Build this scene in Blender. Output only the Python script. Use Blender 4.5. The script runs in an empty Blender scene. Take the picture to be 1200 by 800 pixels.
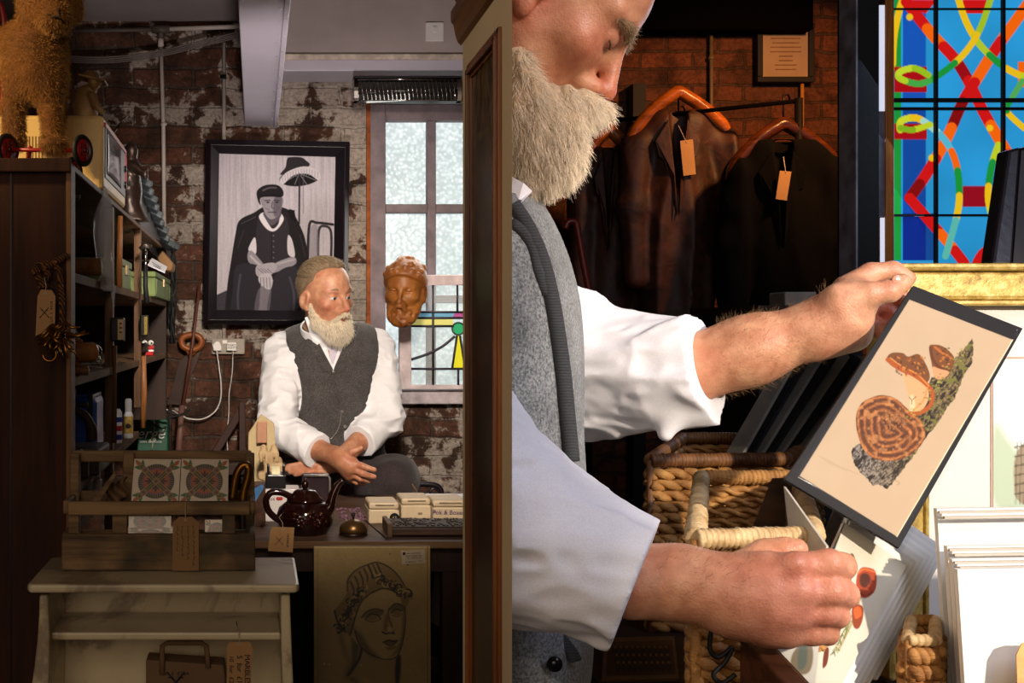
import bpy, bmesh, math, random
import numpy as np
from mathutils import Vector, Matrix, Euler
random.seed(7)
RNG = np.random.default_rng(7)
SC = bpy.context.scene
COL = SC.collection
PI = math.pi
# ---------------------------------------------------------------- camera frame
F, PX, PY, CZ = 1400.0, 300.0, 386.0, 1.35
def P(px, py, d):
    """A point at distance d (metres into the shop) on the line of sight px, py."""
    return Vector(((px - PX) / F * d, d, CZ - (py - PY) / F * d))
def planar(q, d):
    """Corner points of a flat sheet: outline q, distances d of the first three corners; the last corner is put on their plane."""
    a, b, c = [P(*q[i], d[i]) for i in range(3)]; n = (b - a).cross(c - a); o = Vector((0, 0, CZ)); r = P(*q[3], 1.0) - o
    return [a, b, c, o + r * ((a - o).dot(n) / r.dot(n))]
def WX(px, d): return (px - PX) / F * d
def WZ(py, d): return CZ - (py - PY) / F * d
cam = bpy.data.cameras.new('camera'); camo = bpy.data.objects.new('camera', cam); COL.objects.link(camo)
camo.location = (0, 0, CZ); camo.rotation_euler = (PI / 2, 0, 0)
cam.sensor_width = 36; cam.lens = F / 1200 * 36; cam.shift_x = 0.25; cam.shift_y = -14 / 1200
cam.clip_start = 0.05; cam.clip_end = 60
SC.camera = camo
SC.view_settings.view_transform = 'Standard'; SC.view_settings.look = 'None'
SC.view_settings.gamma = 1; SC.view_settings.use_curve_mapping = False; SC.view_settings.exposure = 0

# ---------------------------------------------------------------- colours, materials
def lin(c):
    if isinstance(c, str):
        c = c.lstrip('#'); c = [int(c[i:i + 2], 16) / 255 for i in (0, 2, 4)]
    return tuple((v / 12.92 if v <= .04045 else ((v + .055) / 1.055) ** 2.4) for v in c)
def L4(c): return (*lin(c), 1)
class NT:
    def __init__(s, name):
        s.m = bpy.data.materials.new(name); s.m.use_nodes = True
        s.t = s.m.node_tree; s.t.nodes.clear()
        s.out = s.n('ShaderNodeOutputMaterial')
        s.b = s.n('ShaderNodeBsdfPrincipled'); s.l(s.b, 0, s.out, 0)
    def n(s, typ, **kw):
        x = s.t.nodes.new(typ)
        for k, v in kw.items(): setattr(x, k, v)
        return x
    def l(s, a, ai, b, bi): s.t.links.new(a.outputs[ai], b.inputs[bi])
    def coord(s, scale=(1, 1, 1), rot=(0, 0, 0), src='Object'):
        tc = s.n('ShaderNodeTexCoord'); mp = s.n('ShaderNodeMapping')
        s.l(tc, src, mp, 0); mp.inputs['Scale'].default_value = scale; mp.inputs['Rotation'].default_value = rot
        return mp
    def noise(s, co, scale, detail=4, rough=.55, dist=0):
        x = s.n('ShaderNodeTexNoise'); s.l(co, 0, x, 'Vector')
        x.inputs['Scale'].default_value = scale; x.inputs['Detail'].default_value = detail
        x.inputs['Roughness'].default_value = rough; x.inputs['Distortion'].default_value = dist
        return x
    def ramp(s, src, si, stops):
        r = s.n('ShaderNodeValToRGB'); s.l(src, si, r, 0)
        e = r.color_ramp.elements
        while len(e) < len(stops): e.new(.5)
        for el, (p, c) in zip(e, stops): el.position = p; el.color = L4(c) if not isinstance(c, (int, float)) else (c, c, c, 1)
        return r
    def mix(s, fac, a, b, mode='MIX'):
        x = s.n('ShaderNodeMix', data_type='RGBA', blend_type=mode)
        for i, v in ((0, fac), (6, a), (7, b)):
            if isinstance(v, tuple) and len(v) == 2: s.l(v[0], v[1], x, i)
            elif isinstance(v, (int, float)): x.inputs[i].default_value = v
            else: x.inputs[i].default_value = L4(v)
        return x
    def bump(s, src, si, strength=.3, dist=.01):
        x = s.n('ShaderNodeBump'); x.inputs['Strength'].default_value = strength; x.inputs['Distance'].default_value = dist
        s.l(src, si, x, 'Height'); s.l(x, 0, s.b, 'Normal'); return x
    def set(s, **kw):
        for k, v in kw.items():
            s.b.inputs[k.replace('_', ' ')].default_value = v
        return s
MATS = {}
def plain(name, c, rough=.6, metal=0, var=.25, scale=14, bump=.12, spec=.4, **kw):
    """A slightly mottled surface of one colour."""
    if name in MATS: return MATS[name]
    t = NT(name); co = t.coord(); no = t.noise(co, scale)
    c1 = lin(c); t.set(Roughness=rough, Metallic=metal); t.b.inputs['Specular IOR Level'].default_value = spec
    r = t.n('ShaderNodeValToRGB'); t.l(no, 0, r, 0)
    r.color_ramp.elements[0].position = .3; r.color_ramp.elements[1].position = .7
    r.color_ramp.elements[0].color = (*[v * (1 - var) for v in c1], 1); r.color_ramp.elements[1].color = (*[min(1, v * (1 + var)) for v in c1], 1)
    t.l(r, 0, t.b, 'Base Color')
    if bump: t.bump(t.noise(co, scale * 5), 0, bump, .004)
    for k, v in kw.items(): t.b.inputs[k.replace('_', ' ')].default_value = v
    MATS[name] = t.m; return t.m
def wood(name, c1, c2, scale=(3, 3, 30), rough=.6, along='x', bump=.25, knots=False, grain=1.0):
    if name in MATS: return MATS[name]
    t = NT(name)
    sc = {'x': (2, 26, 26), 'y': (26, 2, 26), 'z': (26, 26, 2)}[along]
    co = t.coord(scale=tuple(v * grain for v in sc)); no = t.noise(co, 1.6, 6, .65, .6)
    big = t.noise(t.coord(), 5, 3)
    r = t.ramp(no, 0, [(.3, c1), (.62, c2)])
    mx = t.mix((big, 0), (r, 0), c1, 'MIX')
    r2 = t.ramp(big, 0, [(.35, 0.0), (.75, .55)]); t.l(r2, 0, mx, 0)
    last = mx
    if knots:
        v = t.n('ShaderNodeTexVoronoi'); cm = t.coord(scale={'z': (7, 7, 4), 'x': (4, 7, 7), 'y': (7, 4, 7)}[along]); t.l(cm, 0, v, 'Vector'); v.inputs['Scale'].default_value = 1
        rk = t.ramp(v, 0, [(.07, 1.0), (.16, 0.0)])
        last = t.mix((rk, 0), (mx, 2), '#0c0503')
    t.l(last, 2, t.b, 'Base Color'); t.set(Roughness=rough); t.bump(no, 0, bump, .004)
    t.b.inputs['Specular IOR Level'].default_value = .3
    MATS[name] = t.m; return t.m
def attr_mat(name, rough=.6, emit=0, spec=.3, alpha=1, coat=0):
    """Colour from the mesh's own pigment attribute (printed or painted pattern)."""
    t = NT(name); a = t.n('ShaderNodeVertexColor'); a.layer_name = 'pigment'
    t.l(a, 0, t.b, 'Base Color'); t.set(Roughness=rough); t.b.inputs['Specular IOR Level'].default_value = spec
    t.b.inputs['Coat Weight'].default_value = coat
    if emit: t.l(a, 0, t.b, 'Emission Color'); t.b.inputs['Emission Strength'].default_value = emit
    return t.m
def glassy(name, c=(1, 1, 1), rough=.05, alpha=.15, spec=.6):
    if name in MATS: return MATS[name]
    t = NT(name); t.b.inputs['Base Color'].default_value = (*c, 1); t.set(Roughness=rough, Alpha=alpha)
    t.b.inputs['Specular IOR Level'].default_value = spec
    co = t.coord(); t.bump(t.noise(co, 18, 2), 0, .25, .01)
    MATS[name] = t.m; return t.m

# ---------------------------------------------------------------- meshes
class MB:
    def __init__(s): s.v = []; s.f = []; s.M = Matrix()
    def add(s, vs, fs):
        o = len(s.v); s.v += [s.M @ Vector(v) for v in vs]; s.f += [tuple(i + o for i in f) for f in fs]; return s
    def box(s, c, size, rot=None):
        hx, hy, hz = [v / 2 for v in size]; R = rot if rot is not None else Matrix.Identity(3)
        if isinstance(R, (tuple, list)): R = Euler(R).to_matrix()
        c = Vector(c)
        vs = [c + R @ Vector((x * hx, y * hy, z * hz)) for x in (-1, 1) for y in (-1, 1) for z in (-1, 1)]
        return s.add(vs, [(0, 1, 3, 2), (4, 6, 7, 5), (0, 4, 5, 1), (2, 3, 7, 6), (0, 2, 6, 4), (1, 5, 7, 3)])
    def box2(s, a, b):
        a, b = Vector(a), Vector(b)
        return s.box((a + b) / 2, [abs(v) for v in (b - a)])
    def pbox(s, x0, y0, x1, y1, d, thick):
        """Box whose front face at distance d spans the given outline and which reaches back by thick."""
        a = P(x0, y0, d); b = P(x1, y1, d); b.y += thick
        return s.box2(a, b)
    def prism(s, pts, off):
        """Closed outline (3-D points) pushed along off."""
        n = len(pts); off = Vector(off); vs = [Vector(p) for p in pts] + [Vector(p) + off for p in pts]
        nrm = Vector()
        for i in range(n):
            a, b = vs[i], vs[(i + 1) % n]; nrm += a.cross(b)
        fs = [tuple(range(n)), tuple(range(2 * n - 1, n - 1, -1))] + [((i + 1) % n, i, n + i, n + (i + 1) % n) for i in range(n)]
        if nrm.dot(off) > 0: fs = [tuple(reversed(f)) for f in fs]
        return s.add(vs, fs)
    def tube(s, pts, r, seg=10, cap=True, closed=False):
        pts = [Vector(p) for p in pts]; n = len(pts)
        rs = r if isinstance(r, (list, tuple)) else [r] * n
        vs = []; fs = []; up = None
        for i, p in enumerate(pts):
            t = (pts[(i + 1) % n] - pts[i - 1]) if closed else (pts[min(i + 1, n - 1)] - pts[max(i - 1, 0)])
            if t.length < 1e-9: t = Vector((0, 0, 1))
            t.normalize()
            if up is None: up = Vector((0, 0, 1)) if abs(t.z) < .9 else Vector((1, 0, 0))
            a = t.cross(up)
            if a.length < 1e-6: a = t.orthogonal()
            a.normalize(); b = a.cross(t); up = b
            for k in range(seg):
                th = 2 * PI * k / seg; vs.append(p + (a * math.cos(th) + b * math.sin(th)) * rs[i])
        m = n if closed else n - 1
        for i in range(m):
            for k in range(seg):
                i2 = (i + 1) % n
                fs.append((i * seg + k, i * seg + (k + 1) % seg, i2 * seg + (k + 1) % seg, i2 * seg + k))
        if cap and not closed:
            fs.append(tuple(range(seg - 1, -1, -1))); fs.append(tuple((n - 1) * seg + k for k in range(seg)))
        return s.add(vs, fs)
    def lathe(s, prof, c, axis='z', seg=32, R=None):
        vs = []; fs = []; n = len(prof); c = Vector(c)
        for (r, h) in prof:
            for k in range(seg):
                th = 2 * PI * k / seg; x, y = r * math.cos(th), r * math.sin(th)
                p = {'z': (x, y, h), 'x': (h, x, y), 'y': (y, h, x)}[axis]
                p = Vector(p)
                if R is not None: p = R @ p
                vs.append(c + p)
        for i in range(n - 1):
            for k in range(seg):
                fs.append((i * seg + k, i * seg + (k + 1) % seg, (i + 1) * seg + (k + 1) % seg, (i + 1) * seg + k))
        fs.append(tuple(range(seg - 1, -1, -1))); fs.append(tuple((n - 1) * seg + k for k in range(seg)))
        return s.add(vs, fs)
    def ball(s, c, r, seg=16, rings=10, rot=None):
        rr = r if isinstance(r, (list, tuple)) else (r, r, r); c = Vector(c); vs = []; fs = []
        R = Euler(rot).to_matrix() if rot is not None else Matrix.Identity(3)
        for i in range(rings + 1):
            ph = PI * i / rings
            ph = min(max(ph, .02), PI - .02)
            for k in range(seg):
                th = 2 * PI * k / seg
                vs.append(c + R @ Vector((rr[0] * math.sin(ph) * math.cos(th), rr[1] * math.sin(ph) * math.sin(th), rr[2] * math.cos(ph))))
        for i in range(rings):
            for k in range(seg):
                fs.append((i * seg + k, (i + 1) * seg + k, (i + 1) * seg + (k + 1) % seg, i * seg + (k + 1) % seg))
        fs.append(tuple(range(seg))); fs.append(tuple(rings * seg + k for k in range(seg - 1, -1, -1)))
        return s.add(vs, fs)
    def sheet(s, grid, thick=.001):
        """Grid of points -> thin solid sheet."""
        r, c = len(grid), len(grid[0]); g = [[Vector(p) for p in row] for row in grid]
        vs = []; fs = []
        nr = {}
        for i in range(r):
            for j in range(c):
                a = g[min(i + 1, r - 1)][j] - g[max(i - 1, 0)][j]; b = g[i][min(j + 1, c - 1)] - g[i][max(j - 1, 0)]
                n = a.cross(b); n = n.normalized() if n.length > 1e-12 else Vector((0, 0, 1)); nr[i, j] = n
        for sgn in (.5, -.5):
            for i in range(r):
                for j in range(c): vs.append(g[i][j] + nr[i, j] * thick * sgn)
        N = r * c
        for i in range(r - 1):
            for j in range(c - 1):
                q = (i * c + j, (i + 1) * c + j, (i + 1) * c + j + 1, i * c + j + 1)
                fs.append(q); fs.append(tuple(N + k for k in reversed(q)))
        edge = [(0, j) for j in range(c)] + [(i, c - 1) for i in range(1, r)] + [(r - 1, j) for j in range(c - 2, -1, -1)] + [(i, 0) for i in range(r - 2, 0, -1)]
        for k in range(len(edge)):
            a = edge[k]; b = edge[(k + 1) % len(edge)]; ia = a[0] * c + a[1]; ib = b[0] * c + b[1]
            fs.append((ia, ib, N + ib, N + ia))
        return s.add(vs, fs)
LOC = {}
def wloc(o):
    p = Vector()
    while o is not None: p = p + o.location; o = o.parent
    return p
def link(name, me, mat, parent=None, bevel=0, smooth=False, subsurf=0, autosm=None):
    o = bpy.data.objects.new(name, me); COL.objects.link(o)
    if parent is not None:
        off = wloc(parent)
        me.transform(Matrix.Translation(-off)); o.parent = parent
    if mat is not None: me.materials.append(mat)
    if smooth: me.polygons.foreach_set('use_smooth', [True] * len(me.polygons))
    if bevel:
        b = o.modifiers.new('bevel', 'BEVEL'); b.width = bevel; b.segments = 2; b.limit_method = 'ANGLE'; b.angle_limit = math.radians(40)
    if subsurf:
        b = o.modifiers.new('subsurf', 'SUBSURF'); b.levels = subsurf; b.render_levels = subsurf
    return o
def recenter(o):
    """Put a top-level mesh object's origin at the middle of its base."""
    me = o.data; n = len(me.vertices); a = np.empty(n * 3); me.vertices.foreach_get('co', a); a = a.reshape(-1, 3)
    lo, hi = a.min(0), a.max(0); c = Vector(((lo[0] + hi[0]) / 2, (lo[1] + hi[1]) / 2, lo[2]))
    me.transform(Matrix.Translation(-c)); o.location = c
def obj(name, mb, mat, parent=None, **kw):
    me = bpy.data.meshes.new(name); me.from_pydata([tuple(v) for v in mb.v], [], mb.f); me.update()
    bm = bmesh.new(); bm.from_mesh(me); bmesh.ops.recalc_face_normals(bm, faces=bm.faces); bm.to_mesh(me); bm.free()
    return link(name, me, mat, parent, **kw)
def tag(o, label, cat, group=None, kind=None):
    o['label'] = label; o['category'] = cat
    if group: o['group'] = group
    if kind: o['kind'] = kind
    return o
def thing(name, label, cat, loc=(0, 0, 0), group=None):
    o = bpy.data.objects.new(name, None); COL.objects.link(o); o.location = loc; o.empty_display_size = .05
    return tag(o, label, cat, group)
def single(name, mb, mat, label, cat, group=None, **kw):
    o = obj(name, mb, mat, None, **kw); recenter(o); return tag(o, label, cat, group)
def struct(name, mb, mat, parent=None, **kw):
    o = obj(name, mb, mat, parent, **kw)
    if parent is None: o['kind'] = 'structure'; recenter(o)
    return o
def dup(root, loc, label, rot=None):
    r = root.copy(); COL.objects.link(r); r.location = loc; r['label'] = label
    if rot is not None: r.rotation_euler = rot
    for ch in list(root.children):
        c = ch.copy(); COL.objects.link(c); c.parent = r
        for g in list(ch.children):
            d = g.copy(); COL.objects.link(d); d.parent = c
    return r
def text(name, body, size, M, mat, parent, align='CENTER', ext=.0003, shear=0, spacing=1):
    """Lettering: M places the text plane (x right, y up, z towards the reader), world space."""
    cu = bpy.data.curves.new(name, 'FONT'); cu.body = body; cu.size = size; cu.align_x = align; cu.align_y = 'CENTER'
    cu.extrude = ext; cu.shear = shear; cu.resolution_u = 3; cu.space_line = spacing
    o = bpy.data.objects.new(name, cu); COL.objects.link(o); cu.materials.append(mat)
    o.parent = parent
    o.matrix_local = Matrix.Translation(-wloc(parent)) @ M if parent is not None else M
    return o
def face_cam(px, py, d, off=.0015, roll=0):
    return Matrix.Translation(P(px, py, d) + Vector((0, -off, 0))) @ Matrix.Rotation(PI / 2, 4, 'X') @ Matrix.Rotation(roll, 4, 'Z')

# ---------------------------------------------------------------- noise
_perm = RNG.random((32, 32, 32)).astype(np.float32)
def vnoise(p):
    p = np.asarray(p, np.float32); i = np.floor(p).astype(np.int32); f = p - i; f = f * f * (3 - 2 * f); i &= 31; j = (i + 1) & 31
    x0, y0, z0 = i[..., 0], i[..., 1], i[..., 2]; x1, y1, z1 = j[..., 0], j[..., 1], j[..., 2]
    fx, fy, fz = f[..., 0], f[..., 1], f[..., 2]; g = _perm
    a = g[x0, y0, z0] * (1 - fx) + g[x1, y0, z0] * fx; b = g[x0, y1, z0] * (1 - fx) + g[x1, y1, z0] * fx
    c = g[x0, y0, z1] * (1 - fx) + g[x1, y0, z1] * fx; d = g[x0, y1, z1] * (1 - fx) + g[x1, y1, z1] * fx
    return (a * (1 - fy) + b * fy) * (1 - fz) + (c * (1 - fy) + d * fy) * fz
def fbm(p, o=3):
    p = np.asarray(p, np.float32); s = 0; a = .5
    for k in range(o): s = s + a * vnoise(p * (2 ** k) + k * 7.3); a *= .5
    return s
# ---------------------------------------------------------------- implicit bodies
def A(v): return np.array(v, np.float32)
def cone(p, a, b, ra, rb):
    a, b = A(a), A(b); ba = b - a; t = np.clip(((p - a) @ ba) / max(float(ba @ ba), 1e-12), 0, 1)
    return np.linalg.norm(p - a - t[:, None] * ba, axis=1) - (ra + (rb - ra) * t)
def ell(p, c, r, R=None):
    q = p - A(c)
    if R is not None: q = q @ A(R)            # columns of R = local axes
    r = A(r); k0 = np.linalg.norm(q / r, axis=1); k1 = np.linalg.norm(q / (r * r), axis=1)
    return k0 * (k0 - 1) / np.maximum(k1, 1e-9)
def sbox(p, c, h, R=None, rad=0):
    q = p - A(c)
    if R is not None: q = q @ A(R)
    q = np.abs(q) - (A(h) - rad)
    return np.linalg.norm(np.maximum(q, 0), axis=1) + np.minimum(q.max(1), 0) - rad
def smin(a, b, k):
    h = np.clip(.5 + .5 * (b - a) / k, 0, 1); return b * (1 - h) + a * h - k * h * (1 - h)
def smax(a, b, k): return -smin(-a, -b, k)
def nets(f, lo, hi, h):
    """Surface-net mesh of f(p) = 0 inside the box lo..hi, cells of size h."""
    lo = np.array(lo, np.float32); hi = np.array(hi, np.float32); B = 8
    n = np.maximum((np.ceil((hi - lo) / h / B) * B).astype(int), B) ; nx, ny, nz = n + 1
    V = np.ones((nx, ny, nz), np.float32)
    bc = [np.arange(0, n[k], B) for k in range(3)]
    G = np.stack(np.meshgrid(*bc, indexing='ij'), -1).reshape(-1, 3)
    cen = lo + (G + B / 2) * h; fc = f(cen.astype(np.float32)); R = B * h * .87 * 1.35 + .004
    for g, v in zip(G, fc):
        if abs(v) > R: V[g[0]:g[0] + B + 1, g[1]:g[1] + B + 1, g[2]:g[2] + B + 1] = np.sign(v)
    near = G[np.abs(fc) <= R]
    o = np.stack(np.meshgrid(*[np.arange(B + 1)] * 3, indexing='ij'), -1).reshape(-1, 3)
    for s in range(0, len(near), 200):
        idx = (near[s:s + 200, None, :] + o[None]).reshape(-1, 3)
        V[idx[:, 0], idx[:, 1], idx[:, 2]] = f((lo + idx * h).astype(np.float32))
    V[0] = V[-1] = 1; V[:, 0] = V[:, -1] = 1; V[:, :, 0] = V[:, :, -1] = 1
    S = V < 0
    c = np.zeros((nx - 1, ny - 1, nz - 1), np.int16); acc = np.zeros(c.shape + (3,), np.float32); cnt = np.zeros(c.shape, np.float32)
    sl = lambda d, m: slice(d, m - 1 + d)
    for ax in range(3):
        b_, c_ = [k for k in range(3) if k != ax]
        for db in (0, 1):
            for dc in (0, 1):
                d0 = [0, 0, 0]; d0[b_] = db; d0[c_] = dc; d1 = list(d0); d1[ax] = 1
                a0 = V[sl(d0[0], nx), sl(d0[1], ny), sl(d0[2], nz)]; a1 = V[sl(d1[0], nx), sl(d1[1], ny), sl(d1[2], nz)]
                m = (a0 < 0) != (a1 < 0)
                if not m.any(): continue
                t = a0[m] / (a0[m] - a1[m]); pt = np.tile(np.array(d0, np.float32), (len(t), 1)); pt[:, ax] = t
                acc[m] += pt; cnt[m] += 1
    act = cnt > 0; ids = -np.ones(c.shape, np.int64); ids[act] = np.arange(act.sum())
    cell = np.argwhere(act); verts = lo + (cell + acc[act] / cnt[act][:, None]) * h
    faces = []
    for ax in range(3):
        b_, c_ = [(ax + 1) % 3, (ax + 2) % 3]
        s0 = [slice(None)] * 3; s1 = [slice(None)] * 3; s0[ax] = slice(0, -1); s1[ax] = slice(1, None)
        ch = S[tuple(s0)] != S[tuple(s1)]; e = np.argwhere(ch)
        e = e[(e[:, b_] > 0) & (e[:, c_] > 0) & (e[:, b_] < n[b_]) & (e[:, c_] < n[c_])]
        if not len(e): continue
        ins = S[e[:, 0], e[:, 1], e[:, 2]]
        q = []
        for ob, oc in ((-1, -1), (0, -1), (0, 0), (-1, 0)):
            k = e.copy(); k[:, b_] += ob; k[:, c_] += oc; q.append(ids[k[:, 0], k[:, 1], k[:, 2]])
        q = np.stack(q, 1); q[~ins] = q[~ins][:, ::-1]; faces.append(q)
    faces = np.concatenate(faces); faces = faces[(faces >= 0).all(1)]
    return verts, faces
def body(name, f, lo, hi, h, mat, parent=None, colf=None, relax=1, keep=True):
    v, q = nets(f, lo, hi, h)
    for _ in range(relax):            # light smoothing
        s = np.zeros_like(v); k = np.zeros(len(v))
        for a in range(4):
            np.add.at(s, q[:, a], v[q[:, a - 1]] + v[q[:, (a + 1) % 4]]); np.add.at(k, q[:, a], 2)
        v = v * .55 + .45 * s / np.maximum(k, 1)[:, None]
    me = bpy.data.meshes.new(name)
    me.vertices.add(len(v)); me.vertices.foreach_set('co', v.astype(np.float32).ravel())
    me.loops.add(len(q) * 4); me.loops.foreach_set('vertex_index', q.astype(np.int32).ravel())
    me.polygons.add(len(q)); me.polygons.foreach_set('loop_start', np.arange(0, len(q) * 4, 4, dtype=np.int32))
    me.update(calc_edges=True); me.validate()
    if colf is not None: pigment(me, colf(v))
    o = link(name, me, mat, parent, smooth=True)
    if parent is None: recenter(o)
    return o, v, q
def pigment(me, rgb):
    a = me.color_attributes.new('pigment', 'FLOAT_COLOR', 'POINT')
    c = np.ones((len(rgb), 4), np.float32); c[:, :3] = rgb; a.data.foreach_set('color', c.ravel())
def grow(name, v, q, n, dirf, length, mat, parent, r=.0003, seg=5, mask=None, jitter=.25, seed=1, tip=.3):
    """Individual hairs rooted on the quads q of v; dirf(points, normals) gives the lie of the hair."""
    g = np.random.default_rng(seed)
    a = v[q]; nr = np.cross(a[:, 2] - a[:, 0], a[:, 3] - a[:, 1]); ar = np.linalg.norm(nr, axis=1); nr = nr / np.maximum(ar, 1e-12)[:, None]
    w = ar.copy()
    if mask is not None: w = w * mask(a.mean(1), nr)
    if w.sum() <= 0: return None
    k = g.choice(len(q), n, p=w / w.sum()); u, t = g.random((2, n, 1))
    root = a[k, 0] * (1 - u) * (1 - t) + a[k, 1] * u * (1 - t) + a[k, 2] * u * t + a[k, 3] * (1 - u) * t
    nn = nr[k]; d = dirf(root, nn); ln = (length(root, nn) if callable(length) else np.full(n, length)) * g.uniform(.6, 1.25, n)
    d = d + g.normal(0, jitter, d.shape); d /= np.linalg.norm(d, axis=1)[:, None]
    bend = g.normal(0, jitter * .8, d.shape)
    s = np.linspace(0, 1, seg)
    pts = root[:, None] - nn[:, None] * .0006 + (d[:, None] * s[None, :, None] + bend[:, None] * (s ** 2)[None, :, None] * .5) * ln[:, None, None]
    hc = bpy.data.hair_curves.new(name); hc.add_curves([seg] * n)
    off = wloc(parent) if parent is not None else Vector()
    pts = pts - np.array(off)
    hc.attributes['position'].data.foreach_set('vector', pts.reshape(-1, 3).astype(np.float32).ravel())
    ra = hc.attributes.get('radius') or hc.attributes.new('radius', 'FLOAT', 'POINT')
    ra.data.foreach_set('value', np.tile(r * (1 - (1 - tip) * s), n).astype(np.float32))
    hc.materials.append(mat); o = bpy.data.objects.new(name, hc); COL.objects.link(o); o.parent = parent
    return o
# ---------------------------------------------------------------- flat artwork
def inpoly(x, y, pts):
    """Signed distance (negative inside) to a polygon, arrays x, y."""
    pts = np.array(pts, np.float32); d = np.full(x.shape, 1e9, np.float32); s = np.ones(x.shape, bool)
    n = len(pts); ins = np.zeros(x.shape, bool)
    for i in range(n):
        ax, ay = pts[i]; bx, by = pts[(i + 1) % n]; ex, ey = bx - ax, by - ay
        t = np.clip(((x - ax) * ex + (y - ay) * ey) / max(ex * ex + ey * ey, 1e-9), 0, 1)
        d = np.minimum(d, (x - ax - t * ex) ** 2 + (y - ay - t * ey) ** 2)
        c = ((ay > y) != (by > y)); xi = ex * (y - ay) / (ey if abs(ey) > 1e-9 else 1e-9) + ax
        ins ^= c & (x < xi)
    d = np.sqrt(d); return np.where(ins, -d, d)
def polyl(x, y, pts):
    d = np.full(x.shape, 1e9, np.float32)
    for (ax, ay), (bx, by) in zip(pts[:-1], pts[1:]):
        ex, ey = bx - ax, by - ay; t = np.clip(((x - ax) * ex + (y - ay) * ey) / max(ex * ex + ey * ey, 1e-9), 0, 1)
        d = np.minimum(d, (x - ax - t * ex) ** 2 + (y - ay - t * ey) ** 2)
    return np.sqrt(d)
def smooth(pts, closed=True, n=5):
    pts = [np.array(p, float) for p in pts]; out = []; N = len(pts)
    for i in range(N if closed else N - 1):
        g = lambda k: pts[k % N] if closed else pts[min(max(k, 0), N - 1)]
        p0, p1, p2, p3 = g(i - 1), g(i), g(i + 1), g(i + 2)
        for t in np.arange(n) / n:
            out.append(.5 * ((2 * p1) + (p2 - p0) * t + (2 * p0 - 5 * p1 + 4 * p2 - p3) * t * t + (3 * p1 - p0 - 3 * p2 + p3) * t ** 3))
    if not closed: out.append(pts[-1])
    return out
class Art:
    def __init__(s, x, y, base): s.x, s.y = x, y; s.c = np.empty(x.shape + (3,), np.float32); s.c[:] = lin(base)
    def lay(s, m, c):
        m = np.clip(m, 0, 1)[..., None]; c = np.array(lin(c) if isinstance(c, str) or np.ndim(c) == 1 else c, np.float32); s.c = s.c * (1 - m) + c * m; return s
    def poly(s, pts, c, soft=.7, sm=True, op=1): s.lay(op * np.clip(.5 - inpoly(s.x, s.y, smooth(pts) if sm else pts) / soft, 0, 1), c); return s
    def line(s, pts, w, c, soft=.7, sm=True, op=1): s.lay(op * np.clip(.5 + (w / 2 - polyl(s.x, s.y, smooth(pts, False) if sm else pts)) / soft, 0, 1), c); return s
    def ell(s, cx, cy, rx, ry, c, soft=.7, op=1, rot=0):
        dx, dy = s.x - cx, s.y - cy; k, q = math.cos(rot), math.sin(rot); u, v = dx * k + dy * q, -dx * q + dy * k
        s.lay(op * np.clip(.5 + (1 - np.hypot(u / rx, v / ry)) * min(rx, ry) / soft, 0, 1), c); return s
    def ring(s, cx, cy, r, w, c, soft=.5, op=1): s.lay(op * np.clip(.5 + (w / 2 - np.abs(np.hypot(s.x - cx, s.y - cy) - r)) / soft, 0, 1), c); return s
    def nz(s, sc, amt, seed=0, sx=1, sy=1):
        n = fbm(np.stack([s.x * sc * sx + seed, s.y * sc * sy, np.full(s.x.shape, seed * 1.7)], -1), 3) - .44
        s.c = np.clip(s.c * (1 + amt * n[..., None] * 2), 0, 1); return s
def homography(q):
    """Unit square (u right, v down) -> four px corners TL, TR, BR, BL."""
    src = [(0, 0), (1, 0), (1, 1), (0, 1)]; M = []; b = []
    for (u, v), (x, y) in zip(src, q):
        M.append([u, v, 1, 0, 0, 0, -x * u, -x * v]); b.append(x); M.append([0, 0, 0, u, v, 1, -y * u, -y * v]); b.append(y)
    h = np.linalg.solve(np.array(M), np.array(b)); return np.append(h, 1).reshape(3, 3)
def art_panel(name, corners, nx, ny, paint, mat, parent, frame):
    """Flat printed sheet: corners TL, TR, BR, BL (world), paint(x, y) -> rgb, frame maps the sheet onto drawing coordinates."""
    H = homography(frame); u, v = np.meshgrid(np.linspace(0, 1, nx), np.linspace(0, 1, ny))
    q = np.stack([u, v, np.ones_like(u)], -1) @ H.T; x, y = (q[..., 0] / q[..., 2]).astype(np.float32), (q[..., 1] / q[..., 2]).astype(np.float32)
    rgb = paint(x, y).reshape(-1, 3)
    tl, tr, br, bl = [np.array(c) for c in corners]
    w = ((1 - u) * (1 - v))[..., None] * tl + (u * (1 - v))[..., None] * tr + (u * v)[..., None] * br + ((1 - u) * v)[..., None] * bl
    w = w.reshape(-1, 3); i, j = np.meshgrid(np.arange(nx - 1), np.arange(ny - 1)); a = (j * nx + i).ravel()
    q = np.stack([a, a + nx, a + nx + 1, a + 1], 1)
    me = bpy.data.meshes.new(name); me.from_pydata(w.tolist(), [], q.tolist()); me.update(); pigment(me, rgb)
    return link(name, me, mat, parent)
def rot_to(z, x=None):
    """Matrix whose z axis is z."""
    z = Vector(z).normalized(); x = Vector(x) if x is not None else Vector((1, 0, 0)); y = z.cross(x).normalized(); x = y.cross(z)
    return Matrix((x, y, z)).transposed()
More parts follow.
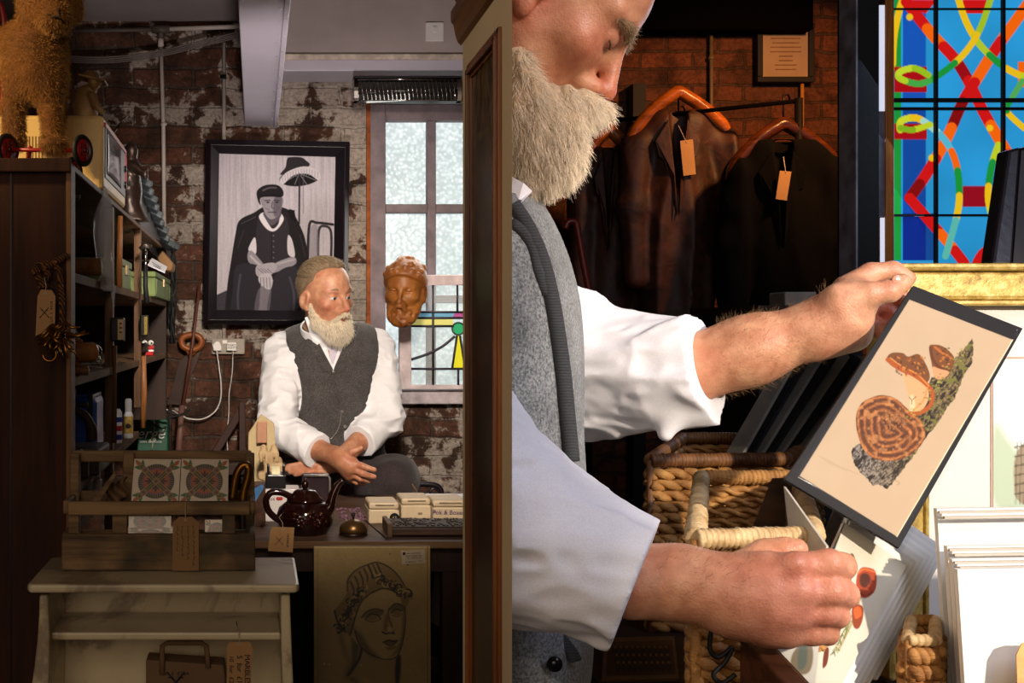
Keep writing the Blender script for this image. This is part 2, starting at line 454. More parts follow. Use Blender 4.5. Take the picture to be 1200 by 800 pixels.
# ================================================================ LEFT ROOM: setting
def brick_mat(name, ca, cb, mortar, paint, bias, side, rough=.85):
    t = NT(name); g = t.n('ShaderNodeNewGeometry'); sx = t.n('ShaderNodeSeparateXYZ'); t.l(g, 'Position', sx, 0)
    cx = t.n('ShaderNodeCombineXYZ'); t.l(sx, 'X', cx, 'X'); t.l(sx, 'Z', cx, 'Y')
    wob = t.n('ShaderNodeTexNoise'); t.l(cx, 0, wob, 'Vector'); wob.inputs['Scale'].default_value = 9
    off = t.n('ShaderNodeVectorMath', operation='MULTIPLY_ADD'); t.l(wob, 'Color', off, 0); off.inputs[1].default_value = (.026, .03, 0); t.l(cx, 0, off, 2)
    b = t.n('ShaderNodeTexBrick'); t.l(off, 0, b, 'Vector')
    for k, v in (('Scale', 1), ('Mortar Size', .0075), ('Mortar Smooth', .35), ('Bias', -.1), ('Brick Width', .225), ('Row Height', .0735)): b.inputs[k].default_value = v
    b.inputs['Color1'].default_value = L4(ca); b.inputs['Color2'].default_value = L4(cb); b.inputs['Mortar'].default_value = L4(mortar)
    br = t.n('ShaderNodeTexBrick'); t.l(off, 0, br, 'Vector')
    for k, v in (('Scale', 1), ('Mortar Size', 0), ('Bias', 0), ('Brick Width', .225), ('Row Height', .0735)): br.inputs[k].default_value = v
    br.inputs['Color1'].default_value = (0, 0, 0, 1); br.inputs['Color2'].default_value = (1, 1, 1, 1)
    n1 = t.noise(off, 7, 6, .65, .4); n2 = t.noise(off, 26, 5, .7, .3); n3 = t.noise(off, 2.3, 3)
    soot = t.ramp(n1, 0, [(.36, 1.0), (.55, 0.0)])
    gb_ = t.mix((n3, 0), (b, 0), '#4b3a2f'); c1 = t.mix((soot, 0), (gb_, 2), '#21140f')
    sootf = t.n('ShaderNodeMath', operation='MULTIPLY'); t.l(soot, 0, sootf, 0); sootf.inputs[1].default_value = .75; t.l(sootf, 0, c1, 0)
    # flaking limewash, denser towards one end of the wall
    gx = t.n('ShaderNodeMapRange'); t.l(sx, 'X', gx, 0)
    gx.inputs[1].default_value, gx.inputs[2].default_value, gx.inputs[3].default_value, gx.inputs[4].default_value = side
    gz = t.n('ShaderNodeMapRange'); t.l(sx, 'Z', gz, 0); gz.inputs[1].default_value = .9; gz.inputs[2].default_value = 1.5; gz.inputs[3].default_value = -.12; gz.inputs[4].default_value = 0
    s = t.n('ShaderNodeMath', operation='ADD'); t.l(n1, 0, s, 0); t.l(gx, 0, s, 1)
    s1 = t.n('ShaderNodeMath', operation='ADD'); t.l(s, 0, s1, 0); t.l(gz, 0, s1, 1)
    s3 = t.n('ShaderNodeMath', operation='MULTIPLY_ADD'); t.l(br, 0, s3, 0); s3.inputs[1].default_value = .16; t.l(s1, 0, s3, 2); s4 = t.n('ShaderNodeMath', operation='SUBTRACT'); t.l(s3, 0, s4, 0); s4.inputs[1].default_value = .08; s1 = s4
    s2 = t.n('ShaderNodeMath', operation='MULTIPLY_ADD'); t.l(n2, 0, s2, 0); s2.inputs[1].default_value = .5; t.l(s1, 0, s2, 2)
    m = t.ramp(s2, 0, [(.5 + bias + .25, 0.0), (.56 + bias + .25, 1.0)])
    mm = t.n('ShaderNodeMath', operation='MULTIPLY'); t.l(m, 0, mm, 0); mm.inputs[1].default_value = .85
    pc = t.ramp(n3, 0, [(.3, paint), (.7, tuple(v * .72 for v in [int(paint[i:i + 2], 16) / 255 for i in (1, 3, 5)]))])
    n4 = t.noise(off, 60, 4, .8); dk = t.ramp(n4, 0, [(.38, .55), (.6, 1.0)]); c3 = t.mix((mm, 0), (c1, 2), (pc, 0)); c2 = t.mix(1.0, (c3, 2), (dk, 0), 'MULTIPLY')
    t.l(c2, 2, t.b, 'Base Color'); t.set(Roughness=rough); t.b.inputs['Specular IOR Level'].default_value = .25
    hh = t.n('ShaderNodeMath', operation='MULTIPLY_ADD'); t.l(b, 'Fac', hh, 0); hh.inputs[1].default_value = -1.2; t.l(n2, 0, hh, 2)
    t.bump(hh, 0, .8, .012)
    return t.m
M_brick = brick_mat('old_brick', '#7a4733', '#40291f', '#5d4d43', '#c9bbb0', .06, (-.45, .42, .0, .17))
M_brick_r = brick_mat('warm_brick', '#9a4f26', '#6d3416', '#5a3a22', '#b9926a', .25, (1.5, 2.6, -.05, .05))
M_ceil = plain('ceiling_paint', '#8b8180', .8, var=.12, scale=3)
M_bulk = plain('cream_paint', '#cdbfbd', .7, var=.1, scale=5)
M_beam = plain('lavender_paint', '#c2bccb', .45, var=.06, scale=4)
M_floor = wood('floorboards', '#2a1a10', '#4a3020', along='y')
M_darkwall = plain('dark_plaster', '#1a1411', .9)
WL = -1.5                      # left wall
b = MB()
b.box2((WL, 4.5, 0), (WX(433, 4.5), 4.72, 3.0)); b.box2((WX(433, 4.5), 4.5, WZ(122, 4.5)), (.86, 4.72, 3.0)); b.box2((WX(433, 4.5), 4.5, 0), (.86, 4.72, WZ(471, 4.5)))
struct('wall_back', b, M_brick)
struct('wall_left', MB().box2((WL - .15, -.6, 0), (WL, 4.72, 3.0)), M_darkwall)
struct('floor', MB().box2((WL - .15, -1.6, -.1), (4.2, 6.2, 0)), M_floor)
struct('ceiling', MB().box2((WL - .15, 1.0, 2.51), (-.0418, 4.5, 2.6)).box2((-.0418, 1.0, 2.85), (.85, 4.5, 2.95)), M_ceil)
bm_ = thing('ceiling_beam', 'boxed lavender painted beam running overhead to the brick wall', 'beam'); bm_['kind'] = 'structure'; del bm_['category']
obj('beam_box', MB().box2((-.0418, 1.0, 2.115), (.072, 4.49, 2.85)), M_beam, bm_, bevel=.003)
obj('edge_strip', MB().box2((.066, 1.0, 2.106), (.0804, 4.49, 2.18)), M_beam, bm_, bevel=.002)
M_screw = plain('screw_head', '#d8d4dd', .35, .6)
s = MB()
for i in range(10):
    y = 2.85 + i * .165; s.ball((.058, y, 2.114), (.004, .004, .003), 8, 5); s.ball((.073, y + .07, 2.105), (.003, .003, .002), 8, 5)
obj('screw_heads', s, M_screw, bm_)
bk = MB().box2((.0804, 4.30, WZ(68, 4.3)), (.80, 4.5, 2.85))
o = struct('trim_1', bk, plain('bulkhead_paint', '#b3a5a3', .7, var=.1, scale=5), bevel=.004)
struct('trim_2', MB().box2((.0804, 4.285, WZ(69.5, 4.285)), (.79, 4.30, WZ(63, 4.285))), plain('chipped_batten', '#cfc0b2', .7, var=.3, scale=30), bevel=.003)
struct('trim_3', MB().box2((.0804, 4.302, WZ(83, 4.3)), (.79, 4.499, WZ(68, 4.3) + .002)), M_beam, bevel=.004)
# partition between the two halves: follows the sight line behind the panelled upright
M_part = plain('partition_paint', '#6b5a48', .8)
d0, d1 = 1.16, 5.9
kL, kR = 250.0 / F, 268.0 / F
pp = [(kL * d0, d0), (kR * d0, d0), (kR * d1, d1), (kL * d1, d1)]
struct('wall_partition', MB().prism([(x, y, 0) for x, y in pp], (0, 0, 3.0)), M_part)
# switch on the bulkhead
sw = thing('light_switch', 'white square wall switch on the cream bulkhead', 'switch', P(509, 47, 4.3))
M_wp = plain('white_plastic', '#ece6e4', .35, var=.04)
obj('plate', MB().pbox(499, 26, 520, 48, 4.292, .008), M_wp, sw, bevel=.002)
obj('rocker', MB().pbox(507, 31, 512, 37, 4.288, .005), M_wp, sw, bevel=.001)
# window
M_wf = plain('weathered_frame_wood', '#7d7076', .7, var=.25, scale=18)
w1 = MB(); dz = 4.5
for r in ((433, 122, 452, 471), (452, 122, 560, 141), (501, 141, 511, 457), (452, 239, 501, 249), (511, 239, 560, 249), (452, 346, 501, 355), (511, 346, 560, 355)): w1.pbox(*r, dz, .09)
wf = struct('window_1', w1, M_wf, bevel=.004)
t = NT('frosted_daylight_glass'); co = t.coord(scale=(1, 1, 1)); v = t.n('ShaderNodeTexVoronoi', feature='SMOOTH_F1'); t.l(co, 0, v, 'Vector'); v.inputs['Scale'].default_value = 75
n = t.noise(co, 3.2, 3); r1 = t.ramp(n, 0, [(.3, '#a9bcc0'), (.62, '#eef6f4')]); r2 = t.ramp(v, 0, [(0.1, '#ffffff'), (.55, '#8d9ea4')])
mx = t.mix(.55, (r1, 0), (r2, 0), 'MULTIPLY'); t.l(mx, 2, t.b, 'Emission Color'); t.b.inputs['Emission Strength'].default_value = 1.15
t.b.inputs['Base Color'].default_value = (.25, .28, .28, 1); t.set(Roughness=.25); t.bump(v, 0, .4, .004); M_frost = t.m
g = MB()
for r in ((452, 141, 501, 239), (511, 141, 560, 239), (452, 249, 501, 346), (511, 249, 560, 346), (452, 355, 501, 456), (511, 355, 560, 456)):
    g.pbox(*r, dz + .05, .006)
obj('glass_pane', g, M_frost, wf)
M_sillw = plain('flaking_sill_paint', '#b9adb4', .7, var=.35, scale=22)
obj('window_sill', MB().box2((WX(440, 4.46), 4.44, WZ(473, 4.46)), (.79, 4.55, WZ(456, 4.46))), M_sillw, wf, bevel=.004)
# quarry/brick reveal strip beside the frame
M_rust = plain('flaked_orange_edge', '#8d4a20', .85, var=.5, scale=30)
struct('trim_4', MB().box2((WX(429, 4.5), 4.478, WZ(445, 4.5)), (WX(433.5, 4.5), 4.52, WZ(122, 4.5))), M_rust)

# leaded panel standing on the sill
lp = thing('leaded_glass_panel', 'cream framed leaded glass panel with green disc leaning against the window', 'stained glass panel', P(515, 456, 4.41))
M_pink = plain('pinkish_frame_paint', '#cdbcc0', .65, var=.25, scale=25)
m = MB()
for r in ((468, 323, 482, 452), (468, 322, 562, 334), (465, 451, 562, 456)): m.pbox(*r, 4.40, .03)
obj('panel_frame', m, M_pink, lp, bevel=.002)
M_clear = glassy('rippled_clear_glass', (.8, .9, .92), .1, .18)
obj('clear_glass', MB().pbox(482, 334, 560, 451, 4.413, .003), M_clear, lp)
def tint(name, c, em=.35, al=.8):
    t = NT(name); t.b.inputs['Base Color'].default_value = L4(c); t.set(Roughness=.15, Alpha=al)
    t.b.inputs['Emission Color'].default_value = L4(c); t.b.inputs['Emission Strength'].default_value = em
    co = t.coord(); t.bump(t.noise(co, 60), 0, .4, .003); return t.m
obj('blue_strip', MB().pbox(482, 366, 533, 372, 4.409, .003), tint('blue_glass', '#6fa3bf'), lp)
obj('yellow_strip', MB().pbox(482, 373, 531, 381, 4.409, .003), tint('yellow_glass', '#d9d27a'), lp)
dsc = MB(); c = P(537, 385, 4.405); dsc.lathe([(.022, 0), (.024, .003), (.018, .006)], c, 'y', 24); obj('green_disc', dsc, tint('green_glass', '#2f9e68', .4, 1), lp)
obj('yellow_spike', MB().prism([P(535, 393, 4.408), P(538.5, 393, 4.408), P(545, 431, 4.408), P(530, 431, 4.408)], (0, .004, 0)), tint('amber_glass', '#d6cf2e', .4, 1), lp)
obj('pink_piece', MB().prism([P(530, 372, 4.408), P(534, 366, 4.408), P(552, 366, 4.408), P(552, 372, 4.408)], (0, .004, 0)), tint('pink_glass', '#b0528f', .3, 1), lp)
M_lead = plain('lead_came', '#3b3640', .5, .5)
m = MB()
for a_, b_ in (((482, 365.5), (560, 365.5)), ((482, 372.5), (560, 372.5)), ((482, 382), (532, 382)), ((482, 432), (560, 432)), ((507.5, 334), (507.5, 451)), ((536, 334), (536, 366)), ((530, 431), (535.5, 393)), ((545, 431), (539, 393)), ((537, 432), (537, 451))):
    m.tube([P(*a_, 4.405), P(*b_, 4.405)], .0042, 8)
m.tube([P(x, y, 4.404) for x, y in smooth([(482, 421), (500, 415), (518, 406), (533, 394)], False)], .005, 8)
m.tube([P(537 + 7.2 * math.cos(k / 20 * 2 * PI), 385 + 7.2 * math.sin(k / 20 * 2 * PI), 4.404) for k in range(20)], .003, 6, closed=True)
obj('lead_came', m, M_lead, lp, smooth=True)
# heater
ht = thing('bar_heater', 'long chrome bar heater with wire guard above the window', 'heater', P(477, 118, 4.3))
M_blk = plain('black_metal', '#0f0d0d', .45, .3, var=.1)
M_chr = plain('chrome', '#b9b4b2', .18, 1, var=.05, bump=0)
xa, xb = WX(414, 4.26), WX(541, 4.26); zc = WZ(105.5, 4.26)
prof = [(4.30 - .03 * math.cos(a) * .6, zc + .038 * math.sin(a)) for a in np.linspace(-PI / 2, PI / 2, 9)]
m = MB(); m.prism([(xa, 4.31, zc - .04), (xa, 4.31, zc + .045), (xa, 4.255, zc + .05), (xa, 4.255, zc + .043), (xa, 4.295, zc + .035), (xa, 4.295, zc - .035), (xa, 4.255, zc - .04)], (xb - xa, 0, 0)); obj('housing', m, M_blk, ht, bevel=.002)
for x in (xa, xb - .018): obj('end_cap', MB().prism([(x, y_, z_) for y_, z_ in [(4.258 - .018 * math.cos(a), zc + .04 * math.sin(a)) for a in np.linspace(-PI / 2, PI / 2, 10)] + [(4.30, zc + .04), (4.30, zc - .04)]], (.018, 0, 0)), M_chr, ht, bevel=.002)
m = MB()
for i in range(23):
    x = xa + .03 + i * (xb - xa - .06) / 22; m.tube([(x - .006 * math.sin(a), 4.255 - .016 * math.cos(a), zc + .037 * math.sin(a)) for a in np.linspace(-PI / 2, PI / 2, 9)], .0013, 6)
for z in (-.037, .037): m.tube([(xa + .018, 4.255, zc + z), (xb - .018, 4.255, zc + z)], .0016, 6)
obj('wire_guard', m, M_chr, ht, smooth=True)
obj('heating_rod', MB().tube([(xa + .02, 4.275, zc), (xb - .02, 4.275, zc)], .008, 10), plain('dark_quartz', '#2a2625', .3), ht, smooth=True)
# pipes
M_pipe = plain('white_pipe', '#bdb2ab', .5, var=.12)
M_pipeg = plain('grey_pipe', '#4a403a', .6)
m = MB().tube([P(192.5, 283, 4.47), P(191.5, 150, 4.47), P(188.5, 48, 4.47)], .0078, 12)
o = single('conduit_pipe', m, M_pipe, 'white vertical pipe on the dark brick above the shelving', 'pipe', smooth=True)
m = MB(); m.tube([P(192.5, 284, 4.47), P(192.5, 274, 4.47)], .011, 12); m.tube([P(188.5, 55, 4.47), P(188.5, 44, 4.47)], .011, 12); m.tube([P(192, 147, 4.47), P(192, 144, 4.47)], .012, 10)
obj('pipe_collar', m, M_pipe, o, smooth=True)
m = MB().tube([P(262.5, 398, 4.488), P(262.5, 50, 4.488)], .0075, 12)
o = single('conduit_pipe', m, M_pipe, 'white vertical pipe running down behind the framed portrait', 'pipe', smooth=True)
obj('pipe_clip', MB().tube([P(261.5, 92, 4.47), P(261.5, 88, 4.47)], .012, 10), M_blk, o)
m = MB().tube([P(60, 37, 4.46), P(197, 34.5, 4.46)], .0075, 12); o = single('conduit_pipe', m, M_pipeg, 'dark horizontal pipe just below the ceiling', 'pipe', smooth=True)
obj('pipe_collar', MB().tube([P(178, 34.5, 4.46), P(199, 34.5, 4.46)], .015, 12).tube([P(188.5, 34, 4.46), P(188.5, 45, 4.46)], .012, 12), M_pipeg, o, smooth=True)
single('conduit_pipe', MB().tube([P(199, 34, 4.46), P(285, 31, 4.46)], .0085, 12), M_pipe, 'pale horizontal pipe running from the dark joint to the beam', 'pipe', smooth=True)
m = MB()
for k in range(4): m.tube([P(x, y + k * 2.1, 4.44 - k * .004) for x, y in smooth([(60, 64), (100, 67), (140, 66), (190, 59), (240, 47), (286, 36)], False)], .0026, 6)
single('cable_bundle', m, plain('grey_cable', '#6a5f5c', .5), 'bundle of grey cables sagging along the brick near the ceiling', 'cable', smooth=True)
# portrait
fr = thing('framed_portrait', 'black framed monochrome portrait of a seated man in a flat cap', 'picture', P(322, 381, 4.42))
M_fr = plain('black_frame_wood', '#19131a', .35, var=.15, spec=.5)
def frame_strip(q0, q1, d0, d1):
    """Four mitred members between outline q0 (outer) and q1 (inner), px."""
    m = MB(); n = 4
    for i in range(4):
        j = (i + 1) % 4
        m.add([P(*q0[i], d0), P(*q0[j], d0), P(*q1[j], d1), P(*q1[i], d1)] + [P(*q0[i], 4.47), P(*q0[j], 4.47), P(*q1[j], 4.47), P(*q1[i], 4.47)],
              [(0, 3, 2, 1), (4, 5, 6, 7), (0, 1, 5, 4), (3, 7, 6, 2)])
    return m
Qo = [(241, 163), (410, 166), (407, 381), (238, 380)]; Qm = [(247, 169), (405, 172), (402, 376), (244, 375)]; Qi = [(257, 180), (393, 184), (390, 364), (254, 363)]
obj('outer_moulding', frame_strip(Qo, Qm, 4.42, 4.405), M_fr, fr, bevel=.002)
obj('inner_moulding', frame_strip(Qm, Qi, 4.405, 4.435), M_fr, fr, bevel=.003)
def paint_portrait(x, y):
    a = Art(x, y, '#b9b1bb'); a.nz(.16, .28, 3, sx=3.2, sy=.16); a.nz(.6, .1, 5, sx=2, sy=.12)
    a.poly([(250, 347), (266, 340), (270, 370), (250, 372)], '#3a3640', sm=False)
    D, K = '#1d191e', '#0f0d10'
    # lamp
    a.poly([(337, 186), (341, 184), (352, 184), (358, 187), (362, 195), (330, 205), (335, 196)], '#2b272c'); a.ell(352, 208, 24, 10, '#19161a', rot=-.12)
    a.poly([(329, 210), (338, 201), (356, 195), (372, 199), (376, 206), (373, 211), (362, 204), (345, 205), (332, 216)], '#c9c2cb')
    for k in range(14): a.line([(331 + k * 3.2, 206 - 8 * math.sin(k / 13 * PI * .8)), (332 + k * 3.1, 213 - 8 * math.sin(k / 13 * PI * .8))], .6, '#8b8590', .5, False)
    for tx in (338, 346, 360, 370): a.line([(351, 203), (tx, 216 if tx in (346, 360) else 211)], .7, '#7c7680', .5, False)
    a.line([(351.5, 205), (351, 262)], 2.2, '#29252a')
    a.line([(356, 206), (356, 250)], 1.4, '#5f5964', op=.5)
    # chair
    a.line([(361, 305), (363, 263), (372, 261), (390, 263)], 3.2, '#2a252b'); a.line([(373, 305), (374, 270), (381, 265), (388, 272), (388, 305)], 3, '#353037')
    a.poly([(364, 268), (372, 266), (374, 305), (364, 305)], '#77707a', op=.6)
    # coat
    a.poly([(311, 242), (298, 249), (281, 258), (276, 275), (271, 305), (266, 340), (266, 372), (290, 372), (296, 330), (350, 330), (356, 316), (362, 306), (358, 280), (351, 262), (344, 250), (332, 243)], D)
    a.poly([(346, 246), (342, 250), (350, 262), (345, 254)], D); a.poly([(338, 246), (345, 247), (347, 259), (341, 256)], K)
    a.line([(283, 262), (292, 258), (300, 254)], .8, '#4a434c'); a.line([(279, 290), (286, 270)], .8, '#3b353d'); a.line([(358, 300), (352, 275)], .8, '#3c363e')
    # vest, shirt, arms
    a.poly([(303, 255), (310, 252), (332, 252), (338, 260), (340, 290), (337, 307), (304, 306), (300, 285)], '#2c272d'); 
    n = fbm(np.stack([x * 1.6, y * 1.6, x * 0], -1), 2)[..., None]; 
    a.poly([(292, 290), (299, 278), (301, 292), (299, 298), (293, 295)], '#cfc8d0'); a.poly([(338, 276), (343, 282), (346, 300), (338, 297)], '#c7c0c9')
    a.poly([(304, 254), (310, 249), (313, 258), (320, 268), (327, 262), (329, 250), (333, 257), (326, 268), (319, 271), (311, 266)], '#d6cfd8')
    a.poly([(310, 249), (330, 249), (325, 260), (318, 264), (312, 257)], '#57505a')
    a.line([(319, 272), (319, 306)], .8, '#141115'); 
    for k in range(5): a.ell(321, 276 + k * 6.5, .8, .8, '#6a636d')
    a.poly([(291, 296), (296, 294), (306, 305), (314, 312), (330, 305), (345, 301), (347, 309), (332, 316), (318, 320), (306, 316), (292, 307)], '#8d8690')
    a.line([(294, 300), (305, 310), (316, 316)], 2, '#b9b2bb', 2); a.line([(326, 309), (345, 304)], 2, '#aaa3ac', 2)
    # trousers
    a.poly([(275, 317), (283, 309), (300, 310), (308, 318), (306, 335), (300, 372), (272, 372), (273, 340)], '#29262f'); a.poly([(320, 330), (330, 316), (345, 312), (350, 320), (352, 372), (315, 372)], '#2a2730')
    a.poly([(303, 340), (318, 332), (314, 372), (299, 372)], '#5d5762', op=.8); a.line([(340, 325), (345, 345), (344, 370)], 2, '#4b4653', 2); a.line([(282, 322), (279, 345), (280, 370)], 2, '#4a4551', 2)
    # hands
    a.poly([(301, 312), (310, 309), (322, 308), (325, 314), (318, 322), (308, 325), (301, 322)], '#a49da7'); a.poly([(305, 322), (316, 320), (320, 328), (318, 338), (312, 338), (304, 330)], '#b7b0ba')
    for k in range(4): a.line([(306 + k * 3.4, 325), (306 + k * 3.8, 337)], .7, '#4b4550', .5); a.line([(302 + k * 4, 314 + k * .4), (309 + k * 3.6, 320)], .6, '#564f5a', .5)
    # head
    a.poly([(307, 231), (309, 244), (313, 253), (319, 257), (326, 253), (330, 245), (331, 231)], '#918a94'); a.ell(308.5, 236, 2, 4.5, '#8a838d'); a.poly([(322, 232), (331, 231), (330, 246), (325, 254), (321, 250)], '#645d68', 2)
    a.line([(311, 235), (317, 234.5)], 1.1, '#2c262f'); a.line([(322, 234.5), (328, 235)], 1.1, '#2c262f'); a.ell(314.5, 237, 2, 1, '#342e37'); a.ell(325, 237, 2, 1, '#2f2932')
    a.line([(320, 236), (319, 243), (321.5, 244)], 1, '#4d4651'); a.line([(315, 248.6), (324, 248.6)], 1.1, '#3b343e'); a.line([(312, 244), (316, 246)], .7, '#5d5661'); a.line([(325, 245), (328, 243)], .7, '#4d4651')
    a.poly([(301, 226), (305, 220), (313, 216.5), (325, 216.5), (331, 221), (333, 227), (330, 231), (317, 230.5), (306, 232), (306, 240), (303, 236)], '#1c181d'); a.line([(309, 223), (316, 220), (324, 220)], 1.6, '#5c5560', 1.5)
    a.line([(306, 230.5), (318, 228.5), (331, 229.5)], 1, '#070607')
    return np.clip(a.nz(1.0, .16, 9).c, 0, 1)
art_panel('portrait_canvas', [P(*q, 4.44) for q in Qi], 230, 300, paint_portrait, attr_mat('portrait_print', .6, spec=.08), fr, Qi)
# socket and plugs
sk = thing('wall_socket', 'double wall socket below the framed portrait', 'socket', P(267, 414, 4.49))
M_sock = plain('greyed_plastic', '#9b9086', .45, var=.1)
obj('socket_plate', MB().pbox(248, 396.5, 287, 415, 4.478, .02), M_sock, sk, bevel=.004)
obj('switch', MB().pbox(260.5, 398.5, 266, 402.5, 4.473, .008), M_wp, sk, bevel=.001)
def plug(outline, path, label, lw, txt=None):
    p = thing('plug', label, 'plug', P(outline[0][0], outline[0][1], 4.46))
    obj('plug_body', MB().prism([P(x, y, 4.452) for x, y in outline], (0, .025, 0)), M_wp, p, bevel=.003)
    obj('flex', MB().tube([P(*q) for q in path], lw, 8), plain('white_flex', '#d4ccca', .45, var=.05), p, smooth=True)
    if txt: text('lettering', txt, .012, face_cam(271.5, 406, 4.4515, .0006), plain('ink', '#221d2a', .8), p, spacing=.8)
plug([(249, 404), (253, 400), (256.5, 400), (260, 406), (259, 411), (250, 411)], [(x, y, 4.455) for x, y in smooth([(254, 411), (256, 425), (259, 450), (258, 470), (250, 484), (236, 491), (222, 490.5), (212, 487)], False)] + [(203, 481, 4.4), (193, 480, 4.3)], 'white plug with a looping flex in the socket', .0028)
plug([(266, 401), (277, 401), (277.5, 411), (265.5, 411)], [(x, y, 4.45) for x, y in smooth([(273, 411), (272.5, 430), (271, 445), (268.5, 462), (268, 485), (266, 510), (267, 532)], False)], 'square white plug with writing and a straight hanging flex', .0018, 'FAIRY\nLIGHTS')
# ================================================================ LEFT ROOM: shelving on the left
Wd = wood('aged_dark_pine', '#1f0d07', '#3f1f11', along='z', knots=True, rough=.8)
Wdx = wood('aged_shelf_edge', '#38220f', '#70502f', along='y', rough=.8)
Wm = wood('mid_brown_wood', '#4a2c18', '#7c5230', along='z')
Wt = wood('tool_wood', '#6a3d20', '#a06a3c', along='z', rough=.4)
Wk = wood('blackened_wood', '#1d120c', '#38231a', along='z')
def Z(r): return CZ + r
sh = thing('workshop_shelving', 'tall dark pine shelving unit crammed with tools along the left side', 'shelving', (-.5, 3.1, 0))
sp = obj('side_panel', MB().box2((-.78, 1.909, 0), (-.3, 1.935, Z(.262))), Wd, sh, bevel=.002)
gr = MB()
for px_ in (12,): gr.box2((WX(px_, 1.9) - .002, 1.9075, 0), (WX(px_, 1.9) + .001, 1.911, Z(.25)))
obj('plank_joint', gr, M_blk, sp)
obj('front_stile', MB().box2((-.303, 1.905, 0), (-.295, 1.95, Z(.262))), wood('worn_edge', '#5a371f', '#7d5632', along='z'), sh, bevel=.001)
obj('top_board', MB().box2((-.78, 1.895, Z(.258)), (-.296, 4.44, Z(.268))), wood('top_board_wood', '#3a2417', '#6d4d33', along='y'), sh, bevel=.002)
obj('top_trim', MB().box2((-.78, 1.893, Z(.25)), (-.294, 1.906, Z(.272))), Wd, sh, bevel=.002)
for z, dA, dB in ((.086, 1.935, 4.0), (-.086, 1.935, 4.0), (-.268, 1.935, 3.06), (-.335, 1.935, 2.52)):
    obj('shelf', MB().box2((-.72, dA, Z(z - .008)), (-.3, dB, Z(z + .008))), Wdx, sh, bevel=.001)
for d, x, zt, zb in ((2.5, -.3, .258, -.42), (3.07, -.297, .258, -.20)):
    obj('post', MB().box2((x - .017, d, Z(zb)), (x, d + .03, Z(zt))), wood('post_wood', '#3d2718', '#6d4c30', along='z'), sh, bevel=.001)
obj('end_panel', MB().box2((-.72, 3.98, Z(-.30)), (-.3, 4.0, Z(.09))), Wk, sh)
obj('back_panel', MB().box2((-.735, 1.935, 0), (-.72, 4.44, Z(.258))), Wk, sh)
# television
tv = thing('television', 'cream portable television with red screen surround on top of the shelving', 'television', (-.39, 2.48, Z(.268)))
M_cr = plain('cream_plastic', '#d8b878', .35, var=.05, bump=.03)
bx0, bx1, y0, y1, z0, z1 = -.50, -.292, 2.283, 2.67, Z(.269), Z(.410)
obj('casing', MB().box2((bx0, y0, z0), (bx1, y1, z1)), M_cr, tv, bevel=.008)
m = MB()
for (a, b) in (((y0 + .012, z0 + .012), (y1 - .008, z1 - .012)),):
    th = .008
    m.box2((bx1 - .002, a[0], b[1] - th), (bx1 + .004, b[0], b[1])); m.box2((bx1 - .002, b[0] - th, a[1] + .03), (bx1 + .004, b[0], b[1]))
obj('red_surround', m, plain('red_plastic', '#a8192c', .35, var=.05), tv, bevel=.001)
obj('bezel', MB().box2((bx1 - .001, y0 + .02, z0 + .024), (bx1 + .002, y1 - .016, z1 - .02)), plain('black_plastic', '#141215', .3, var=.05), tv, bevel=.001)
g = [[(bx1 + .002 + .006 * (1 - u * u) * (1 - v * v), y0 + .16 + .125 * u, z0 + .078 + .045 * v) for u in np.linspace(-1, 1, 13)] for v in np.linspace(-1, 1, 9)]
obj('screen', MB().sheet(g, .001), plain('screen_glass', '#595964', .12, var=.03, bump=0, spec=.8), tv, smooth=True)
m = MB()
for k in range(6): m.box2((bx0 + .06 + k * .006, y0 - .0006, z0 + .03), (bx0 + .0625 + k * .006, y0 + .002, z0 + .1))
obj('speaker_slots', m, plain('slot_brown', '#7a5f33', .7), tv)
m = MB()
for k in range(2): m.ball((bx1 + .003, y1 - .03, z0 + .05 + k * .035), (.004, .008, .008), 12, 8)
obj('knob', m, plain('black_plastic', '#141215', .3), tv, smooth=True)
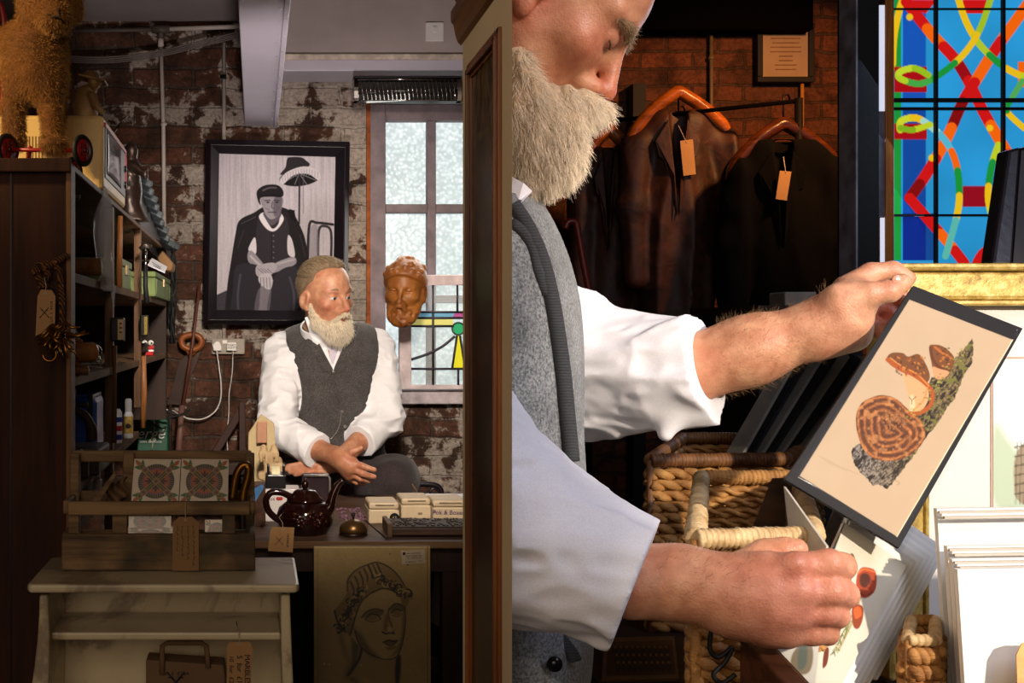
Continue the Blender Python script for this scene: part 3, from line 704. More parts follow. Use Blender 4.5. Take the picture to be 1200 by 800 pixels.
# wheeled toy dog
M_furb = plain('mohair_base', '#5a3510', .9, var=.3)
def hair_mat(name, c, rough=.45, var=.25):
    t = NT(name); i = t.n('ShaderNodeHairInfo'); c = lin(c)
    r = t.n('ShaderNodeValToRGB'); t.l(i, 'Random', r, 0)
    r.color_ramp.elements[0].color = (*[v * (1 - var) for v in c], 1); r.color_ramp.elements[1].color = (*[min(1, v * (1 + var)) for v in c], 1)
    t.l(r, 0, t.b, 'Base Color'); t.set(Roughness=rough); t.b.inputs['Specular IOR Level'].default_value = .35; return t.m
M_fur = hair_mat('mohair', '#94682c')
dg = thing('toy_dog', 'shaggy golden mohair toy dog standing on red wheels above the shelving', 'toy dog', P(40, 189, 2.05))
def dog(p):
    c = lambda x, y, d, x2, y2, d2, r1, r2: cone(p, P(x, y, d), P(x2, y2, d2), r1, r2)
    f = ell(p, P(40, 72, 2.03), (.052, .062, .058)); f = smin(f, ell(p, P(32, 62, 2.12), (.055, .085, .056)), .03); f = smin(f, ell(p, P(48, 88, 2.0), (.04, .04, .05)), .02)
    f = smin(f, c(20, 92, 2.02, 16, 128, 2.0, .024, .017), .02); f = smin(f, c(16, 128, 2.0, 17, 165, 1.99, .017, .019), .01)
    f = smin(f, c(60, 96, 2.0, 60, 135, 1.985, .025, .016), .02); f = smin(f, c(60, 135, 1.985, 63, 166, 1.98, .016, .018), .01); f = smin(f, ell(p, P(64, 171, 1.97), (.024, .03, .014)), .01)
    f = smin(f, c(16, 85, 2.2, 8, 165, 2.21, .03, .02), .02); f = smin(f, c(62, 90, 2.2, 62, 165, 2.21, .028, .018), .02)
    f = smin(f, c(45, 55, 2.04, 52, 20, 2.02, .045, .038), .025)
    f = smin(f, ell(p, P(58, -2, 2.0), (.05, .05, .045)), .02); f = smin(f, c(60, 8, 1.98, 66, 22, 1.955, .032, .026), .015)
    f = smin(f, c(84, -14, 2.0, 90, 18, 1.99, .014, .013), .008); f = smin(f, c(33, -14, 2.0, 30, 20, 2.0, .013, .014), .008)
    return f + .006 * (fbm(p * 45, 2) - .4)
o, v_, q_ = body('dog_body', dog, (-.46, 1.86, Z(.262)), (-.24, 2.32, Z(.64)), .0055, M_furb, dg)
grow('fur', v_, q_, 30000, lambda p, n: n * .75 + np.array([0, 0, -.7]), .0075, M_fur, dg, r=.00034, jitter=.34)
m = MB(); c = P(66, 25, 1.925)
m.tube([P(56, 17, 1.932), P(64, 20, 1.925), P(70, 21, 1.926)], .0016, 6).tube([P(70, 10, 1.93), P(69, 20, 1.925), P(76, 27, 1.93)], .0016, 6)
obj('stitched_nose', m, M_blk, dg, smooth=True)
M_red = plain('red_enamel', '#8c1414', .35, var=.25); M_tyre = plain('black_rubber', '#0c0b0c', .6)
for (x, y, d) in ((9, 163, 1.955), (97, 179, 1.965), (8, 150, 2.2), (86, 165, 2.22)):
    c = P(x, y, d); c.z = Z(.268) + .0262
    Rw = Euler((0, 0, math.radians(-28))).to_matrix()
    w = obj('wheel', MB().lathe([(.004, -.004), (.018, -.004), (.019, 0), (.018, .004), (.004, .004)], c, 'x', 28, Rw), M_red, dg, smooth=True)
    mt = MB()
    pts = [c + Rw @ Vector((0, .0225 * math.cos(a), .0225 * math.sin(a))) for a in np.linspace(0, 2 * PI, 28, endpoint=False)]
    mt.tube(pts, .0042, 8, closed=True); obj('tyre', mt, M_tyre, w, smooth=True)
    ms = MB()
    for k in range(5):
        a = k * 2 * PI / 5; e = Rw @ Vector((.0042, .011 * math.cos(a), .011 * math.sin(a))); ms.ball(c + e, (.0015, .005, .005), 8, 6)
    ms.ball(c + Rw @ Vector((.004, 0, 0)), .005, 10, 6); obj('hub', ms, plain('dark_red', '#3d0a0a', .4), w, smooth=True)
for ya, yb, da, db in ((163, 179, 1.955, 1.965), (150, 165, 2.2, 2.22)):
    a = P(9, ya, da); e = P(97 if ya == 163 else 86, yb, db); a.z = e.z = Z(.268) + .0262; obj('axle', MB().tube([a, e], .0035, 8), M_red, dg, smooth=True)
a = P(35, 170, 1.96); e = P(33, 155, 2.21); a.z = e.z = Z(.268) + .03; obj('carriage_bar', MB().tube([a, e], .004, 8), M_red, dg, smooth=True)
# red furled handle at the left edge
single('red_hoop', MB().tube([P(x, y, 2.4) for x, y in smooth([(-25, 10), (-5, 2), (3, 14), (6, 45), (4, 80), (1, 240)], False)], .006, 10), M_red, 'red curved metal hoop behind the toy dog at the shelving top', 'hoop', smooth=True)
# bronze figures on the shelving top
M_brz = plain('bronze', '#7a5a34', .5, .25, var=.35); M_brd = plain('dark_bronze', '#2a1c17', .35, .4, var=.3)
def figA(p):
    d = 2.9; c = lambda x, y, x2, y2, r1, r2, e=0, e2=0: cone(p, P(x, y, d + e), P(x2, y2, d + e2), r1, r2)
    f = ell(p, P(100, 118, d), (.026, .024, .036)); f = smin(f, c(99, 108, 108, 105, .016, .012), .006); f = smin(f, c(104, 104, 109, 99, .010, .010), .004); f = smin(f, ell(p, P(110.5, 97, d - .01), (.015, .017, .018)), .003); f = smin(f, c(115, 97, 118, 99, .005, .003, -.012, -.014), .002)
    hat = np.maximum(ell(p, P(107, 91.5, d), (.021, .021, .018)), -(p[:, 2] - P(107, 93, d)[2])); f = np.minimum(f, hat); q = p - A(P(109, 93.5, d)); f = np.minimum(f, sbox(p, P(109, 93.5, d), (.034, .032, .0035), R=Euler((0, .22, 0)).to_matrix(), rad=.003))
    f = smin(f, c(93, 112, 89, 124, .012, .010), .004); f = smin(f, c(89, 124, 97, 132, .010, .008, 0, -.02), .004); f = smin(f, c(108, 112, 113, 124, .011, .009, -.02, -.03), .004); f = smin(f, c(113, 124, 119, 131, .009, .007, -.03, -.035), .004); f = smin(f, c(100, 130, 100, 200, .030, .045), .01); f = smin(f, c(100, 200, 100, 255, .045, .055), .02)
    return f + .003 * (fbm(p * 70, 2) - .4)
fa = thing('bronze_figurine', 'bronze figurine in a brimmed hat behind the television', 'figurine', P(101, 256, 2.9))
d_ = 2.9; body('figure', figA, (-.50, 2.8, Z(.268)), (-.33, 3.0, Z(.64)), .0035, M_brz, fa)
obj('spear', MB().tube([P(137, 150, 2.86), P(150, 134, 2.86)], [.004, .001], 8).tube([P(108, 182, 2.86), P(137, 150, 2.86)], .003, 8), M_brd, fa, smooth=True)
def figB(p):
    d = 3.0; c = lambda x, y, x2, y2, r1, r2, e=0, e2=0: cone(p, P(x, y, d + e), P(x2, y2, d + e2), r1, r2)
    f = c(152, 196, 152, 225, .028, .026); f = smin(f, ell(p, P(154, 178, d - .01), (.017, .017, .022)), .012); f = smin(f, c(155, 166, 152, 176, .005, .014), .01)
    f = smin(f, c(158, 195, 170, 206, .012, .008, -.02, -.03), .01); f = smin(f, c(170, 206, 171, 199, .008, .006, -.03, -.03), .005); f = smin(f, c(147, 192, 143, 212, .013, .012), .008)
    f = smin(f, c(150, 222, 156, 262, .03, .02), .02); f = smin(f, c(150, 222, 148, 262, .02, .03), .02); f = smin(f, c(152, 250, 158, 268, .03, .045), .02)
    return f + .006 * (fbm(p * 60, 2) - .4)
fb = thing('bronze_figurine', 'dark bronze figurine with raised hand right of the television', 'figurine', P(154, 261, 3.0))
body('figure', figB, (-.42, 2.88, Z(.268)), (-.24, 3.1, Z(.49)), .004, M_brd, fb)
sl = thing('scaled_carving', 'blue-grey scaled carving sloping down beside the dark bronze figurine', 'carving', P(185, 300, 3.6))
M_slate = plain('slate', '#3b4347', .5, var=.3)
m = MB()
for k in range(12):
    t = k / 11; p = P(163 + 37 * t, 205 + 100 * t, 3.15 + .75 * t); p.z = max(p.z, Z(.268) + .006)
    m.box(p, (.05, .045, .02), (math.radians(-10), math.radians(25), math.radians(20 * (k % 2))))
obj('scales', m, M_slate, sl, bevel=.005)
m = MB().prism([P(160, 205, 3.2), P(200, 308, 3.95), (WX(200, 3.95), 3.95, Z(.269)), (WX(165, 3.2), 3.2, Z(.269))], (-.03, 0, 0)); obj('core', m, M_brd, sl)
# hanging plastic bag
t = NT('clear_bag'); t.b.inputs['Base Color'].default_value = (.7, .7, .8, 1); t.set(Roughness=.15, Alpha=.3); t.b.inputs['Specular IOR Level'].default_value = .8
co = t.coord(scale=(1, 1, .35)); t.bump(t.noise(co, 55, 3, .6, 1.5), 0, .9, .012); M_bag = t.m
pb = thing('plastic_bag', 'clear crumpled plastic bag hanging from the shelving top', 'plastic bag', P(122, 345, 2.3))
prof = [(218, 122, 1), (228, 123, 3), (240, 122, 8), (252, 121, 10.5), (275, 121, 10), (300, 123, 9), (325, 126, 8.5), (338, 126, 7.5), (341, 127, 6)]
vs = MB(); rows = []
for (y, cx, hw) in prof:
    rows.append([P(cx + hw * math.cos(a) * (1 + .15 * math.sin(3 * a + y)), y, 2.3 + hw / 609 * .8 * math.sin(a)) for a in np.linspace(0, 2 * PI, 15)])
vs.sheet(rows, .0006); obj('bag_skin', vs, M_bag, pb, smooth=True)
obj('bag_tail', MB().sheet([[P(129, 336, 2.3), P(136, 334, 2.3)], [P(131, 350, 2.3), P(135, 348, 2.3)], [P(133, 362, 2.3), P(134, 361, 2.3)]], .0005), M_bag, pb)
m = MB()
for k in range(16): m.box(P(119 + random.random() * 11, 326 + random.random() * 11, 2.3 + random.uniform(-.006, .006)), (.008, .002, .005), (random.random() * 3, random.random() * 3, 0))
obj('brass_pieces', m, plain('brass_bits', '#9a6d2a', .35, .8), pb)
# rope with tag and bunch of brass hooks on the side panel
t = NT('hemp_rope'); co = t.coord(); wv = t.n('ShaderNodeTexWave', wave_type='BANDS', bands_direction='DIAGONAL'); t.l(co, 0, wv, 'Vector'); wv.inputs['Scale'].default_value = 75
r = t.ramp(wv, 0, [(.2, '#3d200d'), (.7, '#8a5426')]); t.l(r, 0, t.b, 'Base Color'); t.set(Roughness=.9); t.bump(wv, 0, 1, .006); M_rope = t.m
rp = thing('rope_hank', 'coiled brown rope hanging on the pine side panel', 'rope', P(62, 400, 1.88))
for path in ([(79, 300), (70, 304), (60, 308), (48, 309), (41, 314), (43, 322), (52, 334), (58, 338)], [(44, 316), (54, 312), (64, 311), (70, 320), (72, 345), (73, 370), (72, 392)], [(50, 311), (56, 320), (54, 328), (47, 336)]):
    obj('strand', MB().tube([P(x, y, 1.889 + .005 * math.sin(i)) for i, (x, y) in enumerate(smooth(path, False, 4))], .0052, 10), M_rope, rp, smooth=True)
M_card = plain('manila_card', '#a87e52', .8, var=.1); M_ink = plain('ink', '#221d2a', .8)
def hang_tag(name_loc, outline, d, label, hole, string, mat=M_card, cat='price tag'):
    t = thing('price_tag', label, cat, P(*name_loc, d))
    obj('card', MB().prism([P(x, y, d) for x, y in outline], (0, .0012, 0)), mat, t)
    obj('string', MB().tube([P(*q) for q in string], .0007, 6), plain('tag_string', '#b9a88e', .8), t, smooth=True)
    obj('eyelet', MB().tube([P(hole[0] + 1.4 * math.cos(a), hole[1] + 1.4 * math.sin(a), d - .0008) for a in np.linspace(0, 2 * PI, 12, endpoint=False)], .0005, 6, closed=True), plain('tag_string', '#b9a88e', .8), t)
    return t
def crossed_hands(t, cx, cy, s, d, rot=0, mat=None):
    """Two pointing hands crossed like a saltire."""
    m = MB()
    for sg in (-1, 1):
        k = lambda x, y: P(cx + (sg * x * math.cos(rot) - y * math.sin(rot)) * s, cy + (sg * x * math.sin(rot) + y * math.cos(rot)) * s, d - .0009)
        m.tube([k(-7, 8), k(0, 0), k(4.5, -5)], [.0011 * s * .9, .0011 * s, .0014 * s], 6); m.tube([k(4.5, -5), k(8, -9.5)], .0008 * s, 6); m.tube([k(-7, 8), k(-9, 10)], .0016 * s, 6); m.tube([k(4, -5), k(7, -4)], .0007 * s, 6)
    obj('emblem', m, mat or M_ink, t)
tg = hang_tag((53, 395), [(44, 347), (48, 339), (61, 340), (65, 347), (64, 394), (41.5, 394)], 1.874, 'manila tag with crossed hands emblem on the rope', (53.5, 344), [(53, 344, 1.872), (54, 335, 1.876), (52, 325, 1.88)])
crossed_hands(tg, 52, 366, .62, 1.874)
def faint_words(parent, cx, cy, length, d, h, groups, mat, rot=0, r=.00035):
    """Print too small to read: short upright letter strokes in word groups, px sizes."""
    m = MB(); rs = random.Random(int(cx * 7 + cy)); n = sum(groups) + len(groups) - 1; i = 0; c, s = math.cos(rot), math.sin(rot)
    k = lambda u, v: P(cx + u * c - v * s, cy + u * s + v * c, d)
    for g_ in groups:
        for j in range(g_):
            u = -length / 2 + length * i / max(1, n - 1); w = length / n * .32; t_ = rs.random()
            pts = [(u - w, h / 2), (u - w, -h / 2), (u + w, -h / 2 * t_), (u - w * .5, 0), (u + w, h / 2)] if t_ < .5 else [(u + w, -h / 2), (u - w, -h / 2 * t_), (u - w, h / 2), (u + w, h / 2 * t_)]
            m.tube([k(*q) for q in pts], r, 4); i += 1
        i += 1
    obj('lettering', m, mat, parent)
faint_words(tg, 60.3, 367, 26, 1.8732, 2.6, (4, 1, 4), M_ink, PI / 2, .0003)
bh = thing('brass_hooks', 'bunch of small brass hooks hanging under the rope', 'hooks', P(70, 425, 1.87))
M_brass = plain('old_brass', '#8a5c22', .32, .85, var=.4); m = MB()
for k in range(34):
    a = random.uniform(-.5, 2.9); ln = random.uniform(12, 30); cx, cy = 66 + random.uniform(-9, 12), 384 + random.uniform(-8, 14); dd = 1.868 + random.uniform(-.022, .02)
    ex, ey = cx + ln * math.cos(a), cy + ln * math.sin(a) * .9
    m.tube([P(cx, cy, dd), P((cx + ex) / 2, (cy + ey) / 2 + 3, dd - .004), P(ex, ey, dd - .004)], [.0032, .0026, .0012], 8)
m.tube([P(58 + 8 * math.cos(a), 415 + 8 * math.sin(a), 1.862) for a in np.linspace(-.6, 3.2, 12)], .0025, 8)
obj('hook_bunch', m, M_brass, bh, smooth=True)
# metal hook under the top board
single('wall_hook', MB().tube([P(x, y, 2.05) for x, y in smooth([(84, 206), (83, 214), (84, 233), (90, 236), (93, 229), (88, 226)], False)], .0018, 8), M_brd, 'small dark metal hook under the top board', 'hook', smooth=True)
# ---- shelf contents
SA, SB, SCC, SD = Z(.094), Z(-.078), Z(-.26), Z(-.327)
M_green = plain('green_tin', '#5f6f3a', .5, .2, var=.25, scale=25)
def tin(x0, x1, ya, yb, zt, label):
    t = thing('green_tin', label, 'tin', ((x0 + x1) / 2, (ya + yb) / 2, SA))
    obj('tin_body', MB().box2((x0, ya, SA), (x1, yb, zt - .018)), M_green, t, bevel=.003)
    obj('tin_lid', MB().box2((x0 - .001, ya - .001, zt - .017), (x1 + .001, yb + .001, zt)), M_green, t, bevel=.003)
    obj('latch', MB().box2((x1, (ya + yb) / 2 - .02, zt - .035), (x1 + .005, (ya + yb) / 2 + .02, zt - .012)), plain('worn_latch', '#a08a66', .4, .6), t, bevel=.001)
    m = MB()
    for yy in np.linspace(ya + .02, yb - .02, 2): m.box2((x1 - .001, yy - .002, SA + .006), (x1 + .0015, yy + .002, zt - .022))
    obj('ribs', m, M_green, t)
tin(-.42, -.304, 2.665, 2.92, SA + .068, 'green metal tin on the upper shelf behind the hanging stick')
tin(-.40, -.286, 3.40, 3.97, SA + .072, 'green metal tin at the far end of the upper shelf')
lf = thing('leaflet', 'white printed leaflet lying on the farther green tin', 'leaflet', (-.31, 3.45, SA + .075))
obj('sheet', MB().prism([P(173, 311, 3.40), P(178, 303, 3.50), P(196, 313, 3.50), P(193, 320, 3.40)], (0, .0, .002)), plain('white_paper', '#d5d3da', .7, var=.03), lf)
m = MB()
for k in range(4): m.tube([P(178 + k * .8, 307 + k * 2.2, 3.415), P(188 + k * .4, 312.5 + k * 1.4, 3.415)], .0006, 4)
obj('printed_lines', m, M_ink, lf)
single('paper_bag', MB().prism([P(184, 302, 3.7), P(190, 293, 3.7), P(203, 309, 3.7), P(201, 318, 3.7), P(190, 316, 3.7)], (0, .12, 0)), plain('brown_kraft', '#7b5a3a', .85), 'brown crumpled paper bag on the farther green tin', 'paper bag', bevel=.006)
m = MB()
for k in range(7): m.tube([P(200 + 3 * math.sin(k + j * .7) + k * .6, 292 + j * 11, 4.2 + .02 * math.sin(k * 2 + j)) for j in range(11)], .004, 6)
single('black_cables', m, M_tyre, 'black cables hanging at the far end of the shelving', 'cable', smooth=True)
ml = thing('wooden_mallet', 'round wooden mallet lying on the upper shelf', 'mallet', (-.33, 2.2, SA))
obj('mallet_head', MB().lathe([(.010, -.075), (.016, -.07), (.0165, -.03), (.021, -.028), (.021, -.012), (.0165, -.010), (.0165, .035), (.012, .038)], (-.322, 2.2, SA + .021), 'x', 20), Wm, ml, smooth=True)
obj('mallet_handle', MB().tube([(-.36, 2.22, SA + .021), (-.38, 2.45, SA + .016)], [.008, .010], 12), Wm, ml, smooth=True)
def stick(name, pts, r, mat, label, cat): return single(name, MB().tube([P(*p) for p in pts], r, 12), mat, label, cat, smooth=True)
stick('tool_handle', [(141, 253, 2.62), (140, 290, 2.62), (139.5, 337, 2.62)], [.0055, .0065, .0075], Wt, 'smooth wooden tool handle hanging in front of the nearer green tin', 'tool handle')
hm = thing('hammer', 'black-gripped hammer hanging head up by the second post', 'hammer', P(171, 355, 3.0))
obj('hammer_head', MB().tube([P(164, 292, 3.0), P(170, 287, 3.0), P(177, 290, 3.0)], [.006, .009, .007], 10), plain('dark_steel', '#4a423c', .4, .8), hm, smooth=True)
obj('shaft', MB().tube([P(170.5, 290, 3.0), P(170.5, 316, 3.0)], .004, 10), M_chr, hm, smooth=True)
obj('grip', MB().tube([P(170.5, 312, 3.0), P(170.5, 335, 3.0), P(172, 355, 3.0)], [.006, .006, .0075], 10), M_tyre, hm, smooth=True)
hp = thing('club_hammer', 'long wooden club hammer hanging below the red toy', 'hammer', P(168, 501, 3.15))
obj('hammer_head', MB().pbox(162, 402, 172, 413, 3.12, .06), M_brd, hp, bevel=.004)
obj('handle', MB().tube([P(167.5, 405, 3.15), P(168.5, 460, 3.15), P(167.5, 501, 3.15)], [.007, .0085, .0065], 12), Wt, hp, smooth=True)
stick('tool_handle', [(134, 405, 2.48), (134.5, 450, 2.48), (134, 519, 2.48)], [.0055, .004, .005], Wm, 'slim dark wooden handle hanging beside the first post', 'tool handle')
for (x0, y0_, x1, y1_, d, lab, c) in ((129, 372, 145, 400, 2.46, 'black box with cream label hung on the first post', '#c4a67e'), (164, 369, 173, 394, 3.04, 'black box with yellow label hung on the second post', '#7d6a1c')):
    t = thing('blade_box', lab, 'box', P((x0 + x1) / 2, y1_, d))
    obj('box_body', MB().pbox(x0, y0_, x1, y1_, d, .03), M_blk, t, bevel=.003)
    obj('box_label', MB().pbox(x0 + (x1 - x0) * .55, y0_ + 2, x1 - .5, y1_ - 2, d - .0015, .003), plain('label_' + c[1:], c, .6), t)
    m = MB()
    for k in range(3): m.pbox(x0 + (x1 - x0) * .68, y0_ + 6 + k * 5, x1 - 2.2, y0_ + 8 + k * 5, d - .002, .001)
    obj('label_print', m, plain('label_red', '#6a1c1c', .6), t)
# red toy with goggle eyes
ty = thing('goggle_eyed_toy', 'tiny red wind-up mouth toy with two white eyeballs', 'toy', P(173, 415, 3.55) + Vector((0, 0, .001)))
c = P(174.5, 409, 3.55); c.z = SB + .016
obj('mouth', MB().box((c.x, c.y, SB + .007), (.026, .028, .013)).box((c.x + .002, c.y, SB + .023), (.026, .028, .010), (0, -.25, 0)), plain('toy_red', '#b3141c', .35, var=.05), ty, bevel=.003)
obj('teeth', MB().box((c.x + .0045, c.y - .001, SB + .0155), (.02, .029, .006)), plain('toy_white', '#dcdcd8', .4), ty, bevel=.001)
for dx in (-.012, .006):
    e = obj('eyeball', MB().ball((c.x + dx, c.y - .004, SB + .038), .0085, 14, 10), plain('toy_white', '#dcdcd8', .4), ty, smooth=True)
    obj('pupil', MB().ball((c.x + dx + .003, c.y - .0125, SB + .038), (.003, .002, .003), 8, 6), M_blk, e)
    obj('foot_post', MB().tube([(c.x + dx, c.y - .004, SB + .024), (c.x + dx, c.y - .004, SB + .034)], .002, 6), plain('toy_red', '#b3141c', .35), ty)
# clutter on the middle shelf
cl = thing('turned_mallet', 'turned wooden mallet lying on the middle shelf', 'mallet', (-.34, 2.12, SB))
obj('mallet_head', MB().lathe([(.012, -.03), (.017, -.026), (.018, .02), (.013, .026)], (-.305, 2.1, SB + .038), 'x', 20, Euler((0, 0, .5)).to_matrix()), Wt, cl, smooth=True)
obj('mallet_handle', MB().tube([(-.32, 2.108, SB + .036), (-.42, 2.16, SB + .03)], [.008, .007], 10), Wt, cl, smooth=True)
for k, (x, y, r, lab) in enumerate(((-.335, 1.99, .0095, 'short turned wood cylinder at the front of the middle shelf'), (-.315, 2.035, .0085, 'second short wood cylinder behind the first on the middle shelf'))):
    single('wood_cylinder', MB().lathe([(r * .85, -.03), (r, -.028), (r, .028), (r * .85, .03)], (x, y, SB + r), 'x', 16), Wm, lab, 'wood offcut', smooth=True)
single('carton', MB().box((-.345, 2.3, SB + .031), (.016, .03, .058), (0, .12, .2)), plain('orange_carton', '#a8662a', .7), 'small orange carton standing on the middle shelf', 'carton', bevel=.002)
g = [[(-.42 + .1 * u, 2.32 + .05 * math.sin(5 * u + v * 3), SB + .015 + .085 * math.sin(PI * min(1, u * .9 + .08)) * (1 - .8 * v * v) + .008 * math.sin(9 * u + 7 * v)) for u in np.linspace(0, 1, 16)] for v in np.linspace(-1, 1, 8)]
g = [[(p[0], p[1] + .07 * (j / 7 - .5), p[2]) for p in row] for j, row in enumerate(g)]
single('plastic_wrap', MB().sheet(g, .001), M_bag, 'crumpled clear plastic wrap on the middle shelf', 'plastic bag', smooth=True)
m = MB()
for k in range(5):
    a = P(93 + k * 1.5, 402 + k * 3, 2.15); e = P(116 + k * .5, 416 + k * 1.2, 2.18); m.tube([a, e], .0012, 6)
m.tube([P(x, y, 2.16) for x, y in smooth([(112, 413), (118, 416), (119, 409), (113, 404)], True)], .0012, 6, closed=True)
single('wire_tool', m, M_chr, 'bent steel wire tool on the middle shelf', 'wire', smooth=True)
m = MB()
for k in range(60): m.box((-.43 + random.random() * .125, 1.97 + random.random() * .9, SB + .003), (.003, .022, .003), (0, random.random() * .3, random.random() * 3))
o = single('loose_nails', m, plain('steel_nails', '#8a8580', .35, .8), 'scatter of loose steel nails along the middle shelf', 'nails'); o['kind'] = 'stuff'
# blue canister
cn = thing('blue_canister', 'blue plastic canister on the lower shelf', 'canister', (-.355, 2.37, SCC))
obj('canister_body', MB().box2((-.405, 2.31, SCC), (-.309, 2.43, SCC + .13)), plain('blue_plastic', '#2553b4', .35, var=.06), cn, bevel=.012)
obj('strap', MB().box2((-.325, 2.305, SCC + .02), (-.315, 2.435, SCC + .134)), M_blk, cn, bevel=.002)
obj('cap', MB().lathe([(.015, 0), (.016, .01), (.014, .012)], (-.37, 2.36, SCC + .13), 'z', 16), M_blk, cn, smooth=True)
# planes
pl = thing('plough_plane', 'dark wooden moulding plane with curled handle on the lower shelf', 'hand plane', (-.31, 2.16, SCC))
obj('plane_body', MB().box2((-.345, 2.12, SCC), (-.279, 2.28, SCC + .046)), Wk, pl, bevel=.005)
obj('handle', MB().tube([P(x, y, 2.2) for x, y in smooth([(108, 516), (107, 500), (100, 487), (91, 482), (92, 475), (103, 474)], False)], [.010] * 6 + [.008] * 12 + [.005] * 8, 10), Wk, pl, smooth=True)
for (x0, x1, y, h, lab) in ((-.345, -.318, 2.0, .060, 'dark upright plane wedge nearest the pine side panel'), (-.325, -.305, 2.03, .048, 'dark upright plane wedge between two others'), (-.312, -.292, 2.075, .050, 'dark upright plane wedge next to the moulding plane')):
    t = thing('plane_wedge', lab, 'hand plane', ((x0 + x1) / 2, y, SCC))
    obj('wedge', MB().prism([(x0, y, SCC), (x1, y, SCC), (x1, y, SCC + h * .8), (x0 + .004, y, SCC + h), (x0, y, SCC + h)], (0, .035, 0)), Wk, t, bevel=.005)
# spray can, bottle
cb = thing('spray_can', 'blue red and white striped can beside the first post', 'can', (-.30, 2.58, SCC))
c = Vector((-.318, 2.74, SCC)); obj('can_body', MB().lathe([(.0105, 0), (.011, .002), (.011, .07), (.006, .078)], c, 'z', 20), plain('can_white', '#c8c8d2', .35), cb, smooth=True)
for k, col in enumerate(('#17308a', '#a81a20', '#17308a')):
    obj('stripe', MB().lathe([(.0112, .008 + k * .02), (.0114, .010 + k * .02), (.0114, .018 + k * .02), (.0112, .02 + k * .02)], c, 'z', 20), plain('stripe' + col[1:], col, .4), cb, smooth=True)
bt = thing('glue_bottle', 'small pump bottle with yellow label and clear cap on the lower shelf', 'bottle', (-.301, 2.82, SCC))
c = Vector((-.3055, 2.86, SCC)); obj('bottle_body', MB().lathe([(.0105, 0), (.0115, .003), (.0115, .055), (.007, .065), (.0055, .07)], c, 'z', 20), plain('can_white', '#c8c8d2', .35), bt, smooth=True)
obj('bottle_label', MB().lathe([(.0116, .012), (.0118, .013), (.0118, .052), (.0116, .053)], c, 'z', 20), plain('yellow_label', '#a58a4a', .5, var=.5, scale=120), bt, smooth=True)
obj('label_emblem', MB().ball((c.x + .001, c.y - .0118, c.z + .03), (.007, .0012, .006), 10, 6), plain('emblem_dark', '#1c1712', .5), bt, smooth=True)
obj('clear_cap', MB().lathe([(.0075, .062), (.0085, .066), (.0085, .09), (.006, .095)], c, 'z', 16), glassy('clear_plastic', (.7, .68, .75), .1, .4), bt, smooth=True)
# lower bottles
for (x, h, top, lab) in ((-.338, .024, '#1c7a45', 'white bottle with green cap under the lower shelf'), (-.321, .021, '#d5d5d8', 'white capped bottle beside the green-capped one'), ):
    t = thing('bottle', lab, 'bottle', (x, 2.42, SD)); cc = Vector((x, 2.42, SD))
    obj('bottle_body', MB().lathe([(.0085, 0), (.009, .002), (.009, h), (.007, h + .004)], cc, 'z', 16), plain('can_white', '#c8c8d2', .35), t, smooth=True)
    obj('cap', MB().lathe([(.0065, h + .004), (.0065, h + .018), (.005, h + .02)], cc, 'z', 14), plain('cap' + top[1:], top, .4), t, smooth=True)
rt = thing('red_tube', 'red and white tube lying under the lower shelf', 'tube', (-.33, 2.33, SD))
obj('tube_body', MB().tube([(-.36, 2.30, SD + .0075), (-.312, 2.33, SD + .0085)], [.007, .006], 12), plain('tube_red', '#a5202c', .4), rt, smooth=True)
obj('tube_cap', MB().tube([(-.312, 2.33, SD + .0085), (-.305, 2.334, SD + .0085)], .0045, 10), plain('can_white', '#c8c8d2', .35), rt, smooth=True)
# ================================================================ LEFT ROOM: bench at the wall, crate, marble stand, counter
BZ = Z(-.45)
wb = thing('workbench', 'dark workbench along the brick wall behind the crate', 'workbench', (-.2, 4.1, 0))
obj('bench_top', MB().box2((-.43, 4.02, BZ - .04), (.02, 4.46, BZ)), Wk, wb, bevel=.003)
for x in (-.39, -.02):
    for y in (4.07, 4.4): obj('leg', MB().box2((x - .03, y - .03, 0), (x + .03, y + .03, BZ - .04)), Wk, wb)
# green carrier bag
gb = thing('carrier_bag', 'dark green carrier bag with white script on the workbench', 'bag', P(180, 540, 4.2))
M_gbag = plain('bottle_green', '#0c4a34', .55, var=.12, scale=8)
bw = MB().prism([(WX(160, 4.2), 4.2, BZ), (WX(196.5, 4.2), 4.2, BZ), (WX(195.5, 4.2), 4.215, WZ(491, 4.2)), (WX(163, 4.2), 4.215, WZ(493, 4.2))], (0, .1, 0)); obj('bag_body', bw, M_gbag, gb, bevel=.004)
M_wink = plain('white_ink', '#c9cfca', .7, var=.02)
text('lettering', 'ergé', .056, face_cam(176, 508, 4.202, .003), M_wink, gb, shear=.35)
faint_words(gb, 177, 517.5, 24, 4.196, 2.2, (6, 4, 7), M_wink, 0, .0009)
obj('bag_handle', MB().tube([P(x, y, 4.19) for x, y in smooth([(171, 494), (172, 482), (178, 487), (181, 497), (180, 512), (178, 526)], False)], .0022, 6), plain('pale_cord', '#9a8a72', .8), gb, smooth=True)
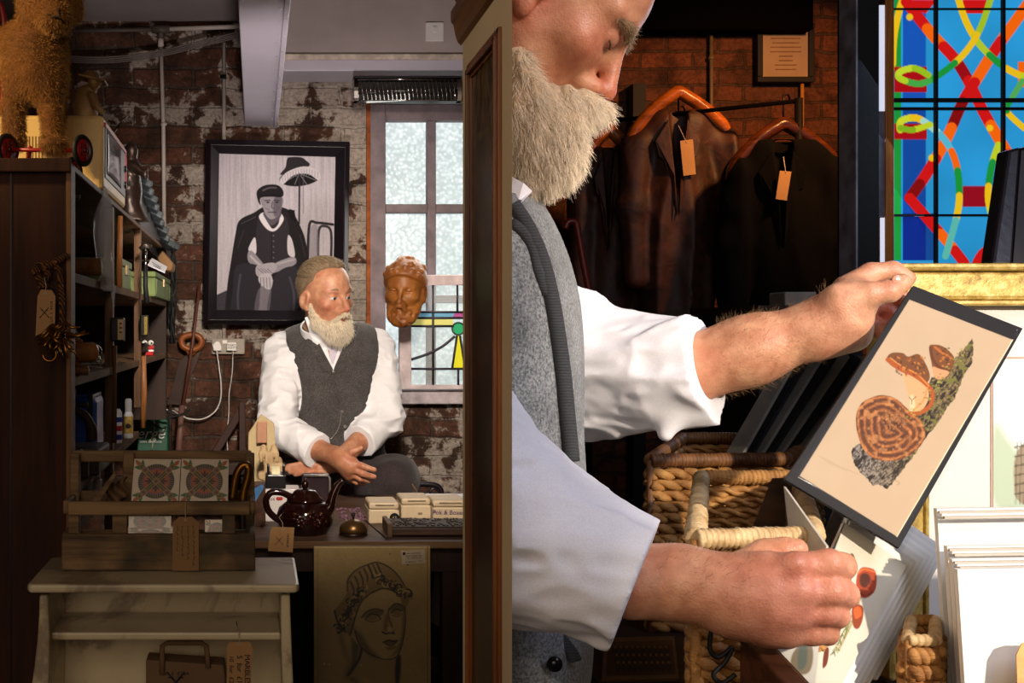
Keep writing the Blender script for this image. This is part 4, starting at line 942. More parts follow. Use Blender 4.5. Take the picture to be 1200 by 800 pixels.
# saw on the wall
sw_ = thing('hand_saw', 'old hand saw with orange-brown wooden handle hung on the brick', 'saw', P(215, 474, 4.45))
obj('blade', MB().prism([P(*q, 4.455) for q in ((237, 408), (217, 459), (212, 474), (196, 474), (210, 425), (222, 412))], (0, .003, 0)), plain('rusty_steel', '#33221d', .5, .5, var=.3), sw_)
M_or = plain('saw_handle_wood', '#8a4a1f', .4, var=.25)
m = MB()
m.tube([P(x, y, 4.445) for x, y in smooth([(214, 396), (225, 392), (234, 395), (236, 402), (231, 408), (222, 409), (214, 405)], True)], .0125, 10, closed=True)
m.tube([P(222, 409, 4.445), P(225, 416, 4.45)], .016, 10)
obj('saw_handle', m, M_or, sw_, smooth=True)
m = MB()
for x, y in ((222, 411), (226, 413), (223, 416)): m.ball(P(x, y, 4.432), .004, 8, 6)
obj('brass_screw', m, M_brass, sw_, smooth=True)
stick('rod', [(234.5, 330, 4.42), (226, 400, 4.40), (214, 478, 4.38)], [.005, .006, .0065], plain('russet_rod', '#5c3225', .5, var=.2), 'thin russet rod leaning up the brick in front of the saw', 'rod')
stick('pole', [(213, 475, 4.32), (209, 537, 4.28)], [.0095, .0135], plain('rosy_pole', '#6d4a42', .5, var=.15), 'stout rosy brown pole standing behind the crate', 'pole')
stick('pole', [(199.5, 474, 4.32), (199.5, 537, 4.30)], [.007, .007], Wk, 'dark thin pole beside the green carrier bag', 'pole')
single('wooden_plank', MB().prism([P(*q, 4.40) for q in ((243, 537), (253, 537), (288, 481), (281, 474))], (0, .02, 0)), plain('red_brown_plank', '#35180f', .6, var=.3), 'dark reddish plank leaning diagonally against the brick', 'plank', bevel=.003)
single('wooden_plank', MB().prism([P(*q, 4.36) for q in ((280, 470), (287.5, 472), (289, 537), (280, 537))], (0, .02, 0)), plain('red_brown_plank', '#35180f', .6), 'dark reddish plank standing upright left of the cream board', 'plank', bevel=.003)
m = MB()
for path in ([(174, 483), (180, 478), (190, 480), (206, 486)], [(180, 484), (195, 489), (212, 486), (222, 479)], [(172, 490), (182, 498), (190, 502), (195, 500)]): m.tube([P(x, y, 4.15) for x, y in smooth(path, False)], .004, 8)
single('wire_tangle', m, M_tyre, 'black wire tangle above the green carrier bag', 'wire', smooth=True)
# ---- marble stand
t = NT('marble'); co = t.coord(scale=(1, 1, 1)); n = t.noise(co, 4, 8, .62, 1.6); r = t.ramp(n, 0, [(.40, '#95846c'), (.47, '#c8b795'), (.75, '#d6c6a4')])
n2 = t.noise(co, 13, 4); sp_ = t.ramp(n2, 0, [(.62, 0.0), (.74, .5)]); mx = t.mix((sp_, 0), (r, 0), '#8a6a44'); t.l(mx, 2, t.b, 'Base Color'); t.set(Roughness=.35); M_mar = t.m
MT = Z(-.3609)  # stand, crate and contents scaled down about the camera, baked into these depths
ms = thing('marble_stand', 'veined marble stand with curved side brackets holding the wooden crate', 'stand', (-.18, 1.8008, 0))
x0, x1, yf, yb = WX(30.5, 1.6905), WX(351, 1.6905), 1.6905, 1.8963
th = .0122
r_ = .012
obj('slab', MB().prism([(x0 + .004, yf, MT - th), (x1 - .004, yf, MT - th), (x1, yf + .01, MT - th), (x1, yb, MT - th), (x0, yb, MT - th), (x0, yf + .01, MT - th)], (0, 0, th)), M_mar, ms, bevel=.004)
def bracket(xa, xb):
    prof = smooth([(1.7089, MT - th), (1.7037, MT - .09), (1.7089, MT - .18), (1.7236, MT - .27), (1.7309, MT - .36)], False, 6)
    pts = [(xa, y, z) for y, z in prof] + [(xa, 1.8816, prof[-1][1]), (xa, 1.8816, MT - th)]
    return MB().prism(pts, (xb - xa, 0, 0))
def bracket_f(side):
    """Curved bracket: its front edge sweeps outwards towards the foot."""
    out = [(46, 697), (45.5, 720), (43.5, 750), (40, 780), (36.5, 805), (34, 850)] ; inn = [(56, 697), (57, 720), (58, 750), (58, 780), (57, 805), (56, 850)]
    if side > 0: out = [(340, 697), (340.5, 720), (342, 760), (344, 805), (346, 850)]; inn = [(329, 697), (329, 720), (329.5, 760), (331, 805), (332, 850)]
    return MB().prism([P(x, y, 1.7126) for x, y in out] + [P(x, y, 1.7126) for x, y in reversed(inn)], (0, .145, 0))
for s_ in (-1, 1): obj('bracket', bracket_f(s_), M_mar, ms, bevel=.003)
obj('shelf', MB().box2((WX(57, 1.7346), 1.7346, WZ(750, 1.7346)), (WX(329, 1.7346), 1.8632, WZ(741, 1.7346))), M_mar, ms, bevel=.003)
obj('back_slab', MB().box2((WX(50, 1.8375), 1.8669, .3), (WX(338, 1.8375), 1.8853, MT - th)), M_mar, ms)
obj('foot_slab', MB().box2((WX(36, 1.7126), 1.7126, .0), (WX(344, 1.7126), 1.8816, WZ(848, 1.7126))), M_mar, ms)
FZ = WZ(848, 1.7126)
# paper carrier under the stand
pbg = thing('kraft_bag', 'brown kraft carrier bag with crossed hands under the marble shelf', 'paper bag', P(218, 848, 1.8008))
M_kr = plain('kraft_dark', '#6e543c', .8, var=.12, scale=10)
obj('bag_body', MB().prism([P(171, 773, 1.7861), P(230, 777, 1.7861), P(262, 779, 1.7861), P(264, 795, 1.7861), (WX(264, 1.7861), 1.7861, FZ + .001), (WX(171, 1.7861), 1.7861, FZ + .001)], (0, .045, 0)), M_kr, pbg, bevel=.002)
obj('handle', MB().tube([P(x, y, 1.7824) for x, y in ((190, 790), (190, 768), (190, 757), (196, 753), (236, 753), (242, 757), (243, 768), (244, 782))], .004, 8), M_kr, pbg, smooth=True)
crossed_hands(pbg, 206, 799, 1.25, 1.7853)
faint_words(pbg, 206, 789, 28, 1.7835, 3.4, (2, 1, 4), M_ink, 0, .0004)
mt = hang_tag((281, 800), [(266, 757), (270, 752), (292, 752), (296, 758), (294, 806), (266, 806)], 1.7287, 'marbles price tag hanging from the marble shelf', (280.5, 754), [(280.5, 755, 1.7272), (280, 740, 1.7287), (277, 728, 1.8008)])
for tx, x, sz in (('MARBLES', 289.5, .0107), ('5  for  £1', 280.5, .0107), ('10  for  £2', 271, .0092)):
    text('lettering', tx, sz, face_cam(x, 784, 1.728, .0009, -PI / 2), M_ink, mt)
# ---- crate
Wc = wood('crate_wood', '#33230f', '#6b5230', along='x', rough=.75)
t = NT('weathered_crate'); co = t.coord(scale=(2.2, 26, 26)); n = t.noise(co, 1.7, 6, .65, .6); r = t.ramp(n, 0, [(.3, '#3a2816'), (.65, '#8f6f48')])
b3 = t.noise(t.coord(), 11, 4); gm = t.ramp(b3, 0, [(.55, 0.0), (.68, .55)]); mx = t.mix((gm, 0), (r, 0), '#25341a'); b4 = t.noise(t.coord(), 7, 3); dm = t.ramp(b4, 0, [(.52, 0.0), (.66, .7)]); m2 = t.mix((dm, 0), (mx, 2), '#140c07')
t.l(m2, 2, t.b, 'Base Color'); t.set(Roughness=.75); t.bump(n, 0, .35, .004); M_crate = t.m
cr = thing('wooden_crate', 'weathered slatted wooden crate of tiles on the marble stand', 'crate', (-.2, 1.8375, MT))
cx0, cx1, cf, cbk = WX(72, 1.7787), WX(299, 1.7787), 1.7787, 1.8816
obj('front_board', MB().box2((cx0, cf, WZ(668, cf)), (cx1, cf + .009, WZ(625.5, cf))), M_crate, cr, bevel=.002)
obj('front_rail', MB().box2((cx0 + .009, cf + .003, WZ(604, cf)), (cx1 - .008, cf + .0122, WZ(588, cf))), M_crate, cr, bevel=.002)
obj('base_board', MB().box2((cx0, cf + .009, MT + .0005), (cx1, cbk, MT + .009)), M_crate, cr)
for xx, w in ((cx0 + .016, .016), (cx0 + .085, .022), (cx1 - .040, .019)):
    obj('corner_post', MB().box2((xx - w / 2, cf + .0125, MT + .009), (xx + w / 2, cf + .021, WZ(589, cf))), M_crate, cr, bevel=.001)
for sx_ in (cx0, cx1 - .009):
    obj('end_board', MB().box2((sx_, cf + .009, MT + .009), (sx_ + .009, cbk, WZ(625, cf))), M_crate, cr, bevel=.002)
    obj('end_rail', MB().box2((sx_, cf + .0122, WZ(604, cf)), (sx_ + .009, cbk, WZ(588, cf))), M_crate, cr, bevel=.002)
for xx in (cx0 + .006, cx1 - .009): obj('corner_post', MB().box2((xx - .006, cbk - .022, MT + .009), (xx + .008, cbk, WZ(530, cbk))), M_crate, cr, bevel=.002)
obj('back_rail', MB().box2((cx0, cbk, WZ(541, cbk)), (cx1 - .006, cbk + .009, WZ(528, cbk))), M_crate, cr, bevel=.002)
obj('back_rail', MB().box2((cx0, cbk, MT + .002), (cx1 - .006, cbk + .009, MT + .045)), M_crate, cr, bevel=.002)
obj('back_rail', MB().box2((cx0, cbk, WZ(595, cbk)), (cx1 - .006, cbk + .009, WZ(575, cbk))), M_crate, cr, bevel=.002)
obj('back_post', MB().box2((WX(148, cbk) - .004, cbk - .012, MT + .009), (WX(158, cbk), cbk, WZ(529, cbk))), M_crate, cr, bevel=.002)
# tiles
def paint_tile(x, y):
    a = Art(x, y, '#c9b7a4'); a.nz(.15, .06, 2)
    G, O, Dk, Y, Pk = '#2f5a30', '#9a4c20', '#261613', '#8f7a34', '#7a4a4a'
    for sx in (-1, 1):
        for sy in (-1, 1):
            q = lambda u, v: (sx * u, sy * v)
            a.poly([q(25, 30), q(30, 47), q(35, 38), q(46, 46), q(38, 35), q(47, 30), q(32, 24)], G); a.poly([q(33, 33), q(42, 36), q(45, 45), q(36, 42)], O)
    a.ell(0, 0, 37, 37, Dk); a.ring(0, 0, 36.5, 1.4, '#4d5a38')
    for k in range(44):
        th = k / 44 * 2 * PI; a.line([(30 * math.cos(th), 30 * math.sin(th)), (34.5 * math.cos(th), 34.5 * math.sin(th))], 1.1, Y, sm=False)
    a.ring(0, 0, 28, 1.5, '#7a5a7e'); a.ell(0, 0, 26.5, 26.5, O)
    for k in range(4):
        th = k * PI / 2
        for dt, r in ((-.3, 20), (0, 24), (.3, 20)):
            a.poly([(6 * math.cos(th), 6 * math.sin(th)), ((r * .7) * math.cos(th + dt - .14), (r * .7) * math.sin(th + dt - .14)), (r * math.cos(th + dt), r * math.sin(th + dt)), ((r * .7) * math.cos(th + dt + .14), (r * .7) * math.sin(th + dt + .14))], Dk)
    for sg in (1, -1):
        k = 31
        a.line([(-k, -k * sg), (k, k * sg)], 11, Y, sm=False); a.line([(-k, -k * sg), (k, k * sg)], 8, Dk, sm=False); a.line([(-k, -k * sg), (k, k * sg)], 4.5, G, sm=False); a.line([(-k, -k * sg), (k, k * sg)], 1.4, O, sm=False)
    for (cx, cy) in ((0, 0), (24, 24), (-24, 24), (24, -24), (-24, -24)): a.ell(cx, cy, 7, 7, Y); a.ell(cx, cy, 5.6, 5.6, Pk); a.ell(cx, cy, 1.911, 1.911, Dk)
    return np.clip(a.c, 0, 1)
M_tile = attr_mat('glazed_tile', .3, spec=.5, coat=.25); M_bisque = plain('tile_edge', '#a8968a', .7)
def tile(q, d0, d1, label):
    """q: px outline TL TR BR BL; top edge at d1, foot at d0."""
    A_ = [P(*q[0], d1), P(*q[1], d1), P(*q[2], d0), P(*q[3], d0)]
    t = thing('patterned_tile', label, 'tile', (A_[2] + A_[3]) / 2, 'patterned tiles in the wooden crate')
    n = (A_[1] - A_[0]).cross(A_[3] - A_[0]).normalized(); n = n if n.y > 0 else -n
    obj('tile_body', MB().prism([p + n * .0008 for p in A_], n * .0065), M_bisque, t)
    art_panel('glazed_face', A_, 110, 110, paint_tile, M_tile, t, [(-48, -48), (48, -48), (48, 48), (-48, 48)])
tile([(157.5, 537.5), (212, 538), (209, 590), (153.5, 590)], 1.8044, 1.8302, 'upright patterned tile on the left of the pair leaning in the crate')
tile([(213, 537.5), (268, 538), (267, 590), (210, 590)], 1.8052, 1.8309, 'upright patterned tile on the right of the pair leaning in the crate')
for k, (xa, xb, yA, lab) in enumerate(((WX(150, 1.7934), WX(200, 1.7934), 608, 'patterned tile lying tilted behind the gap of the crate, upper one on the left'), (WX(149, 1.7934), WX(202, 1.7934), 620, 'patterned tile lying tilted behind the gap of the crate, lower one on the left'), (WX(240, 1.7934), WX(268, 1.7934), 612, 'patterned tile seen through the gap right of the price tag'))):
    A_ = [P(0, yA - 5, 1.7985), P(0, yA + 12, 1.7956)]
    q0, q1 = (xa, A_[0]), (xb, A_[1])
    B_ = [Vector((xa, 1.803, WZ(yA - 3, 1.8008))), Vector((xb, 1.803, WZ(yA - 3, 1.8008))), Vector((xb, 1.8, WZ(yA + 11, 1.8008))), Vector((xa, 1.8, WZ(yA + 11, 1.8008)))]
    t = thing('patterned_tile', lab, 'tile', (B_[2] + B_[3]) / 2, 'patterned tiles in the wooden crate'); obj('tile_body', MB().prism([p + Vector((0, .0006, 0)) for p in B_], (0, .0022, 0)), M_bisque, t)
    art_panel('glazed_face', B_, 60, 30, paint_tile, M_tile, t, [(-48, -20), (48, -20), (48, 30), (-48, 30)] if k == 0 else [(-48, -48), (48, -48), (48, 0), (-48, 0)])
# tag tied to the crate
M_tag2 = plain('aged_tag_card', '#8a6742', .8, var=.12)
ct = hang_tag((218, 668), [(202.5, 612), (210, 605.5), (225, 605.5), (233, 612), (233, 668.5), (202, 668.5)], 1.7743, 'tall handwritten manila tag tied to the crate front', (217.5, 609), [(217.5, 609, 1.7728), (217, 598, 1.7721), (217.5, 586, 1.7816)], M_tag2)
m = MB(); rs = random.Random(4)
for k in range(4):
    x = 227 - k * 6.5; y = 616
    while y < 660 - k * 5:
        ln = rs.uniform(2, 6); m.tube([P(x + rs.uniform(-1.3, 1.3), y + i * ln / 4, 1.7737) for i in range(5)], .00035, 4); y += ln + 1.5
obj('handwriting', m, M_ink, ct)
# bits in the crate
g = [[P(124 + 24 * u + 3 * math.sin(7 * v), 588 - 26 * v + 4 * math.sin(5 * u), 1.8375 + .012 * math.sin(9 * u + 4 * v)) for u in np.linspace(0, 1, 10)] for v in np.linspace(0, 1, 8)]
single('crumpled_paper', MB().sheet(g, .001), plain('brown_tissue', '#6b5036', .85, var=.4, scale=40), 'crumpled brown paper in the crate beside the tiles', 'paper', smooth=True)
single('offcut_board', MB().prism([P(*q, 1.8008) for q in ((107, 588), (116, 588), (136, 557), (134, 553))], (0, .012, 0)), M_crate, 'slanting wood offcut at the left end of the crate', 'wood offcut')
m = MB()
for k in range(3): m.tube([P(x, y, 1.8302 + k * .012) for x, y in smooth([(272, 585), (276, 560), (282, 547), (290, 545), (291, 556), (286, 575), (284, 590)], False)], .006 - k * .001, 8)
single('brass_loops', m, M_brass, 'curved brass handles at the right end of the crate', 'handle', smooth=True)
# ---- counter
CT = Z(-.514)
Wt2 = wood('counter_wood', '#2b1a12', '#5a4030', along='x', rough=.55)
ct_ = thing('shop_counter', 'dark wooden shop counter in front of the seated man', 'counter', (.3, 3.3, 0))
def kx(d): return kL * d - .006
obj('counter_top', MB().prism([(-.02, 2.9, CT - .018), (kx(2.9), 2.9, CT - .018), (kx(3.72), 3.72, CT - .018), (-.02, 3.72, CT - .018)], (0, 0, .018)), Wt2, ct_, bevel=.003)
obj('edge_strip', MB().box2((-.02, 2.893, CT - .016), (kx(2.9), 2.9, CT + .001)), wood('worn_counter_edge', '#5a3d26', '#8a6a48', along='x'), ct_, bevel=.001)
obj('apron', MB().box2((-.01, 2.91, CT - .075), (kx(2.9), 2.93, CT - .018)), Wk, ct_)
for x in (.02, .455): obj('leg', MB().box2((x, 2.915, 0), (x + .05, 2.965, CT - .018)), Wk, ct_)
for x in (.02, .58): obj('leg', MB().box2((x, 3.64, 0), (x + .05, 3.69, CT - .018)), Wk, ct_)
# teapot
M_glz = plain('treacle_glaze', '#1b0806', .08, var=.3, scale=20, bump=.02, spec=.7)
tp = thing('teapot', 'glossy dark brown glazed teapot with flowers on the counter', 'teapot', (WX(358, 3.0), 3.0, CT))
c = Vector((WX(358, 3.0), 3.02, CT)); k = 3.0 / F
obj('pot_body', MB().lathe([(.055, 0), (.058, .004), (.070, .025), (.073, .045), (.066, .065), (.050, .078), (.042, .082)], c, 'z', 40), M_glz, tp, smooth=True)
ld = obj('lid', MB().lathe([(.048, .080), (.046, .086), (.036, .093), (.034, .098), (.026, .108), (.012, .112)], c, 'z', 32), M_glz, tp, smooth=True)
obj('lid_knob', MB().ball(c + Vector((0, 0, .122)), (.010, .010, .012), 16, 10).ball(c + Vector((0, 0, .134)), .005, 10, 8), M_glz, ld, smooth=True)
obj('spout', MB().tube([P(x, y, 3.0) for x, y in smooth([(378, 603), (386, 594), (390, 580), (396, 568), (402, 563)], False)], [.020, .0185, .017, .016, .015, .014, .013, .013, .012, .0115, .011, .0105, .010, .0095, .009, .0085, .008, .0075, .007, .007, .007], 14), M_glz, tp, smooth=True)
obj('handle', MB().tube([P(x, y, 3.0) for x, y in smooth([(341, 582), (330, 577), (318, 577), (312, 585), (314, 597), (322, 606), (331, 611)], False)], .0085, 12), M_glz, tp, smooth=True)
m = MB()
for kk, (a, zz) in enumerate(((-1.9, .05), (-1.6, .045), (-1.35, .055), (-1.1, .048), (-1.75, .034), (-1.2, .035))):
    p = c + Vector((.0735 * math.cos(a), .0735 * math.sin(a), zz))
    for j in range(5): m.ball(p + Vector((.007 * math.cos(j * 1.257), 0, .007 * math.sin(j * 1.257))), (.004, .003, .004), 8, 6)
obj('raised_flowers', m, plain('flower_glaze', '#2e0c0a', .1, spec=.7), tp, smooth=True)
m = MB()
for a in (-2.0, -1.5, -1.0): m.ball(c + Vector((.07 * math.cos(a), .07 * math.sin(a), .058)), (.004, .003, .003), 8, 6)
obj('gilt_dots', m, M_brass, tp, smooth=True)
tt = hang_tag((331, 646), [(320, 617), (345, 618), (343, 647), (314, 645.5), (317, 621)], 2.885, 'manila tag with crossed hands hanging below the teapot handle', (332, 620), [(332, 620, 2.883), (331, 612, 2.90), (327, 606, 2.985), (332, 600, 2.985)])
crossed_hands(tt, 327, 633, .5, 2.885)
faint_words(tt, 337.3, 633, 14, 2.8835, 2.4, (7,), M_ink, PI / 2 + .05, .0005)
# bell
bl = thing('counter_bell', 'domed bronze counter bell beside the teapot', 'bell', (WX(414, 2.98), 2.98, CT))
c = Vector((WX(414, 2.99), 2.99, CT)); obj('bell_base', MB().lathe([(.034, 0), (.036, .003), (.033, .008), (.02, .012)], c, 'z', 28), M_brd, bl, smooth=True)
obj('dome', MB().lathe([(.036, .008), (.035, .018), (.030, .028), (.020, .036), (.008, .040)], c, 'z', 32), plain('bell_bronze', '#6a4d2c', .3, .75, var=.25), bl, smooth=True)
obj('plunger', MB().lathe([(.003, .038), (.003, .046), (.0055, .049), (.0055, .053), (.003, .056)], c, 'z', 14), M_brd, bl, smooth=True)
# boxes
M_ivory = plain('ivory_plastic', '#b8a386', .5, var=.08)
for i, (x0, x1, d, y1_, lab) in enumerate(((432, 468, 3.16, 614, 'ivory card box with a round black badge, first of three on the counter'), (470, 505, 3.24, 607, 'plain ivory card box, middle of three on the counter'), (507, 548, 3.20, 610, 'ivory card box with purple handwriting, third of three on the counter'))):
    a_, b_ = WX(x0, d), min(WX(x1, d), kx(d))
    bx = thing('card_box', lab, 'box', ((a_ + b_) / 2, d + .05, CT), 'ivory card boxes on the counter')
    h = .05; obj('box_body', MB().box2((a_, d, CT), (b_, d + .12, CT + h - .012)), M_ivory, bx, bevel=.004)
    l_ = obj('lid', MB().box2((a_ + .001, d + .001, CT + h - .0115), (b_ - .001, d + .119, CT + h + .006)), M_ivory, bx, bevel=.005)
    obj('lid_slot', MB().box2((a_ + .018, d + .0002, CT + h - .003), (b_ - .014, d + .0015, CT + h + .001)), plain('slot_shadow', '#6d5f4a', .7), l_)
    if i == 0:
        obj('badge', MB().lathe([(.013, 0), (.013, .0015), (.012, .002)], (b_ - .013, d - .002, CT + .016), 'y', 24), M_blk, bx)
        text('lettering', '63', .012, Matrix.Translation((b_ - .013, d - .0026, CT + .016)) @ Matrix.Rotation(PI / 2, 4, 'X'), M_ivory, bx)
    if i == 1: obj('moulded_logo', MB().box2(((a_ + b_) / 2 + .005, d - .0006, CT + .012), ((a_ + b_) / 2 + .017, d + .001, CT + .018)), plain('slot_shadow', '#6d5f4a', .7), bx)
    if i == 2: text('lettering', 'Pok & Boxes', .0165, Matrix.Translation(((a_ + b_) / 2 - .004, d - .0012, CT + .024)) @ Matrix.Rotation(PI / 2, 4, 'X'), plain('purple_ink', '#43195c', .7), bx, shear=.1)
# type tray
tr = thing('wooden_tray', 'dark wooden stepped tray at the counter edge below the boxes', 'tray', (.44, 3.0, CT))
xa = WX(459, 2.97); 
obj('tray_body', MB().prism([(xa, 2.96, CT), (kx(2.96), 2.96, CT), (kx(3.09), 3.09, CT), (xa - .006, 3.09, CT)], (0, 0, .026)), Wk, tr, bevel=.002)
obj('front_edge', MB().box2((xa, 2.952, CT + .006), (kx(2.95), 2.96, CT + .022)), Wt2, tr, bevel=.002)
obj('end_block', MB().box2((xa - .012, 2.955, CT), (xa, 3.08, CT + .034)), wood('tray_end', '#3d281a', '#604634', along='z'), tr, bevel=.002)
m = MB()
for kk in range(120): m.box((random.uniform(xa + .004, kx(2.96) - .006), random.uniform(2.965, 3.08), CT + .0275), (.006, .004, .004), (0, 0, random.random() * 3))
o_ = obj('small_type', m, plain('type_metal', '#45382f', .45, .4, var=.5), tr); o_['kind'] = 'stuff'
m = MB().tube([(WX(560 - 80, 3.5), 3.5, CT + .004), (WX(493, 3.5), 3.42, CT + .035)], .003, 8)
pp_ = thing('open_book', 'open white booklet with brown pencil on the counter behind the boxes', 'book', (.5, 3.55, CT))
obj('pages', MB().prism([(WX(503, 3.52), 3.45, CT), (kx(3.45), 3.45, CT), (kx(3.66), 3.66, CT), (WX(498, 3.66), 3.66, CT)], (0, 0, .012)), plain('white_paper', '#d5d3da', .7), pp_, bevel=.002)
obj('printed_block', MB().box2((WX(518, 3.55), 3.5, CT + .012), (WX(536, 3.55), 3.6, CT + .0128)), plain('tan_print', '#8a6a48', .7), pp_)
obj('red_mark', MB().box2((WX(534, 3.55), 3.56, CT + .012), (WX(541, 3.55), 3.63, CT + .013)), plain('red_print', '#a8322a', .7), pp_)
obj('pencil', MB().tube([(WX(500, 3.44), 3.44, CT + .004), (WX(484, 3.6), 3.62, CT + .045)], .0022, 8), plain('pencil_wood', '#6b4a2c', .6), pp_)
pn = single('dark_pencil', MB().tube([P(428, 611, 3.05), P(453, 633, 2.92)], .002, 8), M_blk, 'thin black pencil lying between the bell and the tray', 'pencil', smooth=True)
pn.location.z = CT + .0005
rot_ = MB()
for kk in range(40): rot_.box((random.uniform(WX(398, 3.3), WX(428, 3.3)), random.uniform(3.2, 3.42), CT + .003), (.006, .012, .004), (0, 0, random.random() * 3))
o_ = single('coloured_scraps', rot_, plain('scrap_mix', '#6a4a5a', .6, var=.8, scale=150), 'scatter of small coloured scraps on the counter behind the bell', 'scraps'); o_['kind'] = 'stuff'
# tape dispenser
td = thing('tape_dispenser', 'black tape dispenser with a cream roll left of the teapot', 'tape dispenser', (WX(324, 3.15), 3.15, CT))
BX = CT
pd = thing('card_reader_box', 'white box with red logo behind the teapot handle', 'box', (WX(325, 3.2), 3.24, CT))
obj('box_body', MB().box2((WX(311, 3.2), 3.2, CT), (WX(351, 3.2), 3.29, WZ(573, 3.2))), plain('white_card', '#bdb4b2', .5, var=.05), pd, bevel=.003)
obj('red_logo', MB().ball((WX(326, 3.2), 3.199, WZ(584, 3.2)), (.006, .001, .005), 14, 8).ball((WX(329, 3.2), 3.199, WZ(584, 3.2)), (.006, .001, .005), 14, 8), plain('logo_red', '#a02a22', .5), pd)
text('lettering', 'V4', .012, face_cam(319, 585, 3.199, .0008), M_ink, pd)
TZ = WZ(573, 3.2)
td.location = (WX(323, 3.22), 3.24, TZ)
obj('dispenser_base', MB().prism([(WX(311, 3.21), 3.205, TZ), (WX(335, 3.21), 3.205, TZ), (WX(335, 3.21), 3.205, WZ(558, 3.21)), (WX(332, 3.21), 3.205, WZ(556, 3.21)), (WX(314, 3.21), 3.205, WZ(556, 3.21)), (WX(311, 3.21), 3.205, WZ(558, 3.21))], (0, .08, 0)), plain('black_plastic', '#141215', .3), td, bevel=.003)
obj('tape_roll', MB().lathe([(.010, -.011), (.026, -.011), (.026, .011), (.010, .011)], (WX(323, 3.24), 3.24, WZ(557, 3.24)), 'x', 28), plain('tape_cream', '#c2b795', .5, var=.05), td, smooth=False)
obj('side_cheeks', MB().box2((WX(313, 3.22), 3.215, TZ + .02), (WX(316, 3.22), 3.27, WZ(545, 3.22))).box2((WX(331, 3.22), 3.215, TZ + .02), (WX(334, 3.22), 3.27, WZ(545, 3.22))), plain('black_plastic', '#141215', .3), td, bevel=.003)
bp = thing('postcard_box', 'small box with blue and brown pictures left of the white box', 'box', (WX(304, 3.15), 3.15, CT))
obj('box_body', MB().prism([(WX(296, 3.12), 3.10, CT), (WX(311, 3.12), 3.14, CT), (WX(311, 3.12), 3.2, CT), (WX(296, 3.12), 3.2, CT)], (0, 0, WZ(568, 3.12) - CT)), plain('printed_brown', '#4a3428', .5, var=.6, scale=60), bp, bevel=.002)
obj('blue_panel', MB().prism([P(296.5, 592, 3.098), P(296.5, 573, 3.098), P(309, 566.5, 3.128), P(309, 572, 3.128)], (0, .003, 0)), plain('sky_blue', '#4f7fb5', .5), bp)
# cream board and carved figures behind them
cbd = thing('cream_board', 'cream house-shaped board propped behind the counter items', 'board', (WX(303, 3.6), 3.6, CT))
obj('board', MB().prism([(WX(291, 3.6), 3.6, CT)] + [P(x, y, 3.62) for x, y in ((291, 507), (306, 485), (321, 496))] + [(WX(327, 3.6), 3.6, CT)], (0, .012, 0)), plain('cream_wood', '#b09a72', .6, var=.08), cbd, bevel=.002)
obj('pink_block', MB().pbox(301, 494, 313, 519, 3.59, .012), plain('pink_wood', '#a8785e', .6), cbd, bevel=.002)
def carve(p):
    d = 3.5; f = 1e3
    fs = None
    for (x, y, s) in ((309, 531, 1), (321, 531, 1.05), (315, 543, .9), (327, 545, .9)):
        a = ell(p, P(x, y - 6, d), (.010 * s, .010, .012 * s)); a = smin(a, ell(p, P(x, y, d), (.014 * s, .012, .016 * s)), .006)
        a = smin(a, cone(p, P(x - 4, y, d - .008), P(x - 3, y + 9, d - .012), .006, .005), .004); a = smin(a, cone(p, P(x + 4, y, d - .008), P(x + 3, y + 9, d - .012), .006, .005), .004)
        fs = a if fs is None else smin(fs, a, .004)
    fs = smin(fs, sbox(p, P(317, 557, d), (.036, .018, .012), rad=.004), .006); fs = smin(fs, cone(p, (WX(317, d), d, CT), P(317, 552, d), .03, .02), .01)
    return fs + .002 * (fbm(p * 150, 2) - .4)
cf_ = thing('carved_figures', 'little cream carved figure group above the tape dispenser', 'figurine', (WX(317, 3.5), 3.5, CT)); body('figure_group', carve, (WX(298, 3.5), 3.44, CT - .002), (WX(336, 3.5), 3.56, WZ(515, 3.5)), .003, plain('cream_carving', '#a88c68', .6, var=.15), cf_)
ph = thing('pocket_radio', 'slim silver-edged device standing behind the teapot lid', 'device', (WX(370, 3.2), 3.3, CT))
obj('device_body', MB().box2((WX(354, 3.3), 3.33, CT), (WX(387, 3.3), 3.35, WZ(556, 3.3))), plain('dark_screen', '#2a2024', .2), ph, bevel=.006)
obj('silver_edge', MB().tube([P(x, y, 3.325) for x, y in ((356, 557), (384, 557), (386.5, 560), (386.5, 592))], .0035, 8), plain('silver', '#a39a96', .25, .7), ph, smooth=True)
